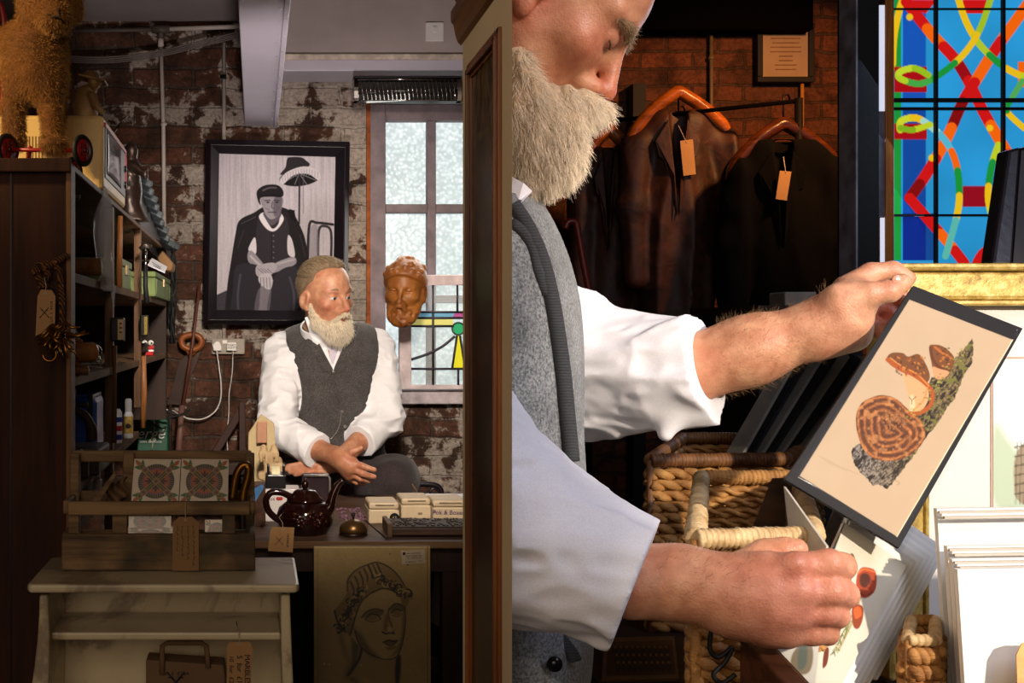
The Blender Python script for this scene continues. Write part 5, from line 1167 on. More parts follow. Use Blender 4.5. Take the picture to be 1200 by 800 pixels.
# ---- classical drawing leaning on the counter
cd = thing('head_drawing', 'aged panel drawing of a classical head leaning on the counter', 'picture', P(436, 820, 2.80))
Q = [(368, 640), (504, 640), (505, 820), (368, 820)]
def paint_head(x, y):
    a = Art(x, y, '#a08450'); a.nz(.03, .25, 1); a.nz(.35, .12, 4)
    K = '#1c130b'; M_ = '#4a3820'; S = '#7d6236'
    a.poly([(368, 680), (385, 720), (380, 800), (366, 800)], S, 14, op=.6); a.poly([(408, 770), (395, 730), (400, 760), (420, 800), (405, 792)], M_, 8, op=.7)
    # neck and shoulder
    a.poly([(421, 755), (420, 775), (408, 793), (425, 792), (445, 800), (470, 800), (464, 770)], '#94794a', 3); a.line([(424, 757), (421, 772), (408, 791)], 3, K, 2); a.poly([(464, 770), (470, 770), (468, 800), (463, 800)], K, 3)
    a.poly([(412, 745), (420, 752), (419, 776), (410, 790), (412, 770)], K, 4, op=.7)
    # face
    a.poly([(412, 745), (413, 725), (424, 704), (438, 694), (452, 692), (466, 695), (474, 708), (475, 730), (472, 756), (465, 770), (452, 774), (436, 769), (424, 760)], '#ab8f5a', 1.5)
    a.poly([(413, 735), (425, 745), (434, 760), (445, 770), (436, 770), (422, 758)], M_, 6, op=.8); a.poly([(455, 771), (468, 764), (473, 750), (475, 720), (472, 712), (470, 745), (462, 764)], M_, 3, op=.7)
    a.line([(416, 740), (422, 757), (436, 768), (452, 773), (464, 770), (471, 756), (475, 730), (474, 706)], 1.3, K)
    a.line([(424, 724), (430, 717), (440, 714), (449, 716)], 1.6, K); a.poly([(424, 724), (432, 716), (442, 714), (450, 717), (446, 722), (436, 722)], M_, 3, op=.8); a.ell(436, 724, 6.5, 3.8, '#8a6f40', 1); a.line([(428, 726), (434, 720.5), (442, 721), (446, 726)], 1.5, K); a.line([(429, 727), (436, 729.5), (444, 727)], 1, M_)
    a.line([(456, 714), (463, 708), (470, 709), (475, 712)], 1.6, K); a.poly([(456, 715), (462, 709), (472, 709), (474, 716), (462, 716)], M_, 3, op=.8); a.ell(465, 718, 5, 3.4, '#86693a', 1); a.line([(458, 719), (463, 714.5), (470, 716)], 1.4, K); a.line([(459, 721), (466, 723), (471, 720)], 1, M_)
    a.line([(456, 714), (455, 722), (459, 734), (461, 742)], 2.2, M_, 2); a.poly([(451, 722), (455, 722), (454, 740), (449, 738)], S, 3); a.line([(448, 741), (452, 743), (457, 742), (462, 743)], 1.8, K); a.ell(457, 738, 3.5, 3, '#b59a66', 2)
    a.poly([(449, 753), (455, 750), (460, 750), (466, 751), (463, 755), (457, 757)], '#6d5430', 1); a.line([(449, 753), (455, 751), (460, 752), (466, 751)], 1.6, K); a.line([(452, 755), (459, 757), (465, 752)], 1.6, M_); a.poly([(452, 759), (464, 757), (462, 761), (455, 762)], S, 2)
    # hair
    a.poly([(407, 693), (406, 680), (414, 670), (428, 663), (440, 659), (452, 662), (464, 671), (472, 684), (480, 692), (480, 704), (475, 712), (470, 705), (468, 697), (458, 692), (447, 690), (436, 695), (424, 704), (417, 722), (412, 744), (403, 738), (394, 726), (392, 716), (400, 706)], '#7d6235', 1.5)
    rs = random.Random(11)
    for k in range(14):
        t_ = k / 13; x0, y0 = 408 + 34 * t_, 685 - 24 * math.sin(t_ * 1.7); a.line([(x0, y0), (x0 + 4, y0 + 9), (x0 + 3 + 3 * t_, y0 + 15)], rs.uniform(.8, 2), K if k % 2 else '#8d7342')
    for k in range(60):
        t_ = k / 59; cx, cy = 424 - 28 * t_ + rs.uniform(-4, 4), 692 + 46 * t_ + rs.uniform(-4, 4); r0 = rs.uniform(2.5, 5); a0 = rs.random() * 6
        a.line([(cx + r0 * math.cos(a0 + i * .7), cy + r0 * .7 * math.sin(a0 + i * .7)) for i in range(5)], rs.uniform(.9, 2.1), K if k % 4 else '#a88c58')
    for k in range(36):
        t_ = k / 35; cx, cy = 442 + 36 * t_ + rs.uniform(-3, 3), 676 + 22 * t_ + rs.uniform(-5, 5); r0 = rs.uniform(2.5, 4.5); a0 = rs.random() * 6
        a.line([(cx + r0 * math.cos(a0 + i * .7), cy + r0 * .8 * math.sin(a0 + i * .7)) for i in range(5)], rs.uniform(.9, 2.0), K if k % 4 else '#a88c58')
    a.line([(407, 693), (408, 680), (416, 669), (430, 662), (442, 659), (455, 664), (466, 674), (474, 686)], 1.4, K); a.line([(436, 695), (448, 690), (459, 692), (469, 698)], 1.6, K); a.line([(410, 745), (417, 722), (424, 705), (437, 694)], 1.6, K); a.line([(392, 716), (396, 730), (405, 741)], 2, K)
    a.line([(368, 641), (504, 641)], 1, '#c2a878', .6, False); a.line([(501, 640), (501, 820)], 1, '#6d5430', .6, False); a.line([(372, 645), (372, 820)], .8, '#7a6038', op=.6)
    for (sx, sy) in ((457, 649), (478, 662), (380, 778), (423, 780), (386, 779)): a.ell(sx, sy, .8, .8, '#d8c49a' if sy > 700 else K)
    return np.clip(a.nz(.9, .12, 7).c, 0, 1)
TL, TR, BR, BL = P(368, 640, 2.86), P(504, 640, 2.86), P(505, 820, 2.79), P(368, 820, 2.79)
obj('panel_board', MB().prism([p + Vector((0, .0012, 0)) for p in (TL, TR, BR, BL)], (0, .014, 0)), plain('panel_edge', '#6d5530', .7), cd)
art_panel('drawn_face', [TL, TR, BR, BL], 200, 260, paint_head, attr_mat('drawing_paper', .45, spec=.35), cd, Q)
lb = obj('paper_label', MB().prism([P(470, 645, 2.853), P(497.5, 643.5, 2.853), P(498.5, 659.5, 2.848), P(471, 661, 2.848)], (0, .001, 0)), plain('label_paper', '#b7a58c', .7, var=.04), cd)
for x, y, w_, gr_ in ((484.5, 648, 16, (4, 9)), (485, 651.2, 18, (5, 7, 4)), (485.5, 653.6, 15, (2, 1, 9)), (481.5, 658, 11, (2, 7, 2)), (493, 657, 4.5, (4,))): faint_words(lb, x, y, w_, 2.8485, 1.3, gr_, M_ink, -.04, .00032)
obj('label_mark', MB().pbox(472, 647, 475, 650, 2.8487, .0004), M_ink, lb)
# pale parcel under the counter
single('pale_roll', MB().prism([P(*q, 3.2) for q in ((503, 727), (510, 661), (521, 659), (522, 730), (516, 735))], (0, .06, 0)), plain('pale_paper', '#8a7a70', .7, var=.1), 'pale paper parcel leaning in the dark under the counter', 'parcel')
# painted cabinet upright that closes the room on the right
cbn = thing('painted_cabinet', 'cream painted cabinet side with brown mouldings and a dark panel', 'cabinet', (.206, 1.04, 0))
M_cab = plain('cabinet_cream', '#b5a083', .5, var=.1, scale=6); M_cabm = wood('cabinet_moulding', '#3a1c0d', '#7a4720', along='z', rough=.35); M_cabc = wood('cornice_wood', '#4a2c16', '#84582e', along='y', rough=.35)
KR = 300 / F
yn = .2 / KR
obj('stile', MB().prism([(.2, yn, 0), (.2, 1.155, 0), (.2125, 1.155, 0), (.2125, .2125 / KR, 0)], (0, 0, 2.6)), M_cab, cbn)
def dY(px): return .2 * F / (px - 300)
ya, yb = dY(588.5), dY(551)      # moulded opening, near and far
zt = lambda px, py: CZ + (386 - py) / F * dY(px)
ztop = CZ + (386 - 77) / F * dY(551)
m = MB()
for k, (o0, o1, h) in enumerate(((0, .006, .0035), (.006, .011, .006), (.011, .0145, .0025))):
    for (y0_, y1_) in ((yb - o1, yb - o0), (ya + o0, ya + o1)): m.box2((.2 - h, y0_, 0), (.2003, y1_, ztop - o0))
    m.box2((.2 - h, ya + o0, ztop - o1), (.2003, yb - o0, ztop - o0))
obj('panel_moulding', m, M_cabm, cbn, bevel=.0008)
t = NT('dark_ornament_panel'); co = t.coord(scale=(1, 1, .55)); v = t.n('ShaderNodeTexVoronoi', feature='DISTANCE_TO_EDGE'); n_ = t.noise(co, 16, 3, .5, 2.5); t.l(n_, 1, v, 'Vector'); v.inputs['Scale'].default_value = 4
r = t.ramp(v, 0, [(.05, '#120805'), (.16, '#5a4418'), (.4, '#3a2410')]); gz = t.n('ShaderNodeSeparateXYZ'); t.l(t.coord(), 0, gz, 0); zr = t.n('ShaderNodeMapRange'); t.l(gz, 'Z', zr, 0); zr.inputs[1].default_value = 1.35; zr.inputs[2].default_value = 1.5
mx = t.mix((zr, 0), '#1d110b', (r, 0)); t.l(mx, 2, t.b, 'Base Color'); t.set(Roughness=.25); M_orn = t.m
obj('inset_panel', MB().box2((.1992, ya + .0145, 0), (.2004, yb - .0145, ztop - .0145)), M_orn, cbn)
m = MB(); zk = CZ + (386 - 51) / F * 1.155
prof = [(.2, zk), (.1965, zk + .004), (.1945, zk + .010), (.1925, zk + .020), (.190, zk + .024), (.190, zk + .034), (.2, zk + .034)]
m.prism([(x, yn * .93, z) for x, z in prof], (0, 1.166 - yn * .93, 0)); obj('cornice', m, M_cabc, cbn, bevel=.0006)
m = MB(); zk = CZ + (386 - 5) / F * 1.155
m.prism([(x, yn * .93, z + (zk - (CZ + (386 - 51) / F * 1.155))) for x, z in prof], (0, 1.172 - yn * .93, 0)); obj('cornice', m, M_cabc, cbn, bevel=.0006)
# ================================================================ FIGURES: shared anatomy
def axes(yaw, pitch, roll=0):
    """Columns forward, left, up of a head that looks yaw degrees away from the camera axis and pitch degrees down."""
    y, p = math.radians(yaw), math.radians(pitch)
    f = Vector((math.sin(y) * math.cos(p), -math.cos(y) * math.cos(p), -math.sin(p))); l = Vector((math.cos(y), math.sin(y), 0)); u = f.cross(l)
    R = Matrix((f, l, u)).transposed()
    if roll: R = R @ Matrix.Rotation(math.radians(roll), 3, 'X')
    return np.array(R, np.float32)
class Frame:
    def __init__(s, c, R, k=1.0): s.c = A(c); s.R = R; s.k = k
    def loc(s, p): return ((p - s.c) @ s.R) / s.k
    def w(s, q): return Vector(tuple(s.c + s.R @ (A(q) * s.k)))
    def dirw(s, q): return s.R @ A(q)
def mir(q):
    r = q.copy(); r[:, 1] = np.abs(r[:, 1]); return r
def skull(q):
    m = mir(q)
    f = ell(q, (-.006, 0, .028), (.100, .077, .088)); f = smin(f, ell(q, (.03, 0, -.04), (.060, .060, .072)), .035)
    f = smin(f, cone(m, (.0, .050, -.055), (.068, .014, -.105), .018, .017), .03)
    return f
def head(q, lids=.0):
    m = mir(q); f = skull(q)
    f = smin(f, cone(m, (.084, .012, .020), (.066, .050, .019), .0085, .008), .014)         # brow
    f = smin(f, ell(m, (.056, .045, -.030), (.020, .020, .013)), .03)                        # cheekbone
    f = smax(f, -ell(m, (.097, .031, -.001), (.0215, .0195, .0135)), .010)                      # eye socket
    f = smin(f, cone(q, (.089, 0, .008), (.113, 0, -.036), .0075, .0105), .010)                # nose
    f = smin(f, ell(q, (.114, 0, -.040), (.0115, .0105, .0098)), .007); f = smin(f, ell(m, (.102, .0122, -.0445), (.0115, .0072, .0076)), .006); f = smin(f, cone(m, (.090, .010, -.050), (.092, .016, -.052), .012, .010), .012)
    f = smax(f, -ell(m, (.109, .0064, -.0535), (.0048, .003, .004)), .003)
    f = smin(f, cone(m, (.097, .0, -.064), (.090, .022, -.070), .0085, .005), .006)            # lips
    f = smin(f, cone(m, (.096, .0, -.078), (.088, .020, -.074), .0075, .0045), .006)
    f = smax(f, -cone(m, (.109, 0, -.0712), (.097, .022, -.0725), .0016, .0012), .004)
    f = smin(f, ell(q, (.083, 0, -.103), (.020, .022, .016)), .012)
    up = np.maximum(ell(m, (.0745, .0315, -.002), (.0158, .0172, .0142)), -(m[:, 2] - lids))
    lo = np.maximum(ell(m, (.0735, .0315, -.002), (.0155, .0172, .0138)), (m[:, 2] + .0078))
    f = smin(f, up, .0025); f = smin(f, lo, .003)
    e = ell(m, (-.012, .0815, -.018), (.021, .0085, .033), R=Euler((0, .18, -.28)).to_matrix())
    e = smax(e, -ell(m, (-.006, .0885, -.014), (.0115, .0065, .021), R=Euler((0, .18, -.28)).to_matrix()), .004)
    e = smin(e, ell(m, (-.002, .080, -.046), (.009, .006, .011)), .006); e = smin(e, cone(m, (.004, .079, -.006), (.002, .081, -.026), .0045, .004), .004)
    return smin(f, e, .005)
def skin_mat(name, rough=.42):
    t = NT(name); a = t.n('ShaderNodeVertexColor'); a.layer_name = 'pigment'; co = t.coord(); n = t.noise(co, 60, 4); n2 = t.noise(co, 420, 2); n3 = t.noise(co, 26, 3)
    r = t.ramp(n, 0, [(.3, (.86, .80, .78)), (.7, (1.0, 1.0, 1.0))]); mx = t.mix(1.0, (a, 0), (r, 0), 'MULTIPLY'); t.l(mx, 2, t.b, 'Base Color')
    t.set(Roughness=rough); t.b.inputs['Subsurface Weight'].default_value = .12; t.b.inputs['Subsurface Radius'].default_value = (.008, .003, .0015); t.b.inputs['Subsurface Scale'].default_value = .6
    ad = t.n('ShaderNodeMath', operation='ADD'); t.l(n2, 0, ad, 0); t.l(n3, 0, ad, 1); t.bump(ad, 0, .28, .0022); t.b.inputs['Specular IOR Level'].default_value = .4; return t.m
M_skin = skin_mat('skin')
def skin_tint(base, red, v, spots):
    """Skin pigment: base with ruddy patches; spots = [(centre, radius, colour, strength)]."""
    n = fbm(v * 40, 3)[:, None]; b, r = np.array(lin(base)), np.array(lin(red)); c = b * (1 - np.clip(n * 1.3 - .25, 0, 1)) + r * np.clip(n * 1.3 - .25, 0, 1)
    for cen, rad, col, k in spots:
        d = np.linalg.norm(v - A(cen), axis=1); w = (k * np.clip(1.5 - 1.5 * d / rad, 0, 1))[:, None]; c = c * (1 - w) + np.array(lin(col)) * w
    return np.clip(c, 0, 1)
def fabric(name, c1, c2, scale=320, rough=.9, sheen=.25, bump=.35, big=.18):
    if name in MATS: return MATS[name]
    t = NT(name); co = t.coord(); n = t.noise(co, scale, 3, .7); b = t.noise(co, 18, 3)
    r = t.ramp(n, 0, [(.36, c1), (.64, c2)]); r2 = t.ramp(b, 0, [(.3, (1 - big,) * 3), (.7, (1, 1, 1))]); mx = t.mix(1.0, (r, 0), (r2, 0), 'MULTIPLY')
    t.l(mx, 2, t.b, 'Base Color'); t.set(Roughness=rough); t.b.inputs['Sheen Weight'].default_value = sheen; t.b.inputs['Specular IOR Level'].default_value = .15; t.bump(n, 0, bump, .003)
    MATS[name] = t.m; return t.m
M_shirt = fabric('white_cotton', '#e1dee6', '#ecebf0', 700, .8, .1, .08, .04)
M_tweed = fabric('charcoal_tweed', '#2b2829', '#625d5d', 420)
M_trou = fabric('brown_trouser_cloth', '#2c2425', '#41373a', 380, .9, .15)
M_eye = plain('eye_white', '#cfc3bb', .15, var=.05, bump=0, spec=.6); M_iris = plain('iris', '#39485a', .1, var=.2, spec=.7); M_pup = plain('pupil', '#050505', .1, bump=0, spec=.7)
def eyes(fr, parent, gaze=(0, 0), sides=(-1, 1)):
    for s_ in sides:
        c = A((.0745, .0315 * s_, -.002)); e = obj('eyeball', MB().ball(fr.w(c), .0138 * fr.k, 20, 14), M_eye, parent, smooth=True)
        g = A((1, gaze[0], gaze[1])); g /= np.linalg.norm(g)
        Rz = rot_to(fr.dirw(g))
        obj('iris', MB().ball(fr.w(c + g * .0118), (.0062 * fr.k, .0062 * fr.k, .0027 * fr.k), 18, 10, Rz.to_euler()), M_iris, e, smooth=True)
        obj('pupil', MB().ball(fr.w(c + g * .0133), (.0029 * fr.k, .0029 * fr.k, .0016 * fr.k), 14, 8, Rz.to_euler()), M_pup, e, smooth=True)
def hit(f, px, py, d0, d1, n=400):
    d = np.linspace(d0, d1, n); p = np.stack([(px - PX) / F * d, d, CZ - (py - PY) / F * d], 1).astype(np.float32); s = f(p)
    k = np.argmax(s < 0); return float(d[k]) if s[k] < 0 else d1
def proj(p): return PX + p[:, 0] / p[:, 1] * F, PY - (p[:, 2] - CZ) / p[:, 1] * F
def chain(p, pts, rad, k=.004):
    """Bent finger or limb through joints."""
    f = None
    for a, b, r1, r2 in zip(pts[:-1], pts[1:], rad[:-1], rad[1:]):
        c = cone(p, a, b, r1, r2); f = c if f is None else smin(f, c, k)
    return f
def folds(p, amp, sc, seed=0, stretch=(1, 1, 1)):
    q = p * A(stretch) * sc + seed; n = vnoise(q + .8 * vnoise(q * .5)[:, None]); return amp * (1 - 2 * np.abs(2 * n - 1))
# ================================================================ LEFT ROOM: the seated man
m1 = thing('person', 'bearded man in grey waistcoat and white shirt seated behind the counter', 'person', P(400, 600, 3.95))
f1 = Frame(P(381, 344, 3.87), axes(38, 8, 4), .95)
d_ = 3.9
def torso1(p):
    f = ell(p, P(386, 432, 3.97), (.168, .115, .15)); f = smin(f, ell(p, P(393, 498, 3.95), (.150, .122, .17)), .06); f = smin(f, ell(p, P(398, 560, 3.96), (.165, .135, .11)), .05)
    f = smin(f, cone(p, P(345, 412, 3.97), P(428, 405, 4.0), .052, .052), .05); return f
def arms1(p, ex=0.0):
    r = chain(p, [P(331, 415, 3.97), P(325, 500, 3.80), P(372, 527, 3.66)], [.056 + ex, .046 + ex, .036 + ex], .03)
    l = chain(p, [P(441, 410, 4.0), P(450, 492, 3.88), P(420, 518, 3.78)], [.056 + ex, .046 + ex, .036 + ex], .03)
    return r, l
def legs1(p, ex=0.0):
    l = chain(p, [P(405, 562, 3.94), P(462, 566, 3.81), (WX(468, 3.88), 3.88, .10)], [.086 + ex, .072 + ex, .06 + ex], .04); r = chain(p, [P(388, 562, 3.94), P(345, 572, 3.82), (WX(345, 3.88), 3.88, .10)], [.086 + ex, .07 + ex, .06 + ex], .04)
    return smin(l, r, .03)
def hands1(p):
    W, N = P, P
    r = chain(p, [P(372, 526, 3.66), P(392, 534, 3.60), P(404, 540, 3.57)], [.033, .026, .03], .02)
    r = smin(r, chain(p, [P(398, 535, 3.58), P(411, 546, 3.555)], [.028, .028]), .015); r = smin(r, chain(p, [P(398, 542, 3.59), P(410, 555, 3.57)], [.024, .022]), .015)
    for pts, ra in (([(411, 541, 3.55), (425, 546, 3.53), (439, 550.5, 3.525)], (.0115, .0095, .0075)), ([(411, 548, 3.55), (425, 555, 3.53), (438.5, 558.5, 3.535)], (.0115, .0095, .0075)),
                    ([(410, 554, 3.56), (423, 561, 3.545), (433, 563.5, 3.56)], (.011, .009, .007)), ([(408, 559, 3.58), (418, 565, 3.57), (426, 566.5, 3.58)], (.0095, .008, .0065)),
                    ([(403, 533, 3.57), (412, 529.5, 3.55), (423, 525, 3.545)], (.0135, .0115, .008))):
        r = smin(r, chain(p, [P(*q) for q in pts], ra), .005)
    l = chain(p, [P(420, 518, 3.78), P(395, 542, 3.70)], [.034, .026]); l = smin(l, chain(p, [P(395, 542, 3.70), P(374, 548, 3.68)], [.027, .024]), .015)
    for k, (y0_, y1_, tx) in enumerate(((543, 545, 337), (547, 549, 335), (551, 552, 340), (554, 555, 346))):
        l = smin(l, chain(p, [P(372, y0_, 3.675), P(355, (y0_ + y1_) / 2 - 1, 3.665), P(tx, y1_ + 1, 3.665)], (.0105, .009, .007)), .005)
    l = smin(l, chain(p, [P(385, 551, 3.68), P(378, 556, 3.66), P(366, 556, 3.655)], (.012, .010, .008)), .006)
    return r, l
def body1(p):
    f = head(f1.loc(p), -.0012)
    f = smin(f, cone(p, f1.w((-.018, 0, -.06)), P(380, 408, 3.96), .052, .062), .03); f = smin(f, torso1(p), .05)
    r, l = arms1(p, -.006); hr, hl = hands1(p); f = smin(f, r, .02); f = smin(f, l, .02); f = smin(f, hr, .012); f = np.minimum(f, hl); f = smin(f, legs1(p, -.008), .02)
    return f
lo1, hi1 = (.0, 3.45, .70), (.55, 4.12, 1.62)
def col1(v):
    return skin_tint('#c49474', '#a8624a', v, [(f1.w((.115, 0, -.04)), .02, '#b4604a', .6), (f1.w((.06, .045, -.03)), .035, '#b8644c', .5), (f1.w((.06, -.045, -.03)), .035, '#b8644c', .5), (f1.w((.1, 0, -.073)), .02, '#a85a52', .8), (f1.w((.075, .0315, .012)), .018, '#a06a54', .5), (f1.w((.075, -.0315, .012)), .018, '#a06a54', .5),  # spots above the eyes paint socket shade into the skin
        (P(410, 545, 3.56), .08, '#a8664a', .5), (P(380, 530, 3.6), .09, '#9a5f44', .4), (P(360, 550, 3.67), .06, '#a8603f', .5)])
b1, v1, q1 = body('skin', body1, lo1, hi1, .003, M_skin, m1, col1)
eyes(f1, m1, (-.05, -.22))
def torso_f(p): return torso1(p)
def shirt1(p):
    t = torso1(p) - .005; r, l = arms1(p, .010); f = smin(t, r, .03); f = smin(f, l, .03)
    f = f - folds(p, .006, 16, 3, (1, .6, 1.3)) - folds(p, .0045, 30, 9, (.6, 1, 1.5))
    # rolled cuffs
    for a_, b_, ra in ((P(352, 518, 3.71), P(371, 528, 3.66), .050), (P(437, 506, 3.83), P(424, 516, 3.785), .050)):
        f = smin(f, cone(p, a_, b_, ra, ra + .004) - folds(p, .0025, 30, 5), .004)
        ax = (b_ - a_).normalized(); 
    for b_, a_ in ((P(372, 529, 3.655), P(352, 518, 3.71)), (P(423, 517, 3.78), P(437, 506, 3.83))):
        ax = A((b_ - a_).normalized()); dd = (p - A(b_)) @ ax
        near = np.linalg.norm(p - A(b_), axis=1) - .10; f = np.maximum(f, np.where(near < 0, dd, -1))
    x, y = proj(p); vn = inpoly(x, y, [(367, 366), (384, 410), (390, 428), (400, 396), (402, 380)]) / 360
    f = np.maximum(f, np.where((p[:, 1] < 3.93), -vn - .0, -1)); f = smax(f, p[:, 2] - WZ(374, 3.95), .02)
    return np.maximum(f, WZ(562, 3.95) - p[:, 2])
body('shirt', shirt1, lo1, hi1, .0035, M_shirt, m1)
def vest1(p):
    f = torso1(p) - .017 - folds(p, .003, 14, 21); r, l = arms1(p, .022); f = smax(f, -r, .004); f = smax(f, -l, .004)
    x, y = proj(p); vp = inpoly(x, y, [(359, 360), (372, 398), (390.5, 433), (404, 402), (408, 384), (416, 360)]) / 360
    lap = np.abs(vp - .012) - .012
    f = f - .006 * np.clip(1 - np.clip(vp - .030, 0, 1) / .004, 0, 1) * (p[:, 1] < 3.95) * (y < 436)
    f = np.maximum(f, np.where(p[:, 1] < 3.97, -vp, -1)); seam = np.abs(polyl(x, y, [(390.5, 433), (397, 470), (404, 505), (407, 530)])) / 360
    f = f + .0045 * np.clip(1 - seam / .0035, 0, 1) * (p[:, 1] < 3.93)
    f = smax(f, p[:, 2] - WZ(371, 3.95), .02); return np.maximum(f, WZ(538, 3.95) - p[:, 2])
vs_, vv, vq = body('waistcoat', vest1, lo1, hi1, .003, M_tweed, m1)
m = MB()
for (x, y) in ((391, 435), (395, 458.5), (400.5, 482.5), (404.5, 500)):
    d = hit(vest1, x, y, 3.6, 4.0); R_ = rot_to((0, -1, .1)); m.lathe([(.0055, 0), (.0065, .002), (.0045, .004), (.002, .0035)], P(x, y, d + .001), 'z', 16, R_)
obj('button', m, plain('horn_button', '#57504e', .3), vs_, smooth=True)
ch = [(400, 484), (399, 492), (396, 503), (390, 512), (383, 517), (377, 516), (373, 512)]
m = MB()
for x, y in smooth(ch, False, 7): m.ball(P(x, y, hit(vest1, x, y, 3.6, 4.0) - .002), .0024, 8, 6)
m.ball(P(401, 482, hit(vest1, 401, 482, 3.6, 4.0) - .003), (.005, .003, .006), 10, 8)
obj('watch_chain', m, plain('silver', '#a39a96', .25, .7), vs_, smooth=True)
# collar
def collar1(p):
    a, b = A(f1.w((-.02, 0, -.10))), A(P(381, 412, 3.95)); ax = (b - a) / np.linalg.norm(b - a); t = (p - a) @ ax; L_ = float(np.linalg.norm(b - a))
    rr = np.linalg.norm(p - a - t[:, None] * ax, axis=1); rad = .064 + .014 * np.clip(t / L_, 0, 1); f = np.abs(rr - rad) - .0028
    f = np.maximum(f, np.maximum(-t + .006, t - L_)); x, y = proj(p); vp = inpoly(x, y, [(374, 366), (389, 408), (396, 396), (402, 366)]) / 360
    return np.maximum(f, np.where(p[:, 1] < 3.92, -vp, -1))
body('collar', collar1, (.12, 3.78, 1.24), (.36, 4.06, 1.46), .0025, M_shirt, m1)
for q in ([(357, 372), (363, 370), (371, 380), (384, 394), (372, 404), (366, 400)], [(403, 380), (406, 386), (407, 398), (400, 404), (394, 396)]):
    pts = []
    for x, y in q: pts.append(P(x, y, min(hit(vest1, x, y, 3.6, 3.96), 3.87) - .006))
    cen = sum(pts, Vector()) / len(pts); m = MB(); 
    m.prism(pts, (0, .004, 0)); obj('collar_leaf', m, M_shirt, m1, bevel=.0012)
# shirt front below the beard
def placket(p):
    x, y = proj(p); vp = inpoly(x, y, [(376, 396), (384, 404), (390, 432), (398, 410), (403, 392), (395, 398), (388, 410)]) / 360
    return np.maximum(np.abs(torso1(p) - .004) - .003, vp)
body('shirt_front', placket, (.16, 3.78, 1.18), (.34, 3.95, 1.36), .0028, fabric('lilac_cotton', '#b9b0c4', '#cbc3d2', 700, .8, .1, .08, .04), m1)
body('trousers', lambda p: smin(legs1(p, .004), np.maximum(ell(p, P(398, 556, 3.96), (.172, .142, .11)), p[:, 2] - WZ(538, 3.95)), .03) - folds(p, .009, 11, 31), (.0, 3.66, .06), (.60, 4.12, 1.02), .005, M_trou, m1)
for x_ in (345, 468): body('shoe', lambda p: np.maximum(smin(ell(p, (WX(x_, 3.88), 3.80, .035), (.045, .12, .05)), cone(p, (WX(x_, 3.88), 3.88, .05), (WX(x_, 3.88), 3.88, .11), .045, .045), .02), -p[:, 2] + .001), (WX(x_, 3.88) - .07, 3.66, -.01), (WX(x_, 3.88) + .07, 3.95, .15), .008, plain('brown_shoe', '#2a1810', .4), m1)
# hair, beard
M_h1 = hair_mat('grey_blond_hair', '#a08c70', .4, .45); M_h2 = hair_mat('white_beard', '#e0d4c0', .4, .2); M_hb = plain('hair_base', '#6a5640', .7, var=.4, scale=60); M_bb = plain('beard_base', '#b8a78e', .8, var=.25, scale=80)
def hair1(p):
    q = f1.loc(p); m_ = mir(q); s = skull(q) - .006 - .007 * np.clip(q[:, 2] / .1, 0, 1)
    line = (1.0 * q[:, 0] - q[:, 2] + .030 + .02 * np.clip(np.abs(q[:, 1]) / .05, 0, 1) * (q[:, 0] > .02)) / 1.41
    f = smax(s, line, .020); f = smax(f, -(ell(m_, (-.004, .082, -.02), (.026, .02, .036))), .006); f = smax(f, -(q[:, 2] + .085), .01)
    return f + .0008 * np.sin(q[:, 1] * 460)
o_, hv, hq = body('hair', hair1, f1.c - .16, f1.c + .17, .0028, M_hb, m1)
def lie1(p, n):
    q = f1.loc(p); d = np.stack([-np.ones(len(q)), np.sign(q[:, 1]) * .15, np.where(q[:, 2] > .06, .12, -.5)], 1); d = d @ f1.R.T; d = d - n * (d * n).sum(1)[:, None] * .9 + n * .02; return d
grow('hair_strands', hv, hq, 9000, lie1, .02, M_h1, o_, r=.00028, jitter=.012, seed=3)
def beard1(p):
    q = f1.loc(p); m_ = mir(q)
    f = ell(q, (.072, 0, -.112), (.040, .044, .042)); f = smin(f, cone(q, (.07, 0, -.115), (.084, .002, -.150), .034, .013), .02)
    f = smin(f, cone(m_, (.006, .066, -.038), (.030, .056, -.088), .011, .017), .02); f = smin(f, cone(m_, (.030, .056, -.088), (.07, .03, -.115), .018, .024), .02)
    f = smin(f, cone(m_, (.112, .004, -.058), (.090, .036, -.080), .0095, .0075), .008)
    f = smax(f, -ell(q, (.116, 0, -.0735), (.028, .017, .0075)), .004)
    return f + .0018 * np.sin(q[:, 1] * 520 + 5 * np.sin(q[:, 2] * 70))
o_, bv, bq = body('beard', beard1, f1.c - .19, f1.c + .17, .0028, M_bb, m1)
def lieb(p, n):
    q = f1.loc(p); d = np.stack([.35 * np.ones(len(q)), np.where(q[:, 2] > -.07, np.sign(q[:, 1]) * .8, 0), -np.ones(len(q))], 1) @ f1.R.T; return d + n * .45
grow('beard_strands', bv, bq, 5200, lieb, lambda p, n: np.where(f1.loc(p)[:, 2] > -.075, .008, .018), M_h2, o_, r=.00035, jitter=.16, seed=4, mask=lambda c, n: (ell(f1.loc(c), (.116, 0, -.0745), (.030, .019, .009)) > 0) * 1.0)
m = MB()
for s_ in (-1, 1): m.tube([f1.w((.0915, .014 * s_, .0205)), f1.w((.089, .03 * s_, .0265)), f1.w((.076, .048 * s_, .022))], [.003, .0036, .0018], 8)
obj('eyebrows', m, plain('brow_hair', '#7a6247', .8, var=.4, scale=200), m1, smooth=True)
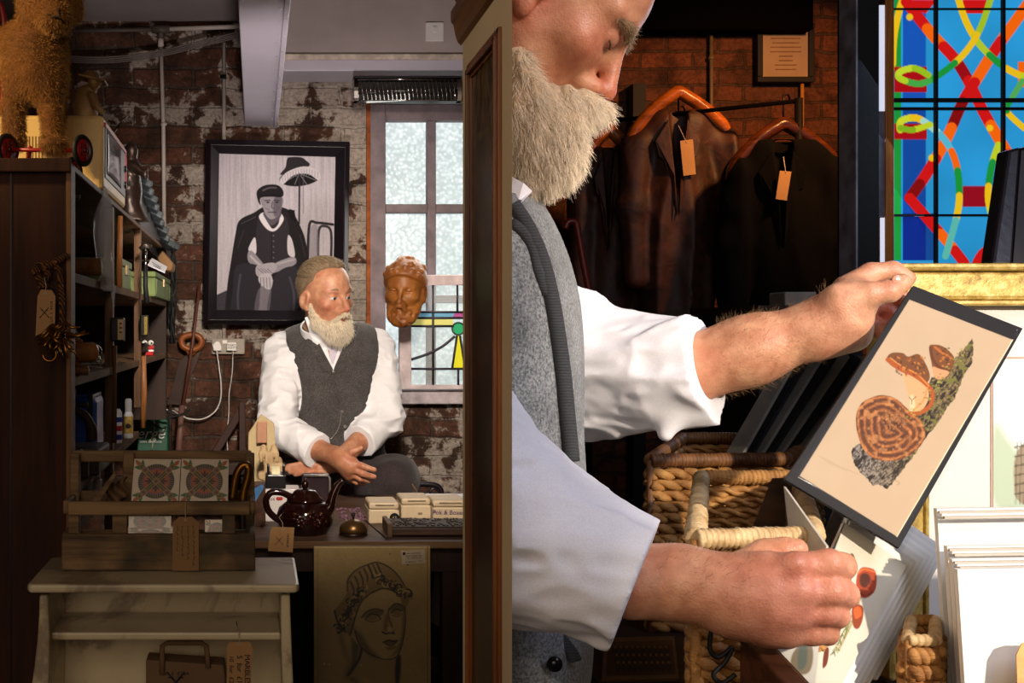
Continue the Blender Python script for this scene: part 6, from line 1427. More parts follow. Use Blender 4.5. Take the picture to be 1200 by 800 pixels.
# stool, chair
st = thing('wooden_stool', 'tall dark wooden stool under the seated man', 'stool', (WX(398, 3.97), 3.97, 0))
zs = WZ(613, 3.96)
c = Vector((WX(398, 3.97), 3.97, 0)); obj('seat', MB().lathe([(.165, zs - .035), (.172, zs - .03), (.172, zs - .006), (.165, zs)], c, 'z', 32), Wm, st, smooth=False)
for a in (.785, 2.356, 3.927, 5.498): obj('leg', MB().tube([c + Vector((.12 * math.cos(a), .12 * math.sin(a), zs - .03)), c + Vector((.16 * math.cos(a), .16 * math.sin(a), 0))], .014, 10), Wm, st, smooth=True)
bc = thing('bentwood_chair', 'black bentwood armchair against the brick right of the man', 'chair', (WX(520, 4.2), 4.2, 0))
m = MB().tube([P(x, y, 4.15) for x, y in smooth([(472, 569), (490, 567), (508, 568), (516, 573), (517, 584), (512, 600)], False)], .010, 10); m.tube([P(x, y, 4.15) for x, y in smooth([(504, 600), (503, 580), (508, 572), (515, 577), (516, 590)], False)], .005, 8)
obj('arm', m, M_fr, bc, smooth=True)
obj('backrest', MB().prism([P(472, 578, 4.3), P(500, 576, 4.3), P(543, 580, 4.3), P(543, 620, 4.3), P(472, 620, 4.3)], (0, .03, 0)), plain('black_leather', '#1d1619', .45), bc, bevel=.008)
obj('seat', MB().box2((WX(472, 4.1), 4.05, .43), (WX(545, 4.1), 4.4, .48)), plain('black_leather', '#1d1619', .45), bc, bevel=.01)
for x in (WX(475, 4.1), WX(541, 4.1)):
    for y in (4.08, 4.37): obj('leg', MB().box2((x - .015, y - .015, 0), (x + .015, y + .015, .43 if y < 4.2 else .75)), M_fr, bc)
# terracotta head on the window post
CURLS = []
g_ = np.random.default_rng(12)
for k in range(46):
    a_, b_ = g_.uniform(-PI, PI), g_.uniform(.0, 1.35); n_ = A((math.sin(b_) * math.cos(a_), math.sin(b_) * math.sin(a_), math.cos(b_))); c_ = A((-.006, 0, .028)) + n_ * A((.112, .089, .100))
    if .75 * c_[0] - c_[2] < .012: CURLS.append(c_)
f3 = Frame(P(475, 338, 4.22), axes(-20, 10, -3), .83)
def clay(p):
    q = f3.loc(p); m_ = mir(q); f = head(q, .002)
    f = smin(f, cone(m_, (.0, .062, -.04), (.06, .035, -.11), .02, .026), .02); f = smin(f, ell(q, (.07, 0, -.12), (.038, .042, .034)), .015)
    f = smin(f, cone(m_, (.112, .004, -.058), (.088, .036, -.085), .011, .008), .006); f = smax(f, -ell(q, (.112, 0, -.074), (.012, .014, .005)), .004)
    cap = smax(skull(q) - .016, (.75 * q[:, 0] - q[:, 2]) / 1.25 + .0, .01)
    f = smin(f, cap, .006)
    for c_ in CURLS: f = smin(f, np.abs(np.linalg.norm(q - c_, axis=1) - .0095) - .0045, .004)
    wb_ = np.clip((-.07 - q[:, 2]) / .02, 0, 1); f = f - wb_ * .007 * (1 - 2 * np.abs(2 * vnoise(q * 60 + 9) - 1)); f = smin(f, cone(m_, (.08, .012, .019), (.064, .05, .016), .008, .007), .006)
    return np.maximum(f, -(q[:, 2] + .155))
t = NT('terracotta'); co = t.coord(); n = t.noise(co, 14, 4); r = t.ramp(n, 0, [(.3, '#7a4218'), (.7, '#a8692c')]); t.l(r, 0, t.b, 'Base Color'); t.set(Roughness=.5); t.bump(t.noise(co, 120), 0, .15, .003); M_terra = t.m
th_ = thing('clay_head', 'terracotta bearded head with curly hair mounted before the window', 'sculpture', P(474, 378, 4.26)); body('sculpted_head', clay, f3.c - .19, f3.c + .19, .0035, M_terra, th_)
obj('wall_peg', MB().tube([P(474, 345, 4.30), P(474, 345, 4.42)], .012, 10), M_brd, th_)
# ================================================================ RIGHT ROOM: setting
RB = 5.2
struct('wall_far', MB().box2((kR * RB - .05, RB, 0), (4.2, RB + .2, 3.0)), M_brick_r)
struct('wall_right', MB().box2((4.0, .2, 0), (4.2, RB + .2, 3.0)), M_darkwall)
struct('ceiling_right', MB().box2((.3, 1.2, 2.85), (4.2, RB + .2, 2.95)), M_darkwall)
struct('beam', MB().box2((WX(700, 5.1), 5.06, WZ(34, 5.06)), (WX(953, 5.06), 5.16, 2.85)), plain('black_beam', '#040303', 1, spec=.05))  # even near-black colour, rough and dull
struct('trim_5', MB().box2((WX(742, 5.1), 5.1, 0), (WX(757, 5.1), 5.19, 2.4)), plain('black_timber', '#0d0a09', .7))
# stained glass window
SGD = 3.5
wn = thing('window_2', 'x', 'x'); del wn['label']; del wn['category']; wn['kind'] = 'structure'
M_ow = wood('orange_window_wood', '#8a4a14', '#c0782c', along='z', rough=.4)
obj('post', MB().pbox(1005, -60, 1030, 330, SGD - .03, .12), plain('black_timber', '#0d0a09', .7), wn)
obj('post_edge', MB().pbox(1003, -60, 1005.2, 340, SGD - .032, .1), plain('chipped_white_edge', '#8a8794', .6, var=.5, scale=12), wn)
obj('wood_stile', MB().pbox(1038, -60, 1048, 345, SGD, .008), M_ow, wn, bevel=.002)
t = NT('daylight_gap'); t.b.inputs['Emission Color'].default_value = L4('#c9cfe4'); t.b.inputs['Emission Strength'].default_value = .9; M_gap = t.m
obj('daylight_gap', MB().pbox(1030.5, 6, 1037, 130, SGD + .006, .004).pbox(1032, 255, 1037.5, 345, SGD + .006, .004), M_gap, wn)
obj('rebate', MB().pbox(1029.5, 131, 1037.5, 254, SGD + .006, .004), plain('grey_rebate', '#6a6470', .6, var=.4), wn)
def paint_glass(x, y):
    a = Art(x, y, '#1f86c4')
    n = fbm(np.stack([x * .02, y * .02, x * 0 + 3], -1), 2)[..., None]; a.c = a.c * (1.25 - .8 * n) + np.array(lin('#3fb4e0')) * .25
    a.poly([(1058, 0), (1098, 0), (1098, 118), (1058, 118)], '#1440b4', .8, False, .85); a.poly([(1058, 126), (1098, 126), (1098, 305), (1058, 305)], '#123a9a', .8, False, .9); a.poly([(1085, 0), (1098, 0), (1098, 305), (1085, 305)], '#2c9fd6', 1, False, .9)
    a.poly([(1058, 250), (1098, 250), (1098, 305), (1058, 305)], '#101f80', .8, False, .8)
    R_, O_, Y_, G_ = '#d81818', '#ff6a10', '#f5c81a', '#1f9a3a'
    a.poly([(1048, -20), (1056, -20), (1056, 305), (1048, 305)], G_, .6, False); a.line([(1046, 75), (1048, 40), (1056, 5), (1064, -10)], 8, Y_); a.line([(1046.5, 50), (1046.5, 80)], 5, Y_)
    a.poly([(1048, 78), (1086, 78), (1086, 108), (1048, 108)], '#b01018', .6, False); a.poly([(1048, 145), (1086, 145), (1086, 163), (1048, 163)], '#b01018', .6, False)
    a.poly([(1128, 0), (1156, 0), (1156, 16), (1128, 16)], R_, .6, False); a.poly([(1128, 218), (1156, 218), (1156, 242), (1128, 242)], '#9a1020', .6, False); a.poly([(1193, 72), (1210, 72), (1210, 102), (1193, 102)], O_, .6, False); a.poly([(1062, 0), (1098, 0), (1085, 16), (1066, 10)], R_, .8, False)
    def ribbon(pts, w, cols):
        pts = smooth(pts, False, 6); n = len(pts) - 1
        for i in range(n): a.line([pts[i], pts[i + 1]], w, cols[(i * len(cols)) // n], .8, False)
    ribbon([(1062, 2), (1092, 40), (1118, 68), (1135, 95), (1152, 130), (1172, 165), (1200, 210)], 13, [R_, O_, R_, '#a01018', R_, R_, O_, R_])
    ribbon([(1215, -10), (1190, 25), (1165, 60), (1145, 92), (1128, 120), (1108, 165), (1085, 205), (1066, 232)], 13, [O_, O_, R_, O_, R_, '#8a1010', O_, R_, '#8a1010'])
    ribbon([(1066, 232), (1092, 262), (1112, 285), (1130, 308)], 12, [R_, R_, O_, R_])
    ribbon([(1122, -5), (1132, 25), (1148, 52), (1172, 75), (1195, 88), (1215, 92)], 8, [Y_, Y_, '#b8d030', G_, Y_, '#c8d828'])
    ribbon([(1162, -5), (1148, 35), (1128, 65), (1100, 88), (1078, 98), (1055, 92), (1055, 84), (1072, 80), (1088, 88)], 7.5, ['#a8c828', Y_, G_, '#48b048', '#b8d828', '#c8e030', '#a0c820'])
    ribbon([(1055, 152), (1056, 142), (1072, 138), (1088, 146), (1108, 165), (1120, 190), (1124, 220), (1122, 250), (1108, 300)], 8, ['#c8d828', '#d8e030', Y_, '#a8e0d0', '#58c0d8', O_, G_, Y_, '#60c0b0'])
    ribbon([(1090, 146), (1070, 152), (1055, 150)], 7, ['#c8d828', '#88b820']); ribbon([(1200, 150), (1180, 130), (1186, 115), (1198, 95)], 7, [Y_, G_, '#58b058'])
    ribbon([(1170, 170), (1162, 195), (1158, 230), (1164, 262), (1168, 300)], 8, ['#c8d828', G_, Y_, '#d0e030', '#a8e0d0'])
    ribbon([(1180, 305), (1155, 295), (1140, 320)], 12, [R_, R_])
    for k in range(3): a.ell((1066, 1092, 1160)[k], (20, 185, 150)[k], 4, 4, Y_, 1)
    return np.clip(a.c, 0, 1)
gq = [(1045, -60), (1260, -60), (1260, 345), (1045, 345)]
art_panel('stained_glass', [P(*q, SGD + .03) for q in gq], 260, 330, paint_glass, attr_mat('backlit_glass', .15, emit=.72, spec=.5), wn, gq)
m = MB()
for x in (1098, 1177): m.pbox(x - 1.6, -60, x + 1.6, 345, SGD + .018, .02)
for y, w in ((117, 4.5), (127, 3), (252, 2.5), (10, 1.5)): m.pbox(1045, y - w / 2, 1260, y + w / 2, SGD + .018, .02)
obj('lead_bars', m, plain('black_timber', '#0d0a09', .7), wn)
# notice, pipes
nt = thing('framed_notice', 'small black framed typed notice on the warm brick wall', 'notice', P(922, 95, 5.15))
def rect_frame(x0, y0, x1, y1, w, d0, d1):
    m = MB()
    for r in ((x0, y0, x1, y0 + w), (x0, y1 - w, x1, y1), (x0, y0 + w, x0 + w, y1 - w), (x1 - w, y0 + w, x1, y1 - w)): m.pbox(*r, d0, d1 - d0)
    return m
obj('frame', rect_frame(888, 27, 955, 96, 6.5, 5.14, 5.17), plain('black_timber', '#0d0a09', .7), nt, bevel=.003)
obj('notice_sheet', MB().pbox(893, 32, 950, 91, 5.155, .008), plain('aged_notice_paper', '#9c8468', .8, var=.06), nt)
m = MB(); rs = random.Random(3)
for k in range(9): yy = 39 + k * 5.2; h_ = rs.uniform(12, 22) if k not in (5, 6) else 8; m.pbox(921 - h_, yy, 921 + h_, yy + 1.3, 5.153, .002)
obj('typed_lines', m, plain('faded_ink', '#7a5a3e', .8), nt)
single('brass_pipe', MB().tube([P(940, 96, 5.17), P(940, 200, 5.17)], .008, 10), plain('ochre_pipe', '#b07a34', .5), 'ochre vertical pipe below the framed notice', 'pipe', smooth=True)
single('dim_pipe', MB().tube([P(833.5, 34, 5.17), P(833.5, 200, 5.17)], .008, 10).tube([P(833.5, 66, 5.17), P(833.5, 70, 5.17)], .013, 10), plain('dim_pipe', '#6a5a40', .5), 'dim vertical pipe on the brick behind the brown jacket', 'pipe', smooth=True)
# ---- jackets on the rail
JD = 4.3
rl = thing('garment_rail', 'dark garment rail carrying the jackets', 'rail', (WX(830, JD), JD, 0))
RZ = WZ(122, JD)
obj('rail_bar', MB().tube([(WX(690, 4.7), 4.7, RZ), (WX(938, 4.235), 4.235, RZ)], .008, 12), plain('matt_black_rail', '#050404', 1, spec=.05), rl, smooth=True)
for x, y in ((WX(690, 4.7), 4.7), (WX(936, 4.24), 4.24)): obj('rail_post', MB().tube([(x, y, 0), (x, y, RZ + .01)], .014, 12), plain('black_metal', '#0f0d0d', .45), rl, smooth=True)
M_hang = wood('hanger_wood', '#6a3410', '#b8651f', along='x', rough=.25)
t = NT('brown_leather'); co = t.coord(); n = t.noise(co, 9, 5, .6, 1.2); r = t.ramp(n, 0, [(.32, '#160904'), (.72, '#4f2510')]); t.l(r, 0, t.b, 'Base Color'); t.set(Roughness=.62); t.bump(t.noise(co, 20, 3, .5, .5), 0, .3, .01); M_leath = t.m
M_wool = fabric('black_wool', '#030303', '#070606', 260, 1, .0)
def jacket(cx, hy, half, drop, d, mat, label, tagp, hang_mat=M_hang, lit=True, seed=1):
    t = thing('hanging_jacket', label, 'jacket', P(cx, hy + drop, d), 'jackets on the garment rail')
    px2m = d / F; w = half * px2m
    def f(p):
        C = P(cx, hy, d)
        s = chain(p, [C + Vector((-w * .88, 0, -.105)), C + Vector((-w * .35, 0, -.035)), C + Vector((w * .35, 0, -.035)), C + Vector((w * .88, 0, -.105))], [.045, .05, .05, .045], .03)
        b_ = ell(p, C + Vector((0, 0, -drop * px2m * .5)), (w * .82, .10, drop * px2m * .54)); g = smin(s, b_, .06)
        for sg in (-1, 1): g = smin(g, chain(p, [C + Vector((sg * w * .90, -.01, -.12)), C + Vector((sg * w * 1.02, -.02, -.35)), C + Vector((sg * w * .98, -.03, -.62))], [.055, .052, .042], .03), .025)
        g = g - folds(p, .022, 6, seed, (1.5, 1, .22)) - folds(p, .006, 14, seed + 5, (1, 1, .4))
        x, y = proj(p); v = inpoly(x, y, [(cx - half * .2, hy - 8), (cx - half * .10, hy + 50), (cx, hy + 105), (cx + half * .10, hy + 50), (cx + half * .2, hy - 8)]) * px2m
        g = np.maximum(g, np.where(p[:, 1] < d + .0, -v, -1)); return np.maximum(g, p[:, 2] - (C.z + .02))
    C = P(cx, hy, d)
    body('jacket_body', f, (C.x - w * 1.5, d - .2, C.z - drop * px2m * 1.1), (C.x + w * 1.5, d + .2, C.z + .05), .011, mat, t)
    lap = MB()
    for sg in (-1, 1): lap.prism([P(cx + sg * half * x_, hy + y_, d - .09 - .03 * (y_ > 60)) for x_, y_ in ((.2, 4), (.48, 30), (.40, 48), (.30, 52), (.02, 118), (.06, 70))], (0, .012, 0))
    obj('lapel', lap, mat, t, bevel=.004)
    h = obj('hanger', MB().tube([P(cx + half * x_, hy + y_, d - .02) for x_, y_ in smooth([(-1.02, 40), (-.9, 18), (-.5, -8), (-.12, -24), (0, -27), (.12, -24), (.5, -10), (.9, 10), (1.02, 28)], False, 4)], .024, 10), hang_mat, t, smooth=True)
    obj('hook', MB().tube([P(cx, hy - 22, d), (C.x, d, RZ - .0), (C.x, d, RZ + .025), (C.x + .02, d + .006, RZ + .03), (C.x + .03, d + .01, RZ + .006)], .0035, 8), plain('black_metal', '#0f0d0d', .45), h, smooth=True)
    if tagp:
        a = tagp; g = obj('swing_tag', MB().prism([P(x, y, d - .13) for x, y in a], (0, .004, 0)), plain('tag_buff', '#b98e56', .7, var=.06), t)
        obj('tag_string', MB().tube([P((a[0][0] + a[1][0]) / 2, a[0][1] + 2, d - .132), P(cx, hy + 12, d - .1)], .0016, 6), plain('tag_string', '#b9a88e', .8), t)
    return t
jacket(795, 135, 56, 290, 4.495, M_leath, 'brown leather jacket on a thick wooden hanger with buff tag', [(797, 165), (812, 163), (815.5, 204), (801, 206)], seed=2)
jacket(918, 172, 60, 260, 4.27, M_wool, 'black wool jacket on a dark hanger with cream tag below the notice', [(914, 200), (927.5, 201), (922, 235), (909, 233)], wood('dark_hanger', '#2a1408', '#5a2c12', along='x', rough=.25), seed=7)
jacket(713, 178, 34, 280, 4.655, M_leath, 'dark brown coat half hidden behind the profile beard', None, seed=11)
obj_c = bpy.data.objects
single('walking_cane', MB().tube([P(x, y, 4.0) for x, y in smooth([(662, 268), (666, 260), (674, 260), (677, 270), (684, 310), (692, 350), (706, 430)], False)], .011, 10), plain('red_cane', '#7a2410', .35), 'reddish walking cane standing among the dark coats', 'cane', smooth=True)
single('white_carton', MB().pbox(920, 342, 957, 358, 3.2, .1), plain('dim_white_card', '#8a8078', .7), 'small pale carton behind the raised forearm', 'carton', bevel=.003)
cst = thing('low_cabinet', 'dark low cabinet in the shade under the pale carton', 'cabinet', (WX(930, 3.25), 3.3, 0))
obj('cabinet_body', MB().box2((WX(880, 3.2), 3.15, 0), (WX(1000, 3.2), 3.6, WZ(358, 3.2) - .02)), plain('black_timber', '#0d0a09', .7), cst); obj('cabinet_top', MB().box2((WX(875, 3.2), 3.13, WZ(358, 3.2) - .02), (WX(1005, 3.2), 3.62, WZ(358, 3.2) - .0005)), Wk, cst)
# ---- display table with baskets
TZ2 = Z(-.45)
tb = thing('display_table', 'dark wooden display table under the baskets of prints', 'table', (.8, 1.6, 0))
obj('table_top', MB().prism([(.41, .93, TZ2 - .03), (1.6, .93, TZ2 - .03), (1.6, 2.4, TZ2 - .03), (.48, 2.4, TZ2 - .03)], (0, 0, .03)), Wk, tb, bevel=.003)
for x in (.56, 1.54):
    for y in (.98, 2.34): obj('leg', MB().box2((x, y, 0), (x + .05, y + .05, TZ2 - .03)), Wk, tb)
t = NT('seagrass_weave'); co = t.coord(); n = t.noise(co, 30, 4); r = t.ramp(n, 0, [(.3, '#7a4a1c'), (.7, '#c8924e')]); t.l(r, 0, t.b, 'Base Color'); t.set(Roughness=.7); t.bump(t.noise(t.coord(scale=(1, 1, 4)), 110, 3), 0, .5, .004); M_sea = t.m
t = NT('cane_binding'); co = t.coord(); n = t.noise(co, 40, 4); r = t.ramp(n, 0, [(.3, '#9a7648'), (.7, '#d8bc8c')]); t.l(r, 0, t.b, 'Base Color'); t.set(Roughness=.55); t.bump(t.noise(co, 200, 2), 0, .4, .003); M_bind = t.m
t = NT('dark_cane_binding'); co = t.coord(); n = t.noise(co, 40, 4); r = t.ramp(n, 0, [(.3, '#4a2c14'), (.7, '#8a5a30')]); t.l(r, 0, t.b, 'Base Color'); t.set(Roughness=.55); M_bindd = t.m
def wrapped(m, a, b, r, pitch=.0055, seed=0):
    """A rim bar bound round and round with cane."""
    a, b = Vector(a), Vector(b); n = max(2, int((b - a).length / pitch)); rs = random.Random(seed)
    pts, rad = [], []
    for i in range(n):
        p0 = a.lerp(b, i / n); p1 = a.lerp(b, (i + .5) / n); k = rs.uniform(.94, 1.06)
        pts += [p0, a.lerp(b, (i + .18) / n), p1, a.lerp(b, (i + .82) / n)]; rad += [r * .86, r * k, r * 1.04 * k, r * k]
    pts.append(b); rad.append(r * .86); m.tube(pts, rad, 10); return m
def basket(name, label, cor, zt, zb, rim_r, mats, knot, inner=True, seed=0, rows=None):
    """cor: FL, FR, BR, BL plan points (x, y)."""
    c = sum((Vector((x, y, 0)) for x, y in cor), Vector()) / 4
    t = thing(name, label, 'basket', (c.x, c.y, zb))
    for i in range(4):
        a, b = cor[i], cor[(i + 1) % 4]; m = MB(); wrapped(m, (*a, zt), (*b, zt), rim_r, seed=seed + i); obj('rim', m, mats[0] if i != 2 else mats[1], t, smooth=True)
    for x, y in cor: obj('corner_stake', MB().tube([(x, y, zb), (x, y, zt)], rim_r * .55, 8), mats[1], t, smooth=True)
    rs = random.Random(seed)
    for i in range(4):
        a, b = Vector((*cor[i], 0)), Vector((*cor[(i + 1) % 4], 0)); L_ = (b - a).length; u = (b - a).normalized(); nrm = Vector((u.y, -u.x, 0)); m = MB()
        n = max(3, int(L_ / knot)); k = max(2, int((zt - zb - rim_r) / (knot * .62)))
        for r_ in range(k):
            z = zb + (r_ + .5) * (zt - zb - rim_r * 1.2) / k; ns = n * 8
            for ph in (0, PI):
                pts, rad = [], []
                for j in range(ns + 1):
                    q = a.lerp(b, j / ns); w_ = j / 8 * PI + ph + r_ * 1.3
                    pts.append(q + nrm * .0045 * math.sin(w_) + Vector((0, 0, z + .0042 * math.cos(w_) + rs.uniform(-.0006, .0006)))); rad.append(knot * (.21 + .07 * math.sin(w_)))
                m.tube(pts, rad, 7)
        obj('woven_side', m, mats[2], t, smooth=True)
        m = MB()
        for j in range(0, n + 1, 2):
            q = a.lerp(b, min(.98, max(.02, j / n))); m.tube([(q.x, q.y, zb), (q.x, q.y, zt)], .0018, 6)
        obj('stakes', m, mats[1], t, smooth=True)
    obj('base', MB().prism([(x, y, zb + .0005) for x, y in cor], (0, 0, .006)), mats[2], t)
    return t
def xy(px, py, d): v = P(px, py, d); return (v.x, v.y)
ZR1 = Z(-.193); kz = lambda px, d: ((px - PX) / F * d, d)
basket('wicker_basket', 'open wicker basket with pale bound rim right under the near wrist', [kz(815, 1.10), kz(955, 1.115), kz(935, 1.56), kz(822, 1.56)], ZR1, TZ2, .0098, (M_bind, M_sea, M_sea), .022, seed=3)
ZR2 = Z(-.195)
basket('wicker_basket', 'darker wicker basket standing behind the open one', [kz(762, 1.78), kz(922, 1.80), kz(960, 2.15), kz(800, 2.15)], ZR2, TZ2, .0105, (M_bindd, M_bindd, M_sea), .026, seed=9)
basket('wicker_basket', 'small plaited basket at the foot of the white mounts', [kz(1064, 1.085), kz(1096, 1.085), kz(1096, 1.16), kz(1068, 1.16)], WZ(750, 1.085), TZ2, .0055, (M_bind, M_sea, M_sea), .022, seed=14)
# cable in the front basket side, dark tray, old photograph
single('black_lead', MB().tube([P(x, y, 1.075) for x, y in smooth([(834, 735), (832, 760), (842, 770), (858, 758), (850, 775), (836, 790), (846, 800), (862, 790)], False)], .0022, 8), M_tyre, 'thin black lead tangled on the basket side', 'cable', smooth=True)
dt = thing('wooden_box', 'dark wooden box edge slanting below the near hand', 'box', P(895, 800, 1.04))
a, b = P(866, 742, 1.065), P(930, 812, 1.0)
obj('box_side', MB().prism([a, b, b + Vector((0, 0, -.07)), a + Vector((0, 0, -.10))], (.022, .006, 0)), wood('drawer_wood', '#2c140b', '#55301c', along='x', rough=.4), dt, bevel=.002)
obj('box_rail', MB().prism([a + Vector((.022, .004, -.012)), b + Vector((.022, .004, -.012)), b + Vector((.034, .004, -.012)), a + Vector((.034, .004, -.012))], (0, 0, -.05)), wood('drawer_wood', '#2c140b', '#55301c', along='x'), dt, bevel=.001)
op = thing('old_photograph', 'old sepia group photograph on card lying on the dark table', 'photograph', P(750, 797, 1.60))
Q = [(708, 747), (790, 745), (796, 795), (705, 797)]
def paint_group(x, y):
    a = Art(x, y, '#7a5a3c'); a.poly([(712, 752), (787, 750), (792, 790), (710, 792)], '#4a3522', 1, False); a.nz(.12, .3, 2); rs = random.Random(5)
    for r_ in range(3):
        for k in range(10): X_, Y_ = 721 + k * 6.6 + r_ * 1.5, 758 + r_ * 9; a.ell(X_, Y_ + 6, 3, 5, '#1d130b', 1, .9); a.ell(X_, Y_, 1.4, 1.8, '#8a6a48', .6, .9)
    a.poly([(712, 752), (787, 750), (787, 755), (712, 757)], '#6a4e32', 2, False, .7); return np.clip(a.c, 0, 1)
cr_ = planar([(708, 747), (790, 745), (796, 795), (705, 797)], (1.70, 1.705, 1.53))
art_panel('photo_face', cr_, 120, 80, paint_group, attr_mat('sepia_print', .6), op, Q); obj('card_mount', MB().prism([p + Vector((0, .0003, -.0008)) for p in cr_], (0, 0, -.003)), plain('card_brown', '#6a4e34', .8), op)
# ================================================================ RIGHT ROOM: prints
M_blackm = plain('black_mount', '#161314', .5, var=.08, bump=.03)
t = NT('clear_sleeve'); t.b.inputs['Base Color'].default_value = (.05, .05, .05, 1); t.set(Roughness=.12, Alpha=.03); t.b.inputs['Specular IOR Level'].default_value = .5
co = t.coord(); t.bump(t.noise(co, 12, 2), 0, .15, .01); M_sleeve = t.m
M_whitem = plain('white_mount', '#e3e1dc', .7, var=.02, bump=.02); M_core = plain('mount_edge', '#b4aca0', .6, var=.1)
hp_ = thing('mounted_print', 'black-mounted fungus print in a clear sleeve held up in both hands', 'print', P(985, 602, 1.15))
QP = [(1070, 335), (1198, 385), (1053, 642), (920, 562)]; DP = [1.30, 1.305, 1.155, 1.15]
CP = planar(QP, DP)
def paint_fungus(x, y):
    a = Art(x, y, '#1a1718')
    a.poly([(1065, 351), (1186, 398), (1050, 628), (936, 557)], '#b39b7f', .8, False); a.line([(1186, 398), (1050, 628)], 1, '#e8d8b8', .6, False)
    a.nz(.03, .05, 2)
    K, Br, Or, Gn, Tn = '#2a1c12', '#6b3f1c', '#a8591f', '#5d5526', '#c9966a'
    # bark
    bark = [(1136, 396), (1138, 402), (1137, 425), (1130, 432), (1124, 447), (1117, 465), (1108, 476), (1100, 490), (1085, 508), (1070, 530), (1052, 553), (1037, 572), (1028, 566), (1020, 567), (1008, 553), (1000, 545), (995, 527), (1003, 518), (1020, 520), (1050, 490), (1075, 470), (1090, 440), (1110, 425), (1122, 412)]
    along, across = (a.x * .66 - a.y * .75), (a.x * .75 + a.y * .66)
    rg = lambda sc, k: 1 - np.abs(2 * fbm(np.stack([along * sc * .5, across * sc, a.x * 0 + k], -1), 3) * 1.14 - 1)
    m = np.clip(.5 - (inpoly(a.x, a.y, bark) + 2.2 * (vnoise(np.stack([a.x * .35, a.y * .35, a.x * 0], -1)) - .5)) / .8, 0, 1)
    a.lay(m, '#2b1d12'); tt = np.clip((a.x - 1010) / 60, 0, 1)[..., None]; hi = np.array(lin('#857a70')) * (1 - tt) + np.array(lin('#7d6a44')) * tt
    a.lay(m * np.clip((rg(.22, 3) - .62) * 4, 0, 1), hi); a.lay(m * np.clip((rg(.5, 9) - .74) * 5, 0, 1) * .8, '#17100a'); a.lay(m * np.clip((vnoise(np.stack([a.x * .3, a.y * .3, a.x * 0 + 8], -1)) - .62) * 6, 0, 1) * np.clip((a.x - 1050) / 30, 0, 1), '#66622c')
    rs = random.Random(8)
    # big bracket
    big = smooth([(1002, 500), (1003, 480), (1012, 468), (1030, 461), (1048, 465), (1062, 478), (1078, 492), (1082, 510), (1070, 526), (1048, 537), (1022, 535), (1008, 522)])
    sd = inpoly(a.x, a.y, big); wob = 5 * (fbm(np.stack([a.x * .09, a.y * .09, a.x * 0], -1), 3) - .45); m = np.clip(.5 - (sd + wob * .25) / .8, 0, 1)
    band = (-sd + wob) ; fr2 = np.sin(band * .8); a.lay(m, '#6b3a1a'); a.lay(m * np.clip(fr2, 0, 1) * .8, '#b06c36'); a.lay(m * np.clip(-fr2 - .3, 0, 1) * .8, '#452612')
    a.lay(m * np.clip((rg(.4, 5) - .78) * 5, 0, 1) * .5, '#2e180c'); a.lay(m * np.clip((vnoise(np.stack([a.x * .25, a.y * .25, a.x * 0 + 2], -1)) - .6) * 4, 0, 1) * .5, '#c88a52')
    knob = np.clip(1 - np.hypot((a.x - 1044) / 20, (a.y - 492) / 17), 0, 1); cells = vnoise(np.stack([a.x * .42, a.y * .42, a.x * 0 + 4], -1)); a.lay(np.clip(knob * 2, 0, 1) * np.clip((.52 - np.abs(cells - .5) * 4) * 2, 0, 1) * m, '#32190c'); a.lay(np.clip(knob * 2, 0, 1) * np.clip((cells - .6) * 5, 0, 1) * m, '#8f5a34')
    rs = random.Random(8)
    # stalked bracket
    a.poly([(1055, 432), (1066, 436), (1080, 446), (1086, 462), (1078, 478), (1064, 480), (1062, 462)], Tn, .8); a.poly([(1064, 462), (1068, 462), (1070, 478), (1064, 479)], '#e0b48c', 2)
    a.poly([(1038, 418), (1044, 412), (1056, 412), (1062, 416), (1074, 413), (1082, 424), (1087, 438), (1083, 446), (1072, 440), (1056, 434), (1042, 426)], Br, .8); a.line([(1039, 420), (1052, 430), (1068, 437), (1082, 447), (1090, 458), (1088, 472), (1076, 481), (1064, 482)], 5, '#9a4a18', 1); a.line([(1042, 418), (1056, 428), (1072, 436), (1086, 450)], 1.4, '#c87a34', 1); a.line([(1084, 452), (1080, 466), (1068, 478)], 2, '#c8824a', 1)
    for k in range(50): a.ell(1046 + rs.random() * 36, 416 + rs.random() * 22, rs.uniform(1, 2.4), rs.uniform(.7, 1.4), rs.choice(['#3a2010', '#b8702c', '#8a4a1c', '#4f2a12']), .6, .7, rs.random() * 3)
    a.line([(1063, 463), (1066, 466), (1071, 462)], .8, K, .5); a.line([(1066, 466), (1066, 471)], .7, K, .5)
    # upper bracket
    a.poly([(1086, 405), (1092, 402), (1102, 404), (1112, 412), (1116, 420), (1112, 432), (1102, 442), (1093, 440), (1089, 424)], Br, .8); a.line([(1088, 406), (1090, 418), (1098, 428), (1110, 432)], 3, '#5a2c12', 1); a.line([(1093, 405), (1102, 412), (1112, 418)], 2.5, '#a85a22', 1); a.poly([(1090, 428), (1098, 430), (1110, 434), (1102, 442), (1093, 440)], '#c08a62', 1)
    for k in range(24): a.ell(1094 + rs.random() * 18, 406 + rs.random() * 22, 1.6, 1.1, rs.choice(['#3a2010', '#b8702c', '#8a4a1c']), .6, .7)
    for k in range(60): t_ = rs.random(); a.ell(1062 + 66 * t_ + rs.uniform(-5, 5), 486 - 76 * t_ + rs.uniform(-6, 6), rs.uniform(1, 2), 1, rs.choice(['#8a8434', '#6a6a2c', '#a39a48']), .7, .6)
    for k, (x0_, x1_) in enumerate(((958, 976), (962, 1003), (966, 990))): a.line([(x0_ , 533 + k * 3.2), (x1_, 533 + k * 3.2 + (x1_ - x0_) * .42)], .6, '#8a7358', .5, False, .5)
    a.line([(1047, 561), (1052, 564), (1049, 566)], .7, '#8a7358', .5)
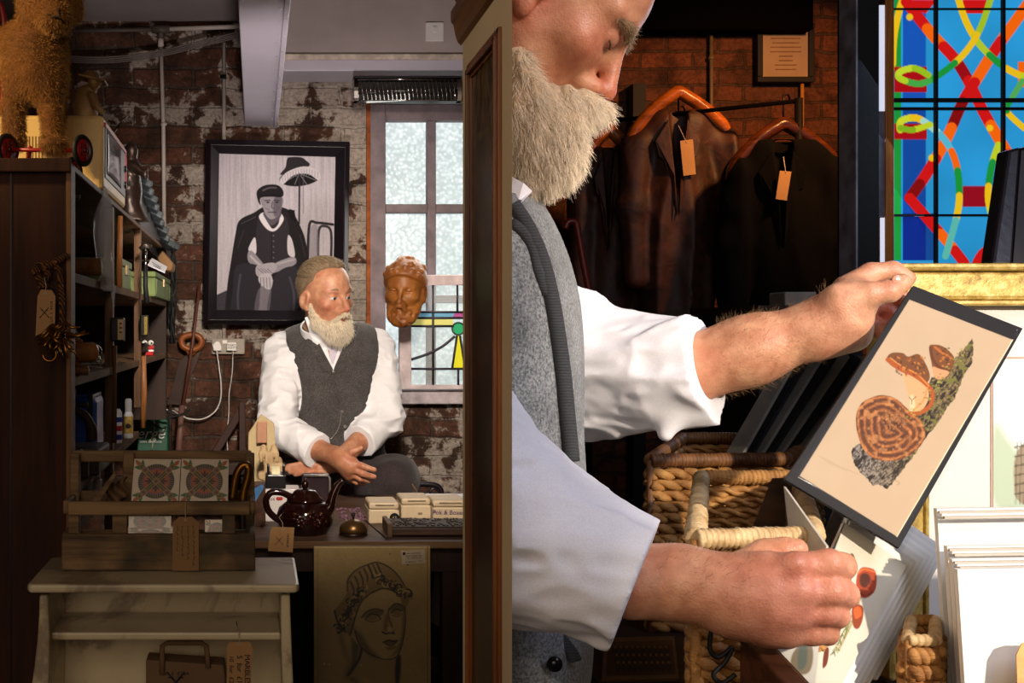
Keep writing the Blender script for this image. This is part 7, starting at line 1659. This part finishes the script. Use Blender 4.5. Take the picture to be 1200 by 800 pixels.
    return np.clip(a.c, 0, 1)
nP = (CP[1] - CP[0]).cross(CP[3] - CP[0]).normalized(); nP = nP if nP.y < 0 else -nP        # towards the reader
art_panel('print_face', [p + nP * .0007 for p in CP], 230, 430, paint_fungus, attr_mat('matt_print', .6, spec=.25), hp_, QP)
obj('mount_board', MB().prism(CP, -nP * .0024), M_blackm, hp_)
g_ = [[CP[0].lerp(CP[1], u).lerp(CP[3].lerp(CP[2], u), v) + nP * (.0022 + .0009 * math.sin(9 * u + 5 * v)) for u in np.linspace(-.02, 1.025, 12)] for v in np.linspace(-.01, 1.012, 16)]
obj('clear_sleeve', MB().sheet(g_, .0003), M_sleeve, hp_, smooth=True)
# stack of sleeved prints leaning in the open basket
def sleeved(q, dd, label, face=None, mount=M_whitem, th=.0035, grp='sleeved prints leaning in the open basket', edge=M_core, nm='sleeved_print', shift=(0, 0, 0)):
    C = [p + Vector(shift) for p in planar(q, dd)]; t = thing(nm, label, 'print', (C[2] + C[3]) / 2, grp)
    n = (C[1] - C[0]).cross(C[3] - C[0]).normalized(); n = n if n.y < 0 else -n
    obj('mount_board', MB().prism(C, -n * th), mount, t)
    if face: art_panel('print_face', [p + n * .0005 for p in C], 110, 200, face, attr_mat('print_paper', .55, spec=.3), t, q)
    C2 = [C[0].lerp(C[1], -.015), C[1].lerp(C[0], -.02), C[2].lerp(C[3], -.02), C[3].lerp(C[2], -.015)]
    g = [[C2[0].lerp(C2[1], u).lerp(C2[3].lerp(C2[2], u), v) + n * .0016 for u in np.linspace(0, 1, 6)] for v in np.linspace(-.015, 1, 8)]
    obj('clear_sleeve', MB().sheet(g, .0003), M_sleeve, t, smooth=True); return t
def paint_poppy(x, y):
    a = Art(x, y, '#cfc9b8'); a.nz(.03, .05, 1); a.line([(988, 612), (925, 775)], 3.5, '#23252a', .8, False)
    Rd, Dk, St = '#a2401e', '#4a2010', '#7a7a4a'
    a.line([(1003, 712), (996, 735), (988, 752), (978, 772)], 3, '#a89a72'); a.line([(992, 735), (984, 760)], 2, St)
    a.poly([(1001, 684), (1006, 675), (1013, 673), (1023, 676), (1024, 690), (1020, 704), (1009, 713), (1000, 708), (999, 696)], Rd, 1); a.poly([(1005, 684), (1014, 681), (1017, 690), (1010, 700), (1004, 696)], Dk, 2.5); a.line([(1002, 682), (1010, 676), (1022, 678)], 2, '#d8703a', 1.5); a.line([(1001, 706), (1010, 710), (1018, 704)], 2, '#7a2408', 1)
    a.poly([(993, 726), (999, 721), (1006, 724), (1005, 738), (1000, 749), (994, 746)], '#8a3a18', 1); a.poly([(995, 727), (1002, 724), (1004, 733), (997, 738)], '#c85a24', 1.5); a.poly([(979, 732), (986, 727), (990, 732), (986, 744), (979, 742)], '#9a3412', 1)
    a.poly([(990, 662), (997, 656), (1000, 666), (996, 678), (989, 678)], '#7a5a34', 1); a.line([(990, 678), (996, 660)], 1.4, '#4a3218'); a.poly([(965, 757), (970, 753), (970, 766), (964, 768)], '#7a2c12', 1); a.poly([(962, 772), (967, 771), (966, 786), (961, 790)], '#6a2a14', 1)
    rs = random.Random(2)
    for k in range(50): t_ = rs.random(); cx, cy = 991 - 18 * t_, 738 + 36 * t_; a.line([(cx, cy), (cx + rs.uniform(-5, 5), cy + rs.uniform(1, 6))], .8, rs.choice(['#5a6a2c', '#8a8a4a', '#3f4a20', '#a8a068']), .6, False)
    return np.clip(a.c, 0, 1)
dpt = lambda k: (1.188, 1.192, 1.09, 1.09)
base = [(989, 612), (1062, 663), (972, 826), (905, 800)]
sleeved(base, dpt(0), 'print of an orange poppy-like fungus at the front of the leaning stack', paint_poppy)
labs = ['pale sleeved print directly behind the poppy print', 'second sleeved print behind the poppy print', 'third sleeved print behind the poppy print', 'fourth sleeved print behind the poppy print', 'fifth sleeved print behind the poppy print', 'rearmost sleeved print of the leaning stack']
for k in range(1, 7):
    sleeved(base, dpt(0), labs[k - 1], None, M_whitem, .0035, shift=(.0128 * k, .0105 * k, .0008 * k))
# fanned sleeves between finger and thumb
for k, (a, b, c, d, lab) in enumerate((((921, 570), (971, 640), (968, 668), (932, 668), 'sleeved print edge pinched between finger and thumb'), ((922, 582), (950, 640), (948, 668), (926, 668), 'first loose sleeve fanned behind the pinched print'), ((924, 580), (938, 645), (936, 668), (925, 668), 'second loose sleeve fanned behind the pinched print'))):
    sleeved([a, b, c, d], [1.17 + .03 * k, 1.065 + .04 * k, 1.065 + .04 * k, 1.15 + .03 * k], lab, None, (M_core, M_blackm, M_whitem)[k], .0022, 'loose sleeves fanned by the near hand')
rs = random.Random(6)
for k in range(6):
    x = 958 + k * 9; q = [(x + 30, 575 + k * 4), (x + 52, 590 + k * 4), (x + 28, 650), (x + 2, 640)]
    sleeved(q, [1.30 + k * .012, 1.30 + k * .012, 1.24 + k * .012, 1.24 + k * .012], ('dark sleeved print seen in the gap below the fungus print, %s' % ('foremost', 'second', 'third', 'fourth', 'fifth', 'rearmost')[k]), None, M_blackm if k % 2 else plain('grey_mount', '#6a655c', .6), .004, 'dark sleeves in the gap below the fungus print')
# pale print below the near hand
def paint_pale(x, y):
    a = Art(x, y, '#bdb8ac'); a.poly([(930, 775), (945, 748), (952, 770), (948, 800), (930, 800)], '#6a5a3c', 2); a.poly([(937, 760), (945, 752), (945, 790), (936, 796)], '#3f4a3a', 3); return np.clip(a.c, 0, 1)
sleeved([(905, 752), (960, 752), (952, 826), (925, 826)], [1.075, 1.075, 1.05, 1.05], 'pale botanical print showing under the near fingers', paint_pale, M_whitem, .003, 'loose sleeves fanned by the near hand')
# sleeves leaning in the darker basket
for k in range(8):
    x = 850 + k * 11; q = [(x + 78 + k * 2, 398 + k * 3), (x + 92 + k * 2, 404 + k * 3), (x + 15, 540), (x, 532)]
    sleeved(q, [2.02 + k * .006, 1.98 + k * .006, 1.86 + k * .006, 1.90 + k * .006], 'grey sleeved print leaning in the darker basket, %s from its left end' % ('first', 'second', 'third', 'fourth', 'fifth', 'sixth', 'seventh', 'eighth')[k], None, M_blackm if k % 2 else plain('grey_mount', '#6a655c', .6), .005, 'sleeves leaning in the darker basket')
sleeved([(905, 560), (930, 560), (918, 625), (880, 622)], [1.40, 1.40, 1.34, 1.34], 'brown print standing loose inside the open basket', None, plain('brown_print', '#4a3420', .4, var=.6, scale=40), .003, 'loose sleeves fanned by the near hand')
# gilt frame
gf = thing('gilt_frame', 'large gilt picture frame with white mount behind the prints', 'picture', P(1150, 800, 1.5))
t = NT('rubbed_gilt'); co = t.coord(); n = t.noise(co, 60, 5, .7); r = t.ramp(n, 0, [(.3, '#7d6228'), (.5, '#bfa052'), (.7, '#d8c480')]); t.l(r, 0, t.b, 'Base Color'); t.set(Roughness=.42, Metallic=.25); t.bump(n, 0, .4, .003); M_gilt = t.m
gd, gx1 = 1.52, 1420
for nm, a, b in (('frame_rail', (1040, 316, gx1, 352), None), ('frame_stile', (1052, 352, 1086, 799), None)): 
    obj(nm, MB().pbox(*a, gd, .04), M_gilt, gf, bevel=.006)
obj('outer_lip', MB().pbox(1036, 308, gx1, 317, gd - .012, .06).pbox(1042, 317, 1052, 799, gd - .012, .06), M_gilt, gf, bevel=.005)
obj('inner_lip', MB().pbox(1080, 352, gx1, 358, gd - .004, .03).pbox(1085, 358, 1090, 799, gd - .004, .03), M_gilt, gf, bevel=.003)
obj('white_mount', MB().pbox(1088, 356, gx1, 799, gd + .02, .006), plain('bright_mount', '#dedad6', .7, var=.02, bump=.02), gf)
def paint_scene(x, y):
    a = Art(x, y, '#dfe3e0'); a.nz(.02, .05, 4); a.poly([(1164, 500), (1185, 520), (1215, 560), (1215, 590), (1164, 590)], '#b9c8ae', 10); a.poly([(1189, 540), (1194, 525), (1203, 518), (1215, 516), (1215, 590), (1192, 585), (1188, 560)], '#9a8a72', 1)
    for k in range(6): a.line([(1189, 524 + k * 11), (1220, 518 + k * 11)], 2, '#4a4034', .7, False, .8); a.line([(1192 + k * 5, 518), (1190 + k * 5, 590)], 1.4, '#5a5044', .7, False, .6)
    return np.clip(a.c, 0, 1)
pq = [(1164, 422), (1400, 422), (1400, 640), (1164, 640)]; art_panel('watercolour', [P(*q, gd + .019) for q in pq], 160, 150, paint_scene, attr_mat('watercolour_paper', .7), gf, pq)
obj('pink_rule', MB().pbox(1161.5, 418, 1163, 640, gd + .0185, .001).pbox(1161.5, 418, 1400, 419.5, gd + .0185, .001), plain('pink_rule', '#d8a890', .7), gf)
# white mounted sheets at the right
labs = ['rear white mounted sheet against the gilt frame', 'white mounted sheet behind the two front ones', 'white mounted sheet behind the front one', 'front white mounted sheet at the lower right corner']
for k, (x0_, y0_, d) in enumerate(((1098, 596, 1.17), (1110, 640, 1.13), (1116, 655, 1.10), (1122, 667, 1.07))):
    t = thing('white_mount_sheet', labs[k], 'print', P(x0_ + 100, 840, d - .03), 'white mounted sheets at the right')
    C = [P(x0_, y0_, d), P(1500, y0_ - 6, d), P(1510, 905, d - .06), P(x0_ + 22, 905, d - .06)]
    for c in C[2:]: c.z = TZ2 + .001
    obj('mount_board', MB().prism(C, (0, .006, 0)), M_whitem, t); obj('clear_sleeve', MB().sheet([[C[0].lerp(C[1], u).lerp(C[3].lerp(C[2], u), v) + Vector((-.004, -.0022, .003 * (1 - v))) for u in np.linspace(0, 1, 5)] for v in np.linspace(0, .99, 6)], .0003), M_sleeve, t)
    if k == 3: obj('figure_print', MB().prism([P(x, y, d - .012 - .00042 * (y - 667) * .6) + Vector((0, -.006, 0)) for x, y in ((1186, 765), (1192, 752), (1204, 748), (1240, 748), (1240, 830), (1190, 830), (1187, 800))], (0, .001, 0)), plain('ochre_print', '#c08a4a', .6, var=.4, scale=30), t)
    if k < 3:
        for j in range(3):
            e = obj('sheet_edge', MB().prism([P(x0_ + 3 + j * 3, y0_ + 3 + j * 3, d - .008 - j * .006), P(1500, y0_ - 3 + j * 3, d - .008 - j * .006), P(1500, y0_ + 1 + j * 3, d - .008 - j * .006), P(x0_ + 3 + j * 3, y0_ + 6 + j * 3, d - .008 - j * .006)], (0, .003, 0)), M_whitem if j % 2 else M_core, t)
# dark frames behind the gilt one
for k, (x0_, lab) in enumerate(((1163, 'black picture frame leaning behind the gilt frame top'), (1182, 'second black picture frame leaning behind the first'))):
    t = thing('leaning_picture', lab, 'picture frame', P(x0_ + 40, 420, 1.7), 'black frames behind the gilt frame')
    A_ = [(x0_, 310), (x0_ + 19, 176 - 4 * k), (x0_ + 34, 172 - 4 * k), (x0_ + 24, 310)]
    obj('side_rail', MB().prism([P(x, y, 1.62 + k * .05 + (310 - y) * .0006) for x, y in A_] , (0, .03, 0)), M_fr, t, bevel=.004)
    obj('back_board', MB().prism([P(x0_ + 24, 312, 1.64 + k * .05), P(x0_ + 34, 176, 1.72 + k * .05), P(x0_ + 130, 176, 1.72 + k * .05), P(x0_ + 120, 312, 1.64 + k * .05)], (0, .01, 0)), plain('dark_card', '#241c1a', .6), t)
rk = thing('rack_shelf', 'dark shelf behind the gilt frame carrying the black frames', 'shelf', P(1250, 330, 1.75)); obj('shelf_board', MB().box2((WX(1110, 1.66), 1.585, WZ(312, 1.66) - .035), (1.6, 1.85, WZ(312, 1.66) - .006)), Wk, rk)
for x in (WX(1112, 1.66), 1.57): obj('leg', MB().box2((x, 1.78, TZ2), (x + .025, 1.84, WZ(312, 1.66) - .035)), Wk, rk)
# ================================================================ RIGHT ROOM: the man leafing through prints
m2 = thing('person', 'bearded man in profile with grey waistcoat and rolled white sleeves holding up a print', 'person', P(640, 800, 1.35))
f2 = Frame(P(648, -5, 1.31), axes(79, 44), 1.0)
def cut2(p): return np.maximum(.2135, .1925 * p[:, 1]) - p[:, 0]
def zz(py, d=1.33): return WZ(py, d)
def torso2(p):
    f = ell(p, (.215, 1.36, zz(345)), (.106, .185, .15)); f = smin(f, ell(p, (.228, 1.36, zz(520)), (.125, .175, .22)), .08); f = smin(f, ell(p, (.225, 1.36, zz(720)), (.135, .175, .22)), .06); return f
def arm_near(p, e=0): return chain(p, [P(440, 430, 1.15), P(580, 618, 1.10), P(746, 682, 1.055)], [.066 + e, .056 + e, .034 + e], .03)
def arm_far(p, e=0): return chain(p, [P(560, 340, 1.52), P(690, 436, 1.46), P(815, 432, 1.375)], [.058 + e, .050 + e, .040 + e], .03)
def hand_near(p):
    f = chain(p, [P(740, 680, 1.055), P(800, 683, 1.045), P(856, 697, 1.03)], [.034, .0295, .0285], .02)
    f = smin(f, chain(p, [P(856, 690, 1.03), P(900, 676, 1.018), P(930, 668, 1.012)], [.026, .022, .0155]), .02); f = smin(f, chain(p, [P(860, 700, 1.03), P(905, 705, 1.014), P(935, 697, 1.008)], [.026, .022, .0155]), .015)
    f = smin(f, chain(p, [P(862, 708, 1.03), P(905, 722, 1.018), P(932, 722, 1.012)], [.024, .0185, .014]), .015); f = smin(f, chain(p, [P(864, 712, 1.03), P(900, 735, 1.024), P(922, 742, 1.02)], [.022, .0155, .0125]), .015)
    for pts, ra in (([(932, 666, 1.010), (972, 660, 1.004), (987, 663, 1.016), (985, 666, 1.034)], (.0134, .0120, .0112, .009)), ([(936, 696, 1.006), (974, 692, 1.0), (990, 696, 1.012), (988, 699, 1.032)], (.0134, .0120, .0112, .009)),
                    ([(932, 720, 1.010), (966, 718, 1.004), (981, 721, 1.014), (979, 723, 1.034)], (.0120, .0106, .0100, .0085)), ([(922, 741, 1.018), (952, 742, 1.012), (969, 742, 1.02), (968, 741, 1.038)], (.0112, .0100, .0096, .008))):
        f = smin(f, chain(p, [P(*q) for q in pts], ra), .0022)
    for (x, y, d) in ((931, 660, 1.0), (936, 692, .998), (931, 719, 1.002), (921, 741, 1.011)): f = smin(f, ell(p, P(x, y, d), (.011, .009, .0095)), .010)
    f = smin(f, chain(p, [P(868, 672, 1.05), P(898, 652, 1.058), P(920, 646, 1.052), P(934, 643, 1.048)], [.0185, .0155, .0125, .0095]), .012)
    for (x0, y0, x1, y1, d) in ((880, 690, 925, 668, 1.0), (880, 698, 928, 696, .996), (882, 710, 925, 720, 1.0)): f = smin(f, cone(p, P(x0, y0, d + .006), P(x1, y1, d + .002), .003, .003), .010)
    return f
def hand_far(p):
    f = chain(p, [P(810, 432, 1.375), P(880, 410, 1.35), P(955, 386, 1.325)], [.041, .034, .0285], .03)
    f = smin(f, chain(p, [P(955, 386, 1.325), P(985, 372, 1.315), P(1000, 352, 1.312)], [.0285, .033, .026]), .02); f = smin(f, chain(p, [P(960, 392, 1.325), P(1000, 393, 1.318)], [.024, .017]), .015)
    f = smin(f, chain(p, [P(985, 352, 1.30), P(1018, 345, 1.288), P(1042, 341, 1.284), P(1058, 331, 1.286)], [.0195, .0130, .0120, .0098]), .010)          # thumb
    f = smin(f, chain(p, [P(995, 340, 1.322), P(1020, 320, 1.326), P(1046, 317, 1.324), P(1064, 326, 1.318)], [.018, .0115, .0105, .0085]), .006)         # index
    f = smin(f, chain(p, [P(998, 350, 1.33), P(1024, 334, 1.342), P(1048, 340, 1.335), P(1058, 350, 1.328)], [.017, .0115, .0105, .0085]), .005)
    f = smin(f, chain(p, [P(1000, 368, 1.332), P(1024, 358, 1.345), P(1042, 364, 1.338), P(1046, 372, 1.33)], [.016, .011, .0098, .008]), .005)
    f = smin(f, chain(p, [P(1000, 386, 1.328), P(1019, 380, 1.338), P(1032, 384, 1.332), P(1034, 392, 1.328)], [.014, .0098, .0088, .0072]), .005)
    return f
def body2(p):
    f = head(f2.loc(p), -.0088); f = smin(f, cone(p, f2.w((-.02, 0, -.06)), A((.20, 1.36, zz(265))), .056, .066), .035); f = smin(f, torso2(p) + .004, .05)
    f = smin(f, arm_near(p, -.012), .02); f = smin(f, arm_far(p, -.014), .02); f = smin(f, hand_near(p), .015); f = smin(f, hand_far(p), .015); return smax(f, cut2(p), .001)
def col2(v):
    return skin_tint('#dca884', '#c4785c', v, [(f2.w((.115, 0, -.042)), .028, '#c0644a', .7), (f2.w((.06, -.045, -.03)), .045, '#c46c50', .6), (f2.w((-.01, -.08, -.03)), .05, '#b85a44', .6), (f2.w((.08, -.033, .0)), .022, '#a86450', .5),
        (P(905, 700, 1.01), .07, '#c47a6a', .5), (P(960, 700, 1.0), .06, '#d88a7a', .5), (P(1030, 365, 1.335), .04, '#c0583a', .8), (P(1000, 360, 1.31), .08, '#dca88c', .4)])  # spot on the curled fingers puts their red glow into the skin colour
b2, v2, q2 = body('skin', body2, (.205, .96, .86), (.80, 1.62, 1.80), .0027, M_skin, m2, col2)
eyes(f2, m2, (-.05, -.55), (-1,))
lash = MB(); lp_ = []
for y_ in np.linspace(-.019, -.046, 9):
    z_ = -.0098 + .004 * abs((y_ + .0325) / .0135) ** 2; xs = np.linspace(.108, .06, 500); q = np.stack([xs, xs * 0 + y_, xs * 0 + z_], 1).astype(np.float32); lp_.append(f2.w((xs[np.argmax(head(q, -.0088) < .0004)], y_, z_)))
lash.tube(lp_, [.0004] + [.0009] * 7 + [.0004], 6)
obj('eyelashes', lash, plain('lash', '#54382a', .7), m2, smooth=True)
# finger nails
M_nail = plain('nail', '#c48c74', .25, var=.05, bump=0, spec=.5); m = MB()
m.ball(P(1053, 329, 1.2775), (.008, .002, .0062), 14, 8, (0, .45, 0)); m.ball(P(984, 661, 1.0035), (.005, .002, .0068), 12, 8); 
obj('nails', m, M_nail, m2, smooth=True)
def shirt2(p):
    n = arm_near(p, .015); fr_ = arm_far(p, .014); f = smin(n, fr_, .01)
    f = smin(f, cone(p, (.20, 1.40, zz(300)), (.275, 1.46, zz(345)), .075, .07), .04)
    f = f - folds(p, .011, 9, 3, (.8, 1, 1.2)) - folds(p, .006, 20, 12, (.6, 1, 1.5)) - folds(p, .002, 48, 5, (.6, 1, 1.4))
    f = smin(f, torso2(p) + .004, .012)
    for a_, b_, ra, rb in ((P(684, 657, 1.072), P(745, 683, 1.055), .059, .0505), (P(776, 440, 1.40), P(828, 431, 1.37), .054, .050)):
        ax = A((b_ - a_).normalized()); dd = (p - A(b_)) @ ax; nr = np.linalg.norm(p - A(b_), axis=1) < .13; f = np.maximum(f, np.where(nr, dd, -1))
        cu = cone(p, a_, b_, ra, rb) - folds(p, .004, 18, 7); cu = np.maximum(cu, dd); cu = np.maximum(cu, -((p - A(a_)) @ ax)); hol = cone(p, a_, b_ + (b_ - a_) * .4, ra - .009, rb - .006); cu = np.maximum(cu, np.where(dd > -.02, -hol, -1)); f = np.minimum(f, cu)
    f = smin(f, cone(p, P(790, 478, 1.365), P(780, 508, 1.362), .022, .009), .014)
    return smax(f, cut2(p), .001)
body('shirt', shirt2, (.205, .95, .86), (.62, 1.64, 1.50), .003, M_shirt, m2)
M_tweed2 = fabric('grey_wool', '#565a60', '#a5a8aa', 330, .9, .3, .45, .25)
def vest2(p):
    f = torso2(p) - .014; f = smax(f, -arm_near(p, .018), .01); f = smax(f, -arm_far(p, .02), .01); f = f - folds(p, .005, 8, 14, (1, 1, .4))
    x, y = proj(p); f = np.maximum(f, p[:, 2] - zz(238)); hem = (y - (798 - (x - 600) * .2)) / 1080
    return smax(f, cut2(p), .001)
vst, _, _ = body('waistcoat', vest2, (.205, 1.12, .86), (.44, 1.62, 1.55), .0035, M_tweed2, m2)
m = MB(); band = []
for x_, y_ in smooth([(604, 240), (622, 268), (637, 303), (648, 345), (656, 390), (663, 440), (668, 490), (673, 540)], False, 5):
    band.append(P(x_ - 3, y_, hit(lambda q: torso2(q) - .014, x_ - 6, y_, 1.05, 1.36) - .004))
m.tube(band, .0085, 10); t = NT('knit_band'); co = t.coord(); wv = t.n('ShaderNodeTexWave', wave_type='BANDS', bands_direction='Z'); t.l(co, 0, wv, 'Vector'); wv.inputs['Scale'].default_value = 260; wv.inputs['Distortion'].default_value = 1
r = t.ramp(wv, 0, [(.2, '#1c1c20'), (.8, '#5a5c62')]); t.l(r, 0, t.b, 'Base Color'); t.set(Roughness=.9); t.bump(wv, 0, .6, .004); M_knit = t.m
obj('knit_band', m, M_knit, vst, smooth=True)
m = MB(); band = []
for x_, y_ in smooth([(600, 262), (612, 272), (624, 292), (630, 316), (640, 345)], False, 5): band.append(P(x_, y_, hit(lambda q: torso2(q) - .014, x_, y_, 1.05, 1.36) - .003))
m.tube(band, .006, 10); obj('collar_roll', m, M_knit, vst, smooth=True)
m = MB(); 
for k in range(9): y_ = 528 + k * 2.2; m.box(P(674 + k * .3, y_, 1.262), (.006, .003, .0012))
m.box(P(676, 540, 1.258), (.007, .003, .012)); m.tube([P(676, 545, 1.257) + Vector((.003 * math.cos(a), 0, .006 * math.sin(a))) for a in np.linspace(0, 2 * PI, 12, endpoint=False)], .0011, 6, closed=True)
obj('zip_pull', m, M_chr, vst)
m = MB(); m.prism([P(x, y, 1.20) for x, y in ((655, 712), (664, 745), (676, 760), (684, 774), (668, 778), (650, 742))], (0, .008, 0)); obj('hem_corner', m, M_knit, vst, bevel=.003)
obj('hem_button', MB().ball(P(650, 778, 1.178), (.008, .005, .008), 14, 8), plain('dark_horn', '#141214', .2), vst, smooth=True)
def legs2(p): return np.maximum(smin(chain(p, [(.225, 1.27, .92), (.245, 1.26, .5), (.235, 1.27, .07)], [.105, .075, .06]), chain(p, [(.255, 1.45, .92), (.30, 1.44, .5), (.29, 1.45, .07)], [.10, .075, .06]), .03), cut2(p)) - .0
body('trousers', legs2, (.2, 1.1, .05), (.45, 1.6, 1.0), .008, M_trou, m2)
for x_, y_ in ((.27, 1.27), (.34, 1.45)): body('shoe', lambda p: np.maximum(np.maximum(smin(ell(p, (x_, y_, .035), (.13, .045, .045)), cone(p, (x_ - .04, y_, .05), (x_ - .04, y_, .1), .04, .045), .02), -p[:, 2] + .001), cut2(p)), (.2, y_ - .07, -.01), (x_ + .15, y_ + .07, .14), .008, plain('brown_shoe', '#2a1810', .4), m2)
# collar of the shirt
m = MB(); m.prism([P(598, 205, 1.24), P(613, 214, 1.23), P(625, 224, 1.24), P(612, 236, 1.22), P(604, 252, 1.215), P(597, 250, 1.22)], (0, .006, 0)); obj('collar_leaf', m, M_shirt, m2, bevel=.002)
# beard
M_h3 = hair_mat('silver_beard', '#e8d8c0', .38, .2); M_h3b = plain('beard_shade', '#b39a7c', .9, var=.3, scale=60)
def beard2(p):
    c = lambda x, y, d, x2, y2, d2, r1, r2: cone(p, P(x, y, d), P(x2, y2, d2), r1, r2)
    f = c(604, 64, 1.243, 618, 120, 1.238, .010, .022); f = smin(f, c(618, 118, 1.245, 640, 150, 1.26, .024, .040), .02); f = smin(f, ell(p, P(629, 163, 1.285), (.040, .058, .043)), .02)
    f = smin(f, ell(p, P(640, 184, 1.29), (.033, .042, .029)), .02); f = smin(f, c(610, 150, 1.25, 618, 195, 1.27, .03, .022), .02); f = smin(f, c(654, 152, 1.285, 654, 182, 1.29, .020, .016), .015)
    f = smin(f, c(702, 125, 1.286, 684, 122, 1.264, .0085, .012), .008); f = smin(f, c(684, 122, 1.264, 658, 117, 1.247, .013, .016), .01); f = smin(f, c(702, 125, 1.286, 688, 130, 1.318, .0085, .011), .008)
    return smax(f - .002 * np.sin(p[:, 0] * 260 + 8 * vnoise(p * 40)), cut2(p), .001)
o_, bv2, bq2 = body('beard', beard2, (.205, 1.17, 1.46), (.40, 1.40, 1.68), .0028, M_h3b, m2)
def lie2(p, n):
    x, y = proj(p); t_ = np.clip((y - 60) / 140, 0, 1); w_ = vnoise(p * 30)[:, None] - .5; d = np.stack([.42 - .35 * t_, -.1 + 0 * t_, -.6 - .5 * t_], 1) + w_ * A((.5, .2, .2)); return d + n * .16
grow('beard_strands', bv2, bq2, 20000, lie2, .017, M_h3, o_, r=.00025, jitter=.2, seed=5, seg=7, mask=lambda c, n: (c[:, 0] > .222) * 1.0)
# hair behind the ear and on top
def hair2(p):
    q = f2.loc(p); m_ = mir(q); s = skull(q) - .009; s = smax(s, (1.1 * q[:, 0] - q[:, 2] + .075) / 1.49, .008); s = smax(s, -(ell(m_, (-.004, .082, -.02), (.030, .022, .042))), .006); s = smax(s, -(q[:, 2] + .085), .01); return smax(s, cut2(p), .001)
o_, hv2, hq2 = body('hair', hair2, (.205, 1.19, 1.58), (.44, 1.43, 1.86), .004, M_hb, m2)
grow('hair_strands', hv2, hq2, 2500, lambda p, n: np.tile(A((-.8, 0, -.4)), (len(p), 1)) + n * .2, .03, M_h1, o_, r=.0004, jitter=.15, seed=6, mask=lambda c, n: (c[:, 0] > .262) * 1.0)
# eyebrows, arm hair
def browf(p):
    q = mir(f2.loc(p)); return smin(cone(q, (.0935, .012, .014), (.089, .036, .019), .0052, .0055), cone(q, (.089, .036, .019), (.070, .053, .014), .0055, .003), .004)
o_, ev, eq = body('eyebrows', browf, f2.c - .13, f2.c + .15, .002, plain('brow_shade', '#8a6c4c', .9), m2)
grow('brow_hairs', ev, eq, 900, lambda p, n: np.tile(f2.dirw((.6, -.3, -.1)), (len(p), 1)) + n * .15, .007, M_h1, o_, r=.00022, jitter=.25, seed=8)
M_armh = hair_mat('forearm_hair', '#8a6a44', .4, .3)
def armmask(c, n):
    x, y = proj(c); return ((x > 838) & (x < 968) & (y < 480) & (c[:, 1] > 1.2)) * 1.0 + ((x > 770) & (x < 880) & (y > 600)) * .6
grow('arm_hair', v2, q2, 1100, lambda p, n: n * .7 + A((.6, 0, .1)), .009, M_armh, b2, r=.00013, jitter=.35, seed=9, mask=armmask)
# ================================================================ light
def area(name, loc, target, size, power, col, sy=None):
    l = bpy.data.lights.new(name, 'AREA'); l.energy = power; l.color = lin(col); l.shape = 'RECTANGLE'; l.size = size; l.size_y = sy or size
    o = bpy.data.objects.new(name, l); COL.objects.link(o); o.location = loc; o.rotation_euler = (Vector(target) - Vector(loc)).to_track_quat('-Z', 'Y').to_euler(); return o
def spot(name, loc, target, power, col, ang, blend=.5, rad=.03):
    l = bpy.data.lights.new(name, 'SPOT'); l.energy = power; l.color = lin(col); l.spot_size = math.radians(ang); l.spot_blend = blend; l.shadow_soft_size = rad
    o = bpy.data.objects.new(name, l); COL.objects.link(o); o.location = loc; o.rotation_euler = (Vector(target) - Vector(loc)).to_track_quat('-Z', 'Y').to_euler(); return o
w = bpy.data.worlds.new('world'); SC.world = w; w.use_nodes = True
w.node_tree.nodes['Background'].inputs[0].default_value = L4('#8a8490'); w.node_tree.nodes['Background'].inputs[1].default_value = .05
spot('shop_spotlight', (.14, 1.5, 2.08), P(385, 420, 3.9), 330, '#fff0dc', 52, .9, .12)
area('front_fill_area', (-.35, -1.2, 2.0), (-.1, 4.2, 1.5), 1.6, 24, '#f6dfc4')  # added broad fill from behind the camera; no shopfront is built
area('back_window_daylight', (WX(490, 4.4), 4.36, WZ(240, 4.4)), (.1, 2.6, 1.2), .35, 5, '#f0ece4', .8)
spot('shelf_lamp', (-1.25, 1.45, 2.2), (-.36, 2.15, 1.74), 95, '#ffd9a0', 34, .7, .08)

spot('low_sun', (1.55, -.75, 1.95), (.735, 1.25, 1.31), 330, '#fff0dc', 25, .5, .035)
spot('face_fill_spot', (1.25, .35, 2.15), P(672, 110, 1.28), 42, '#ffdcb4', 26, .7, .06)  # unseen warm fill added to brighten the face and beard
area('skylight', (1.5, .2, 2.6), (.7, 1.3, 1.2), .9, 26, '#d4daf0')
spot('coat_lamp', (2.15, 3.5, 2.7), (2.1, 5.05, 1.8), 120, '#ffac64', 78, .7, .06)
area('stained_window_daylight', (WX(1130, 3.4), 3.42, 1.9), (1.0, 1.4, 1.2), .5, 5, '#bcd4f0')

spot('beam_fill_spot', (.12, 2.25, .95), (.12, 3.9, 2.3), 75, '#fff0ea', 54, .8, .1)  # unseen fill, added low down to lift the beam underside and bulkhead
spot('cabinet_fill_spot', (-.9, .2, 2.0), (.2, 1.05, 1.5), 26, '#ffe6c4', 44, .7, .1)  # unseen fill added to brighten the painted cabinet stile
# lettering becomes solid geometry
dg = bpy.context.evaluated_depsgraph_get()
for o in [o for o in COL.objects if o.type == 'FONT']:
    me = bpy.data.meshes.new_from_object(o.evaluated_get(dg)); n = bpy.data.objects.new('lettering', me); COL.objects.link(n)
    n.parent = o.parent; n.matrix_local = o.matrix_local.copy(); bpy.data.objects.remove(o)
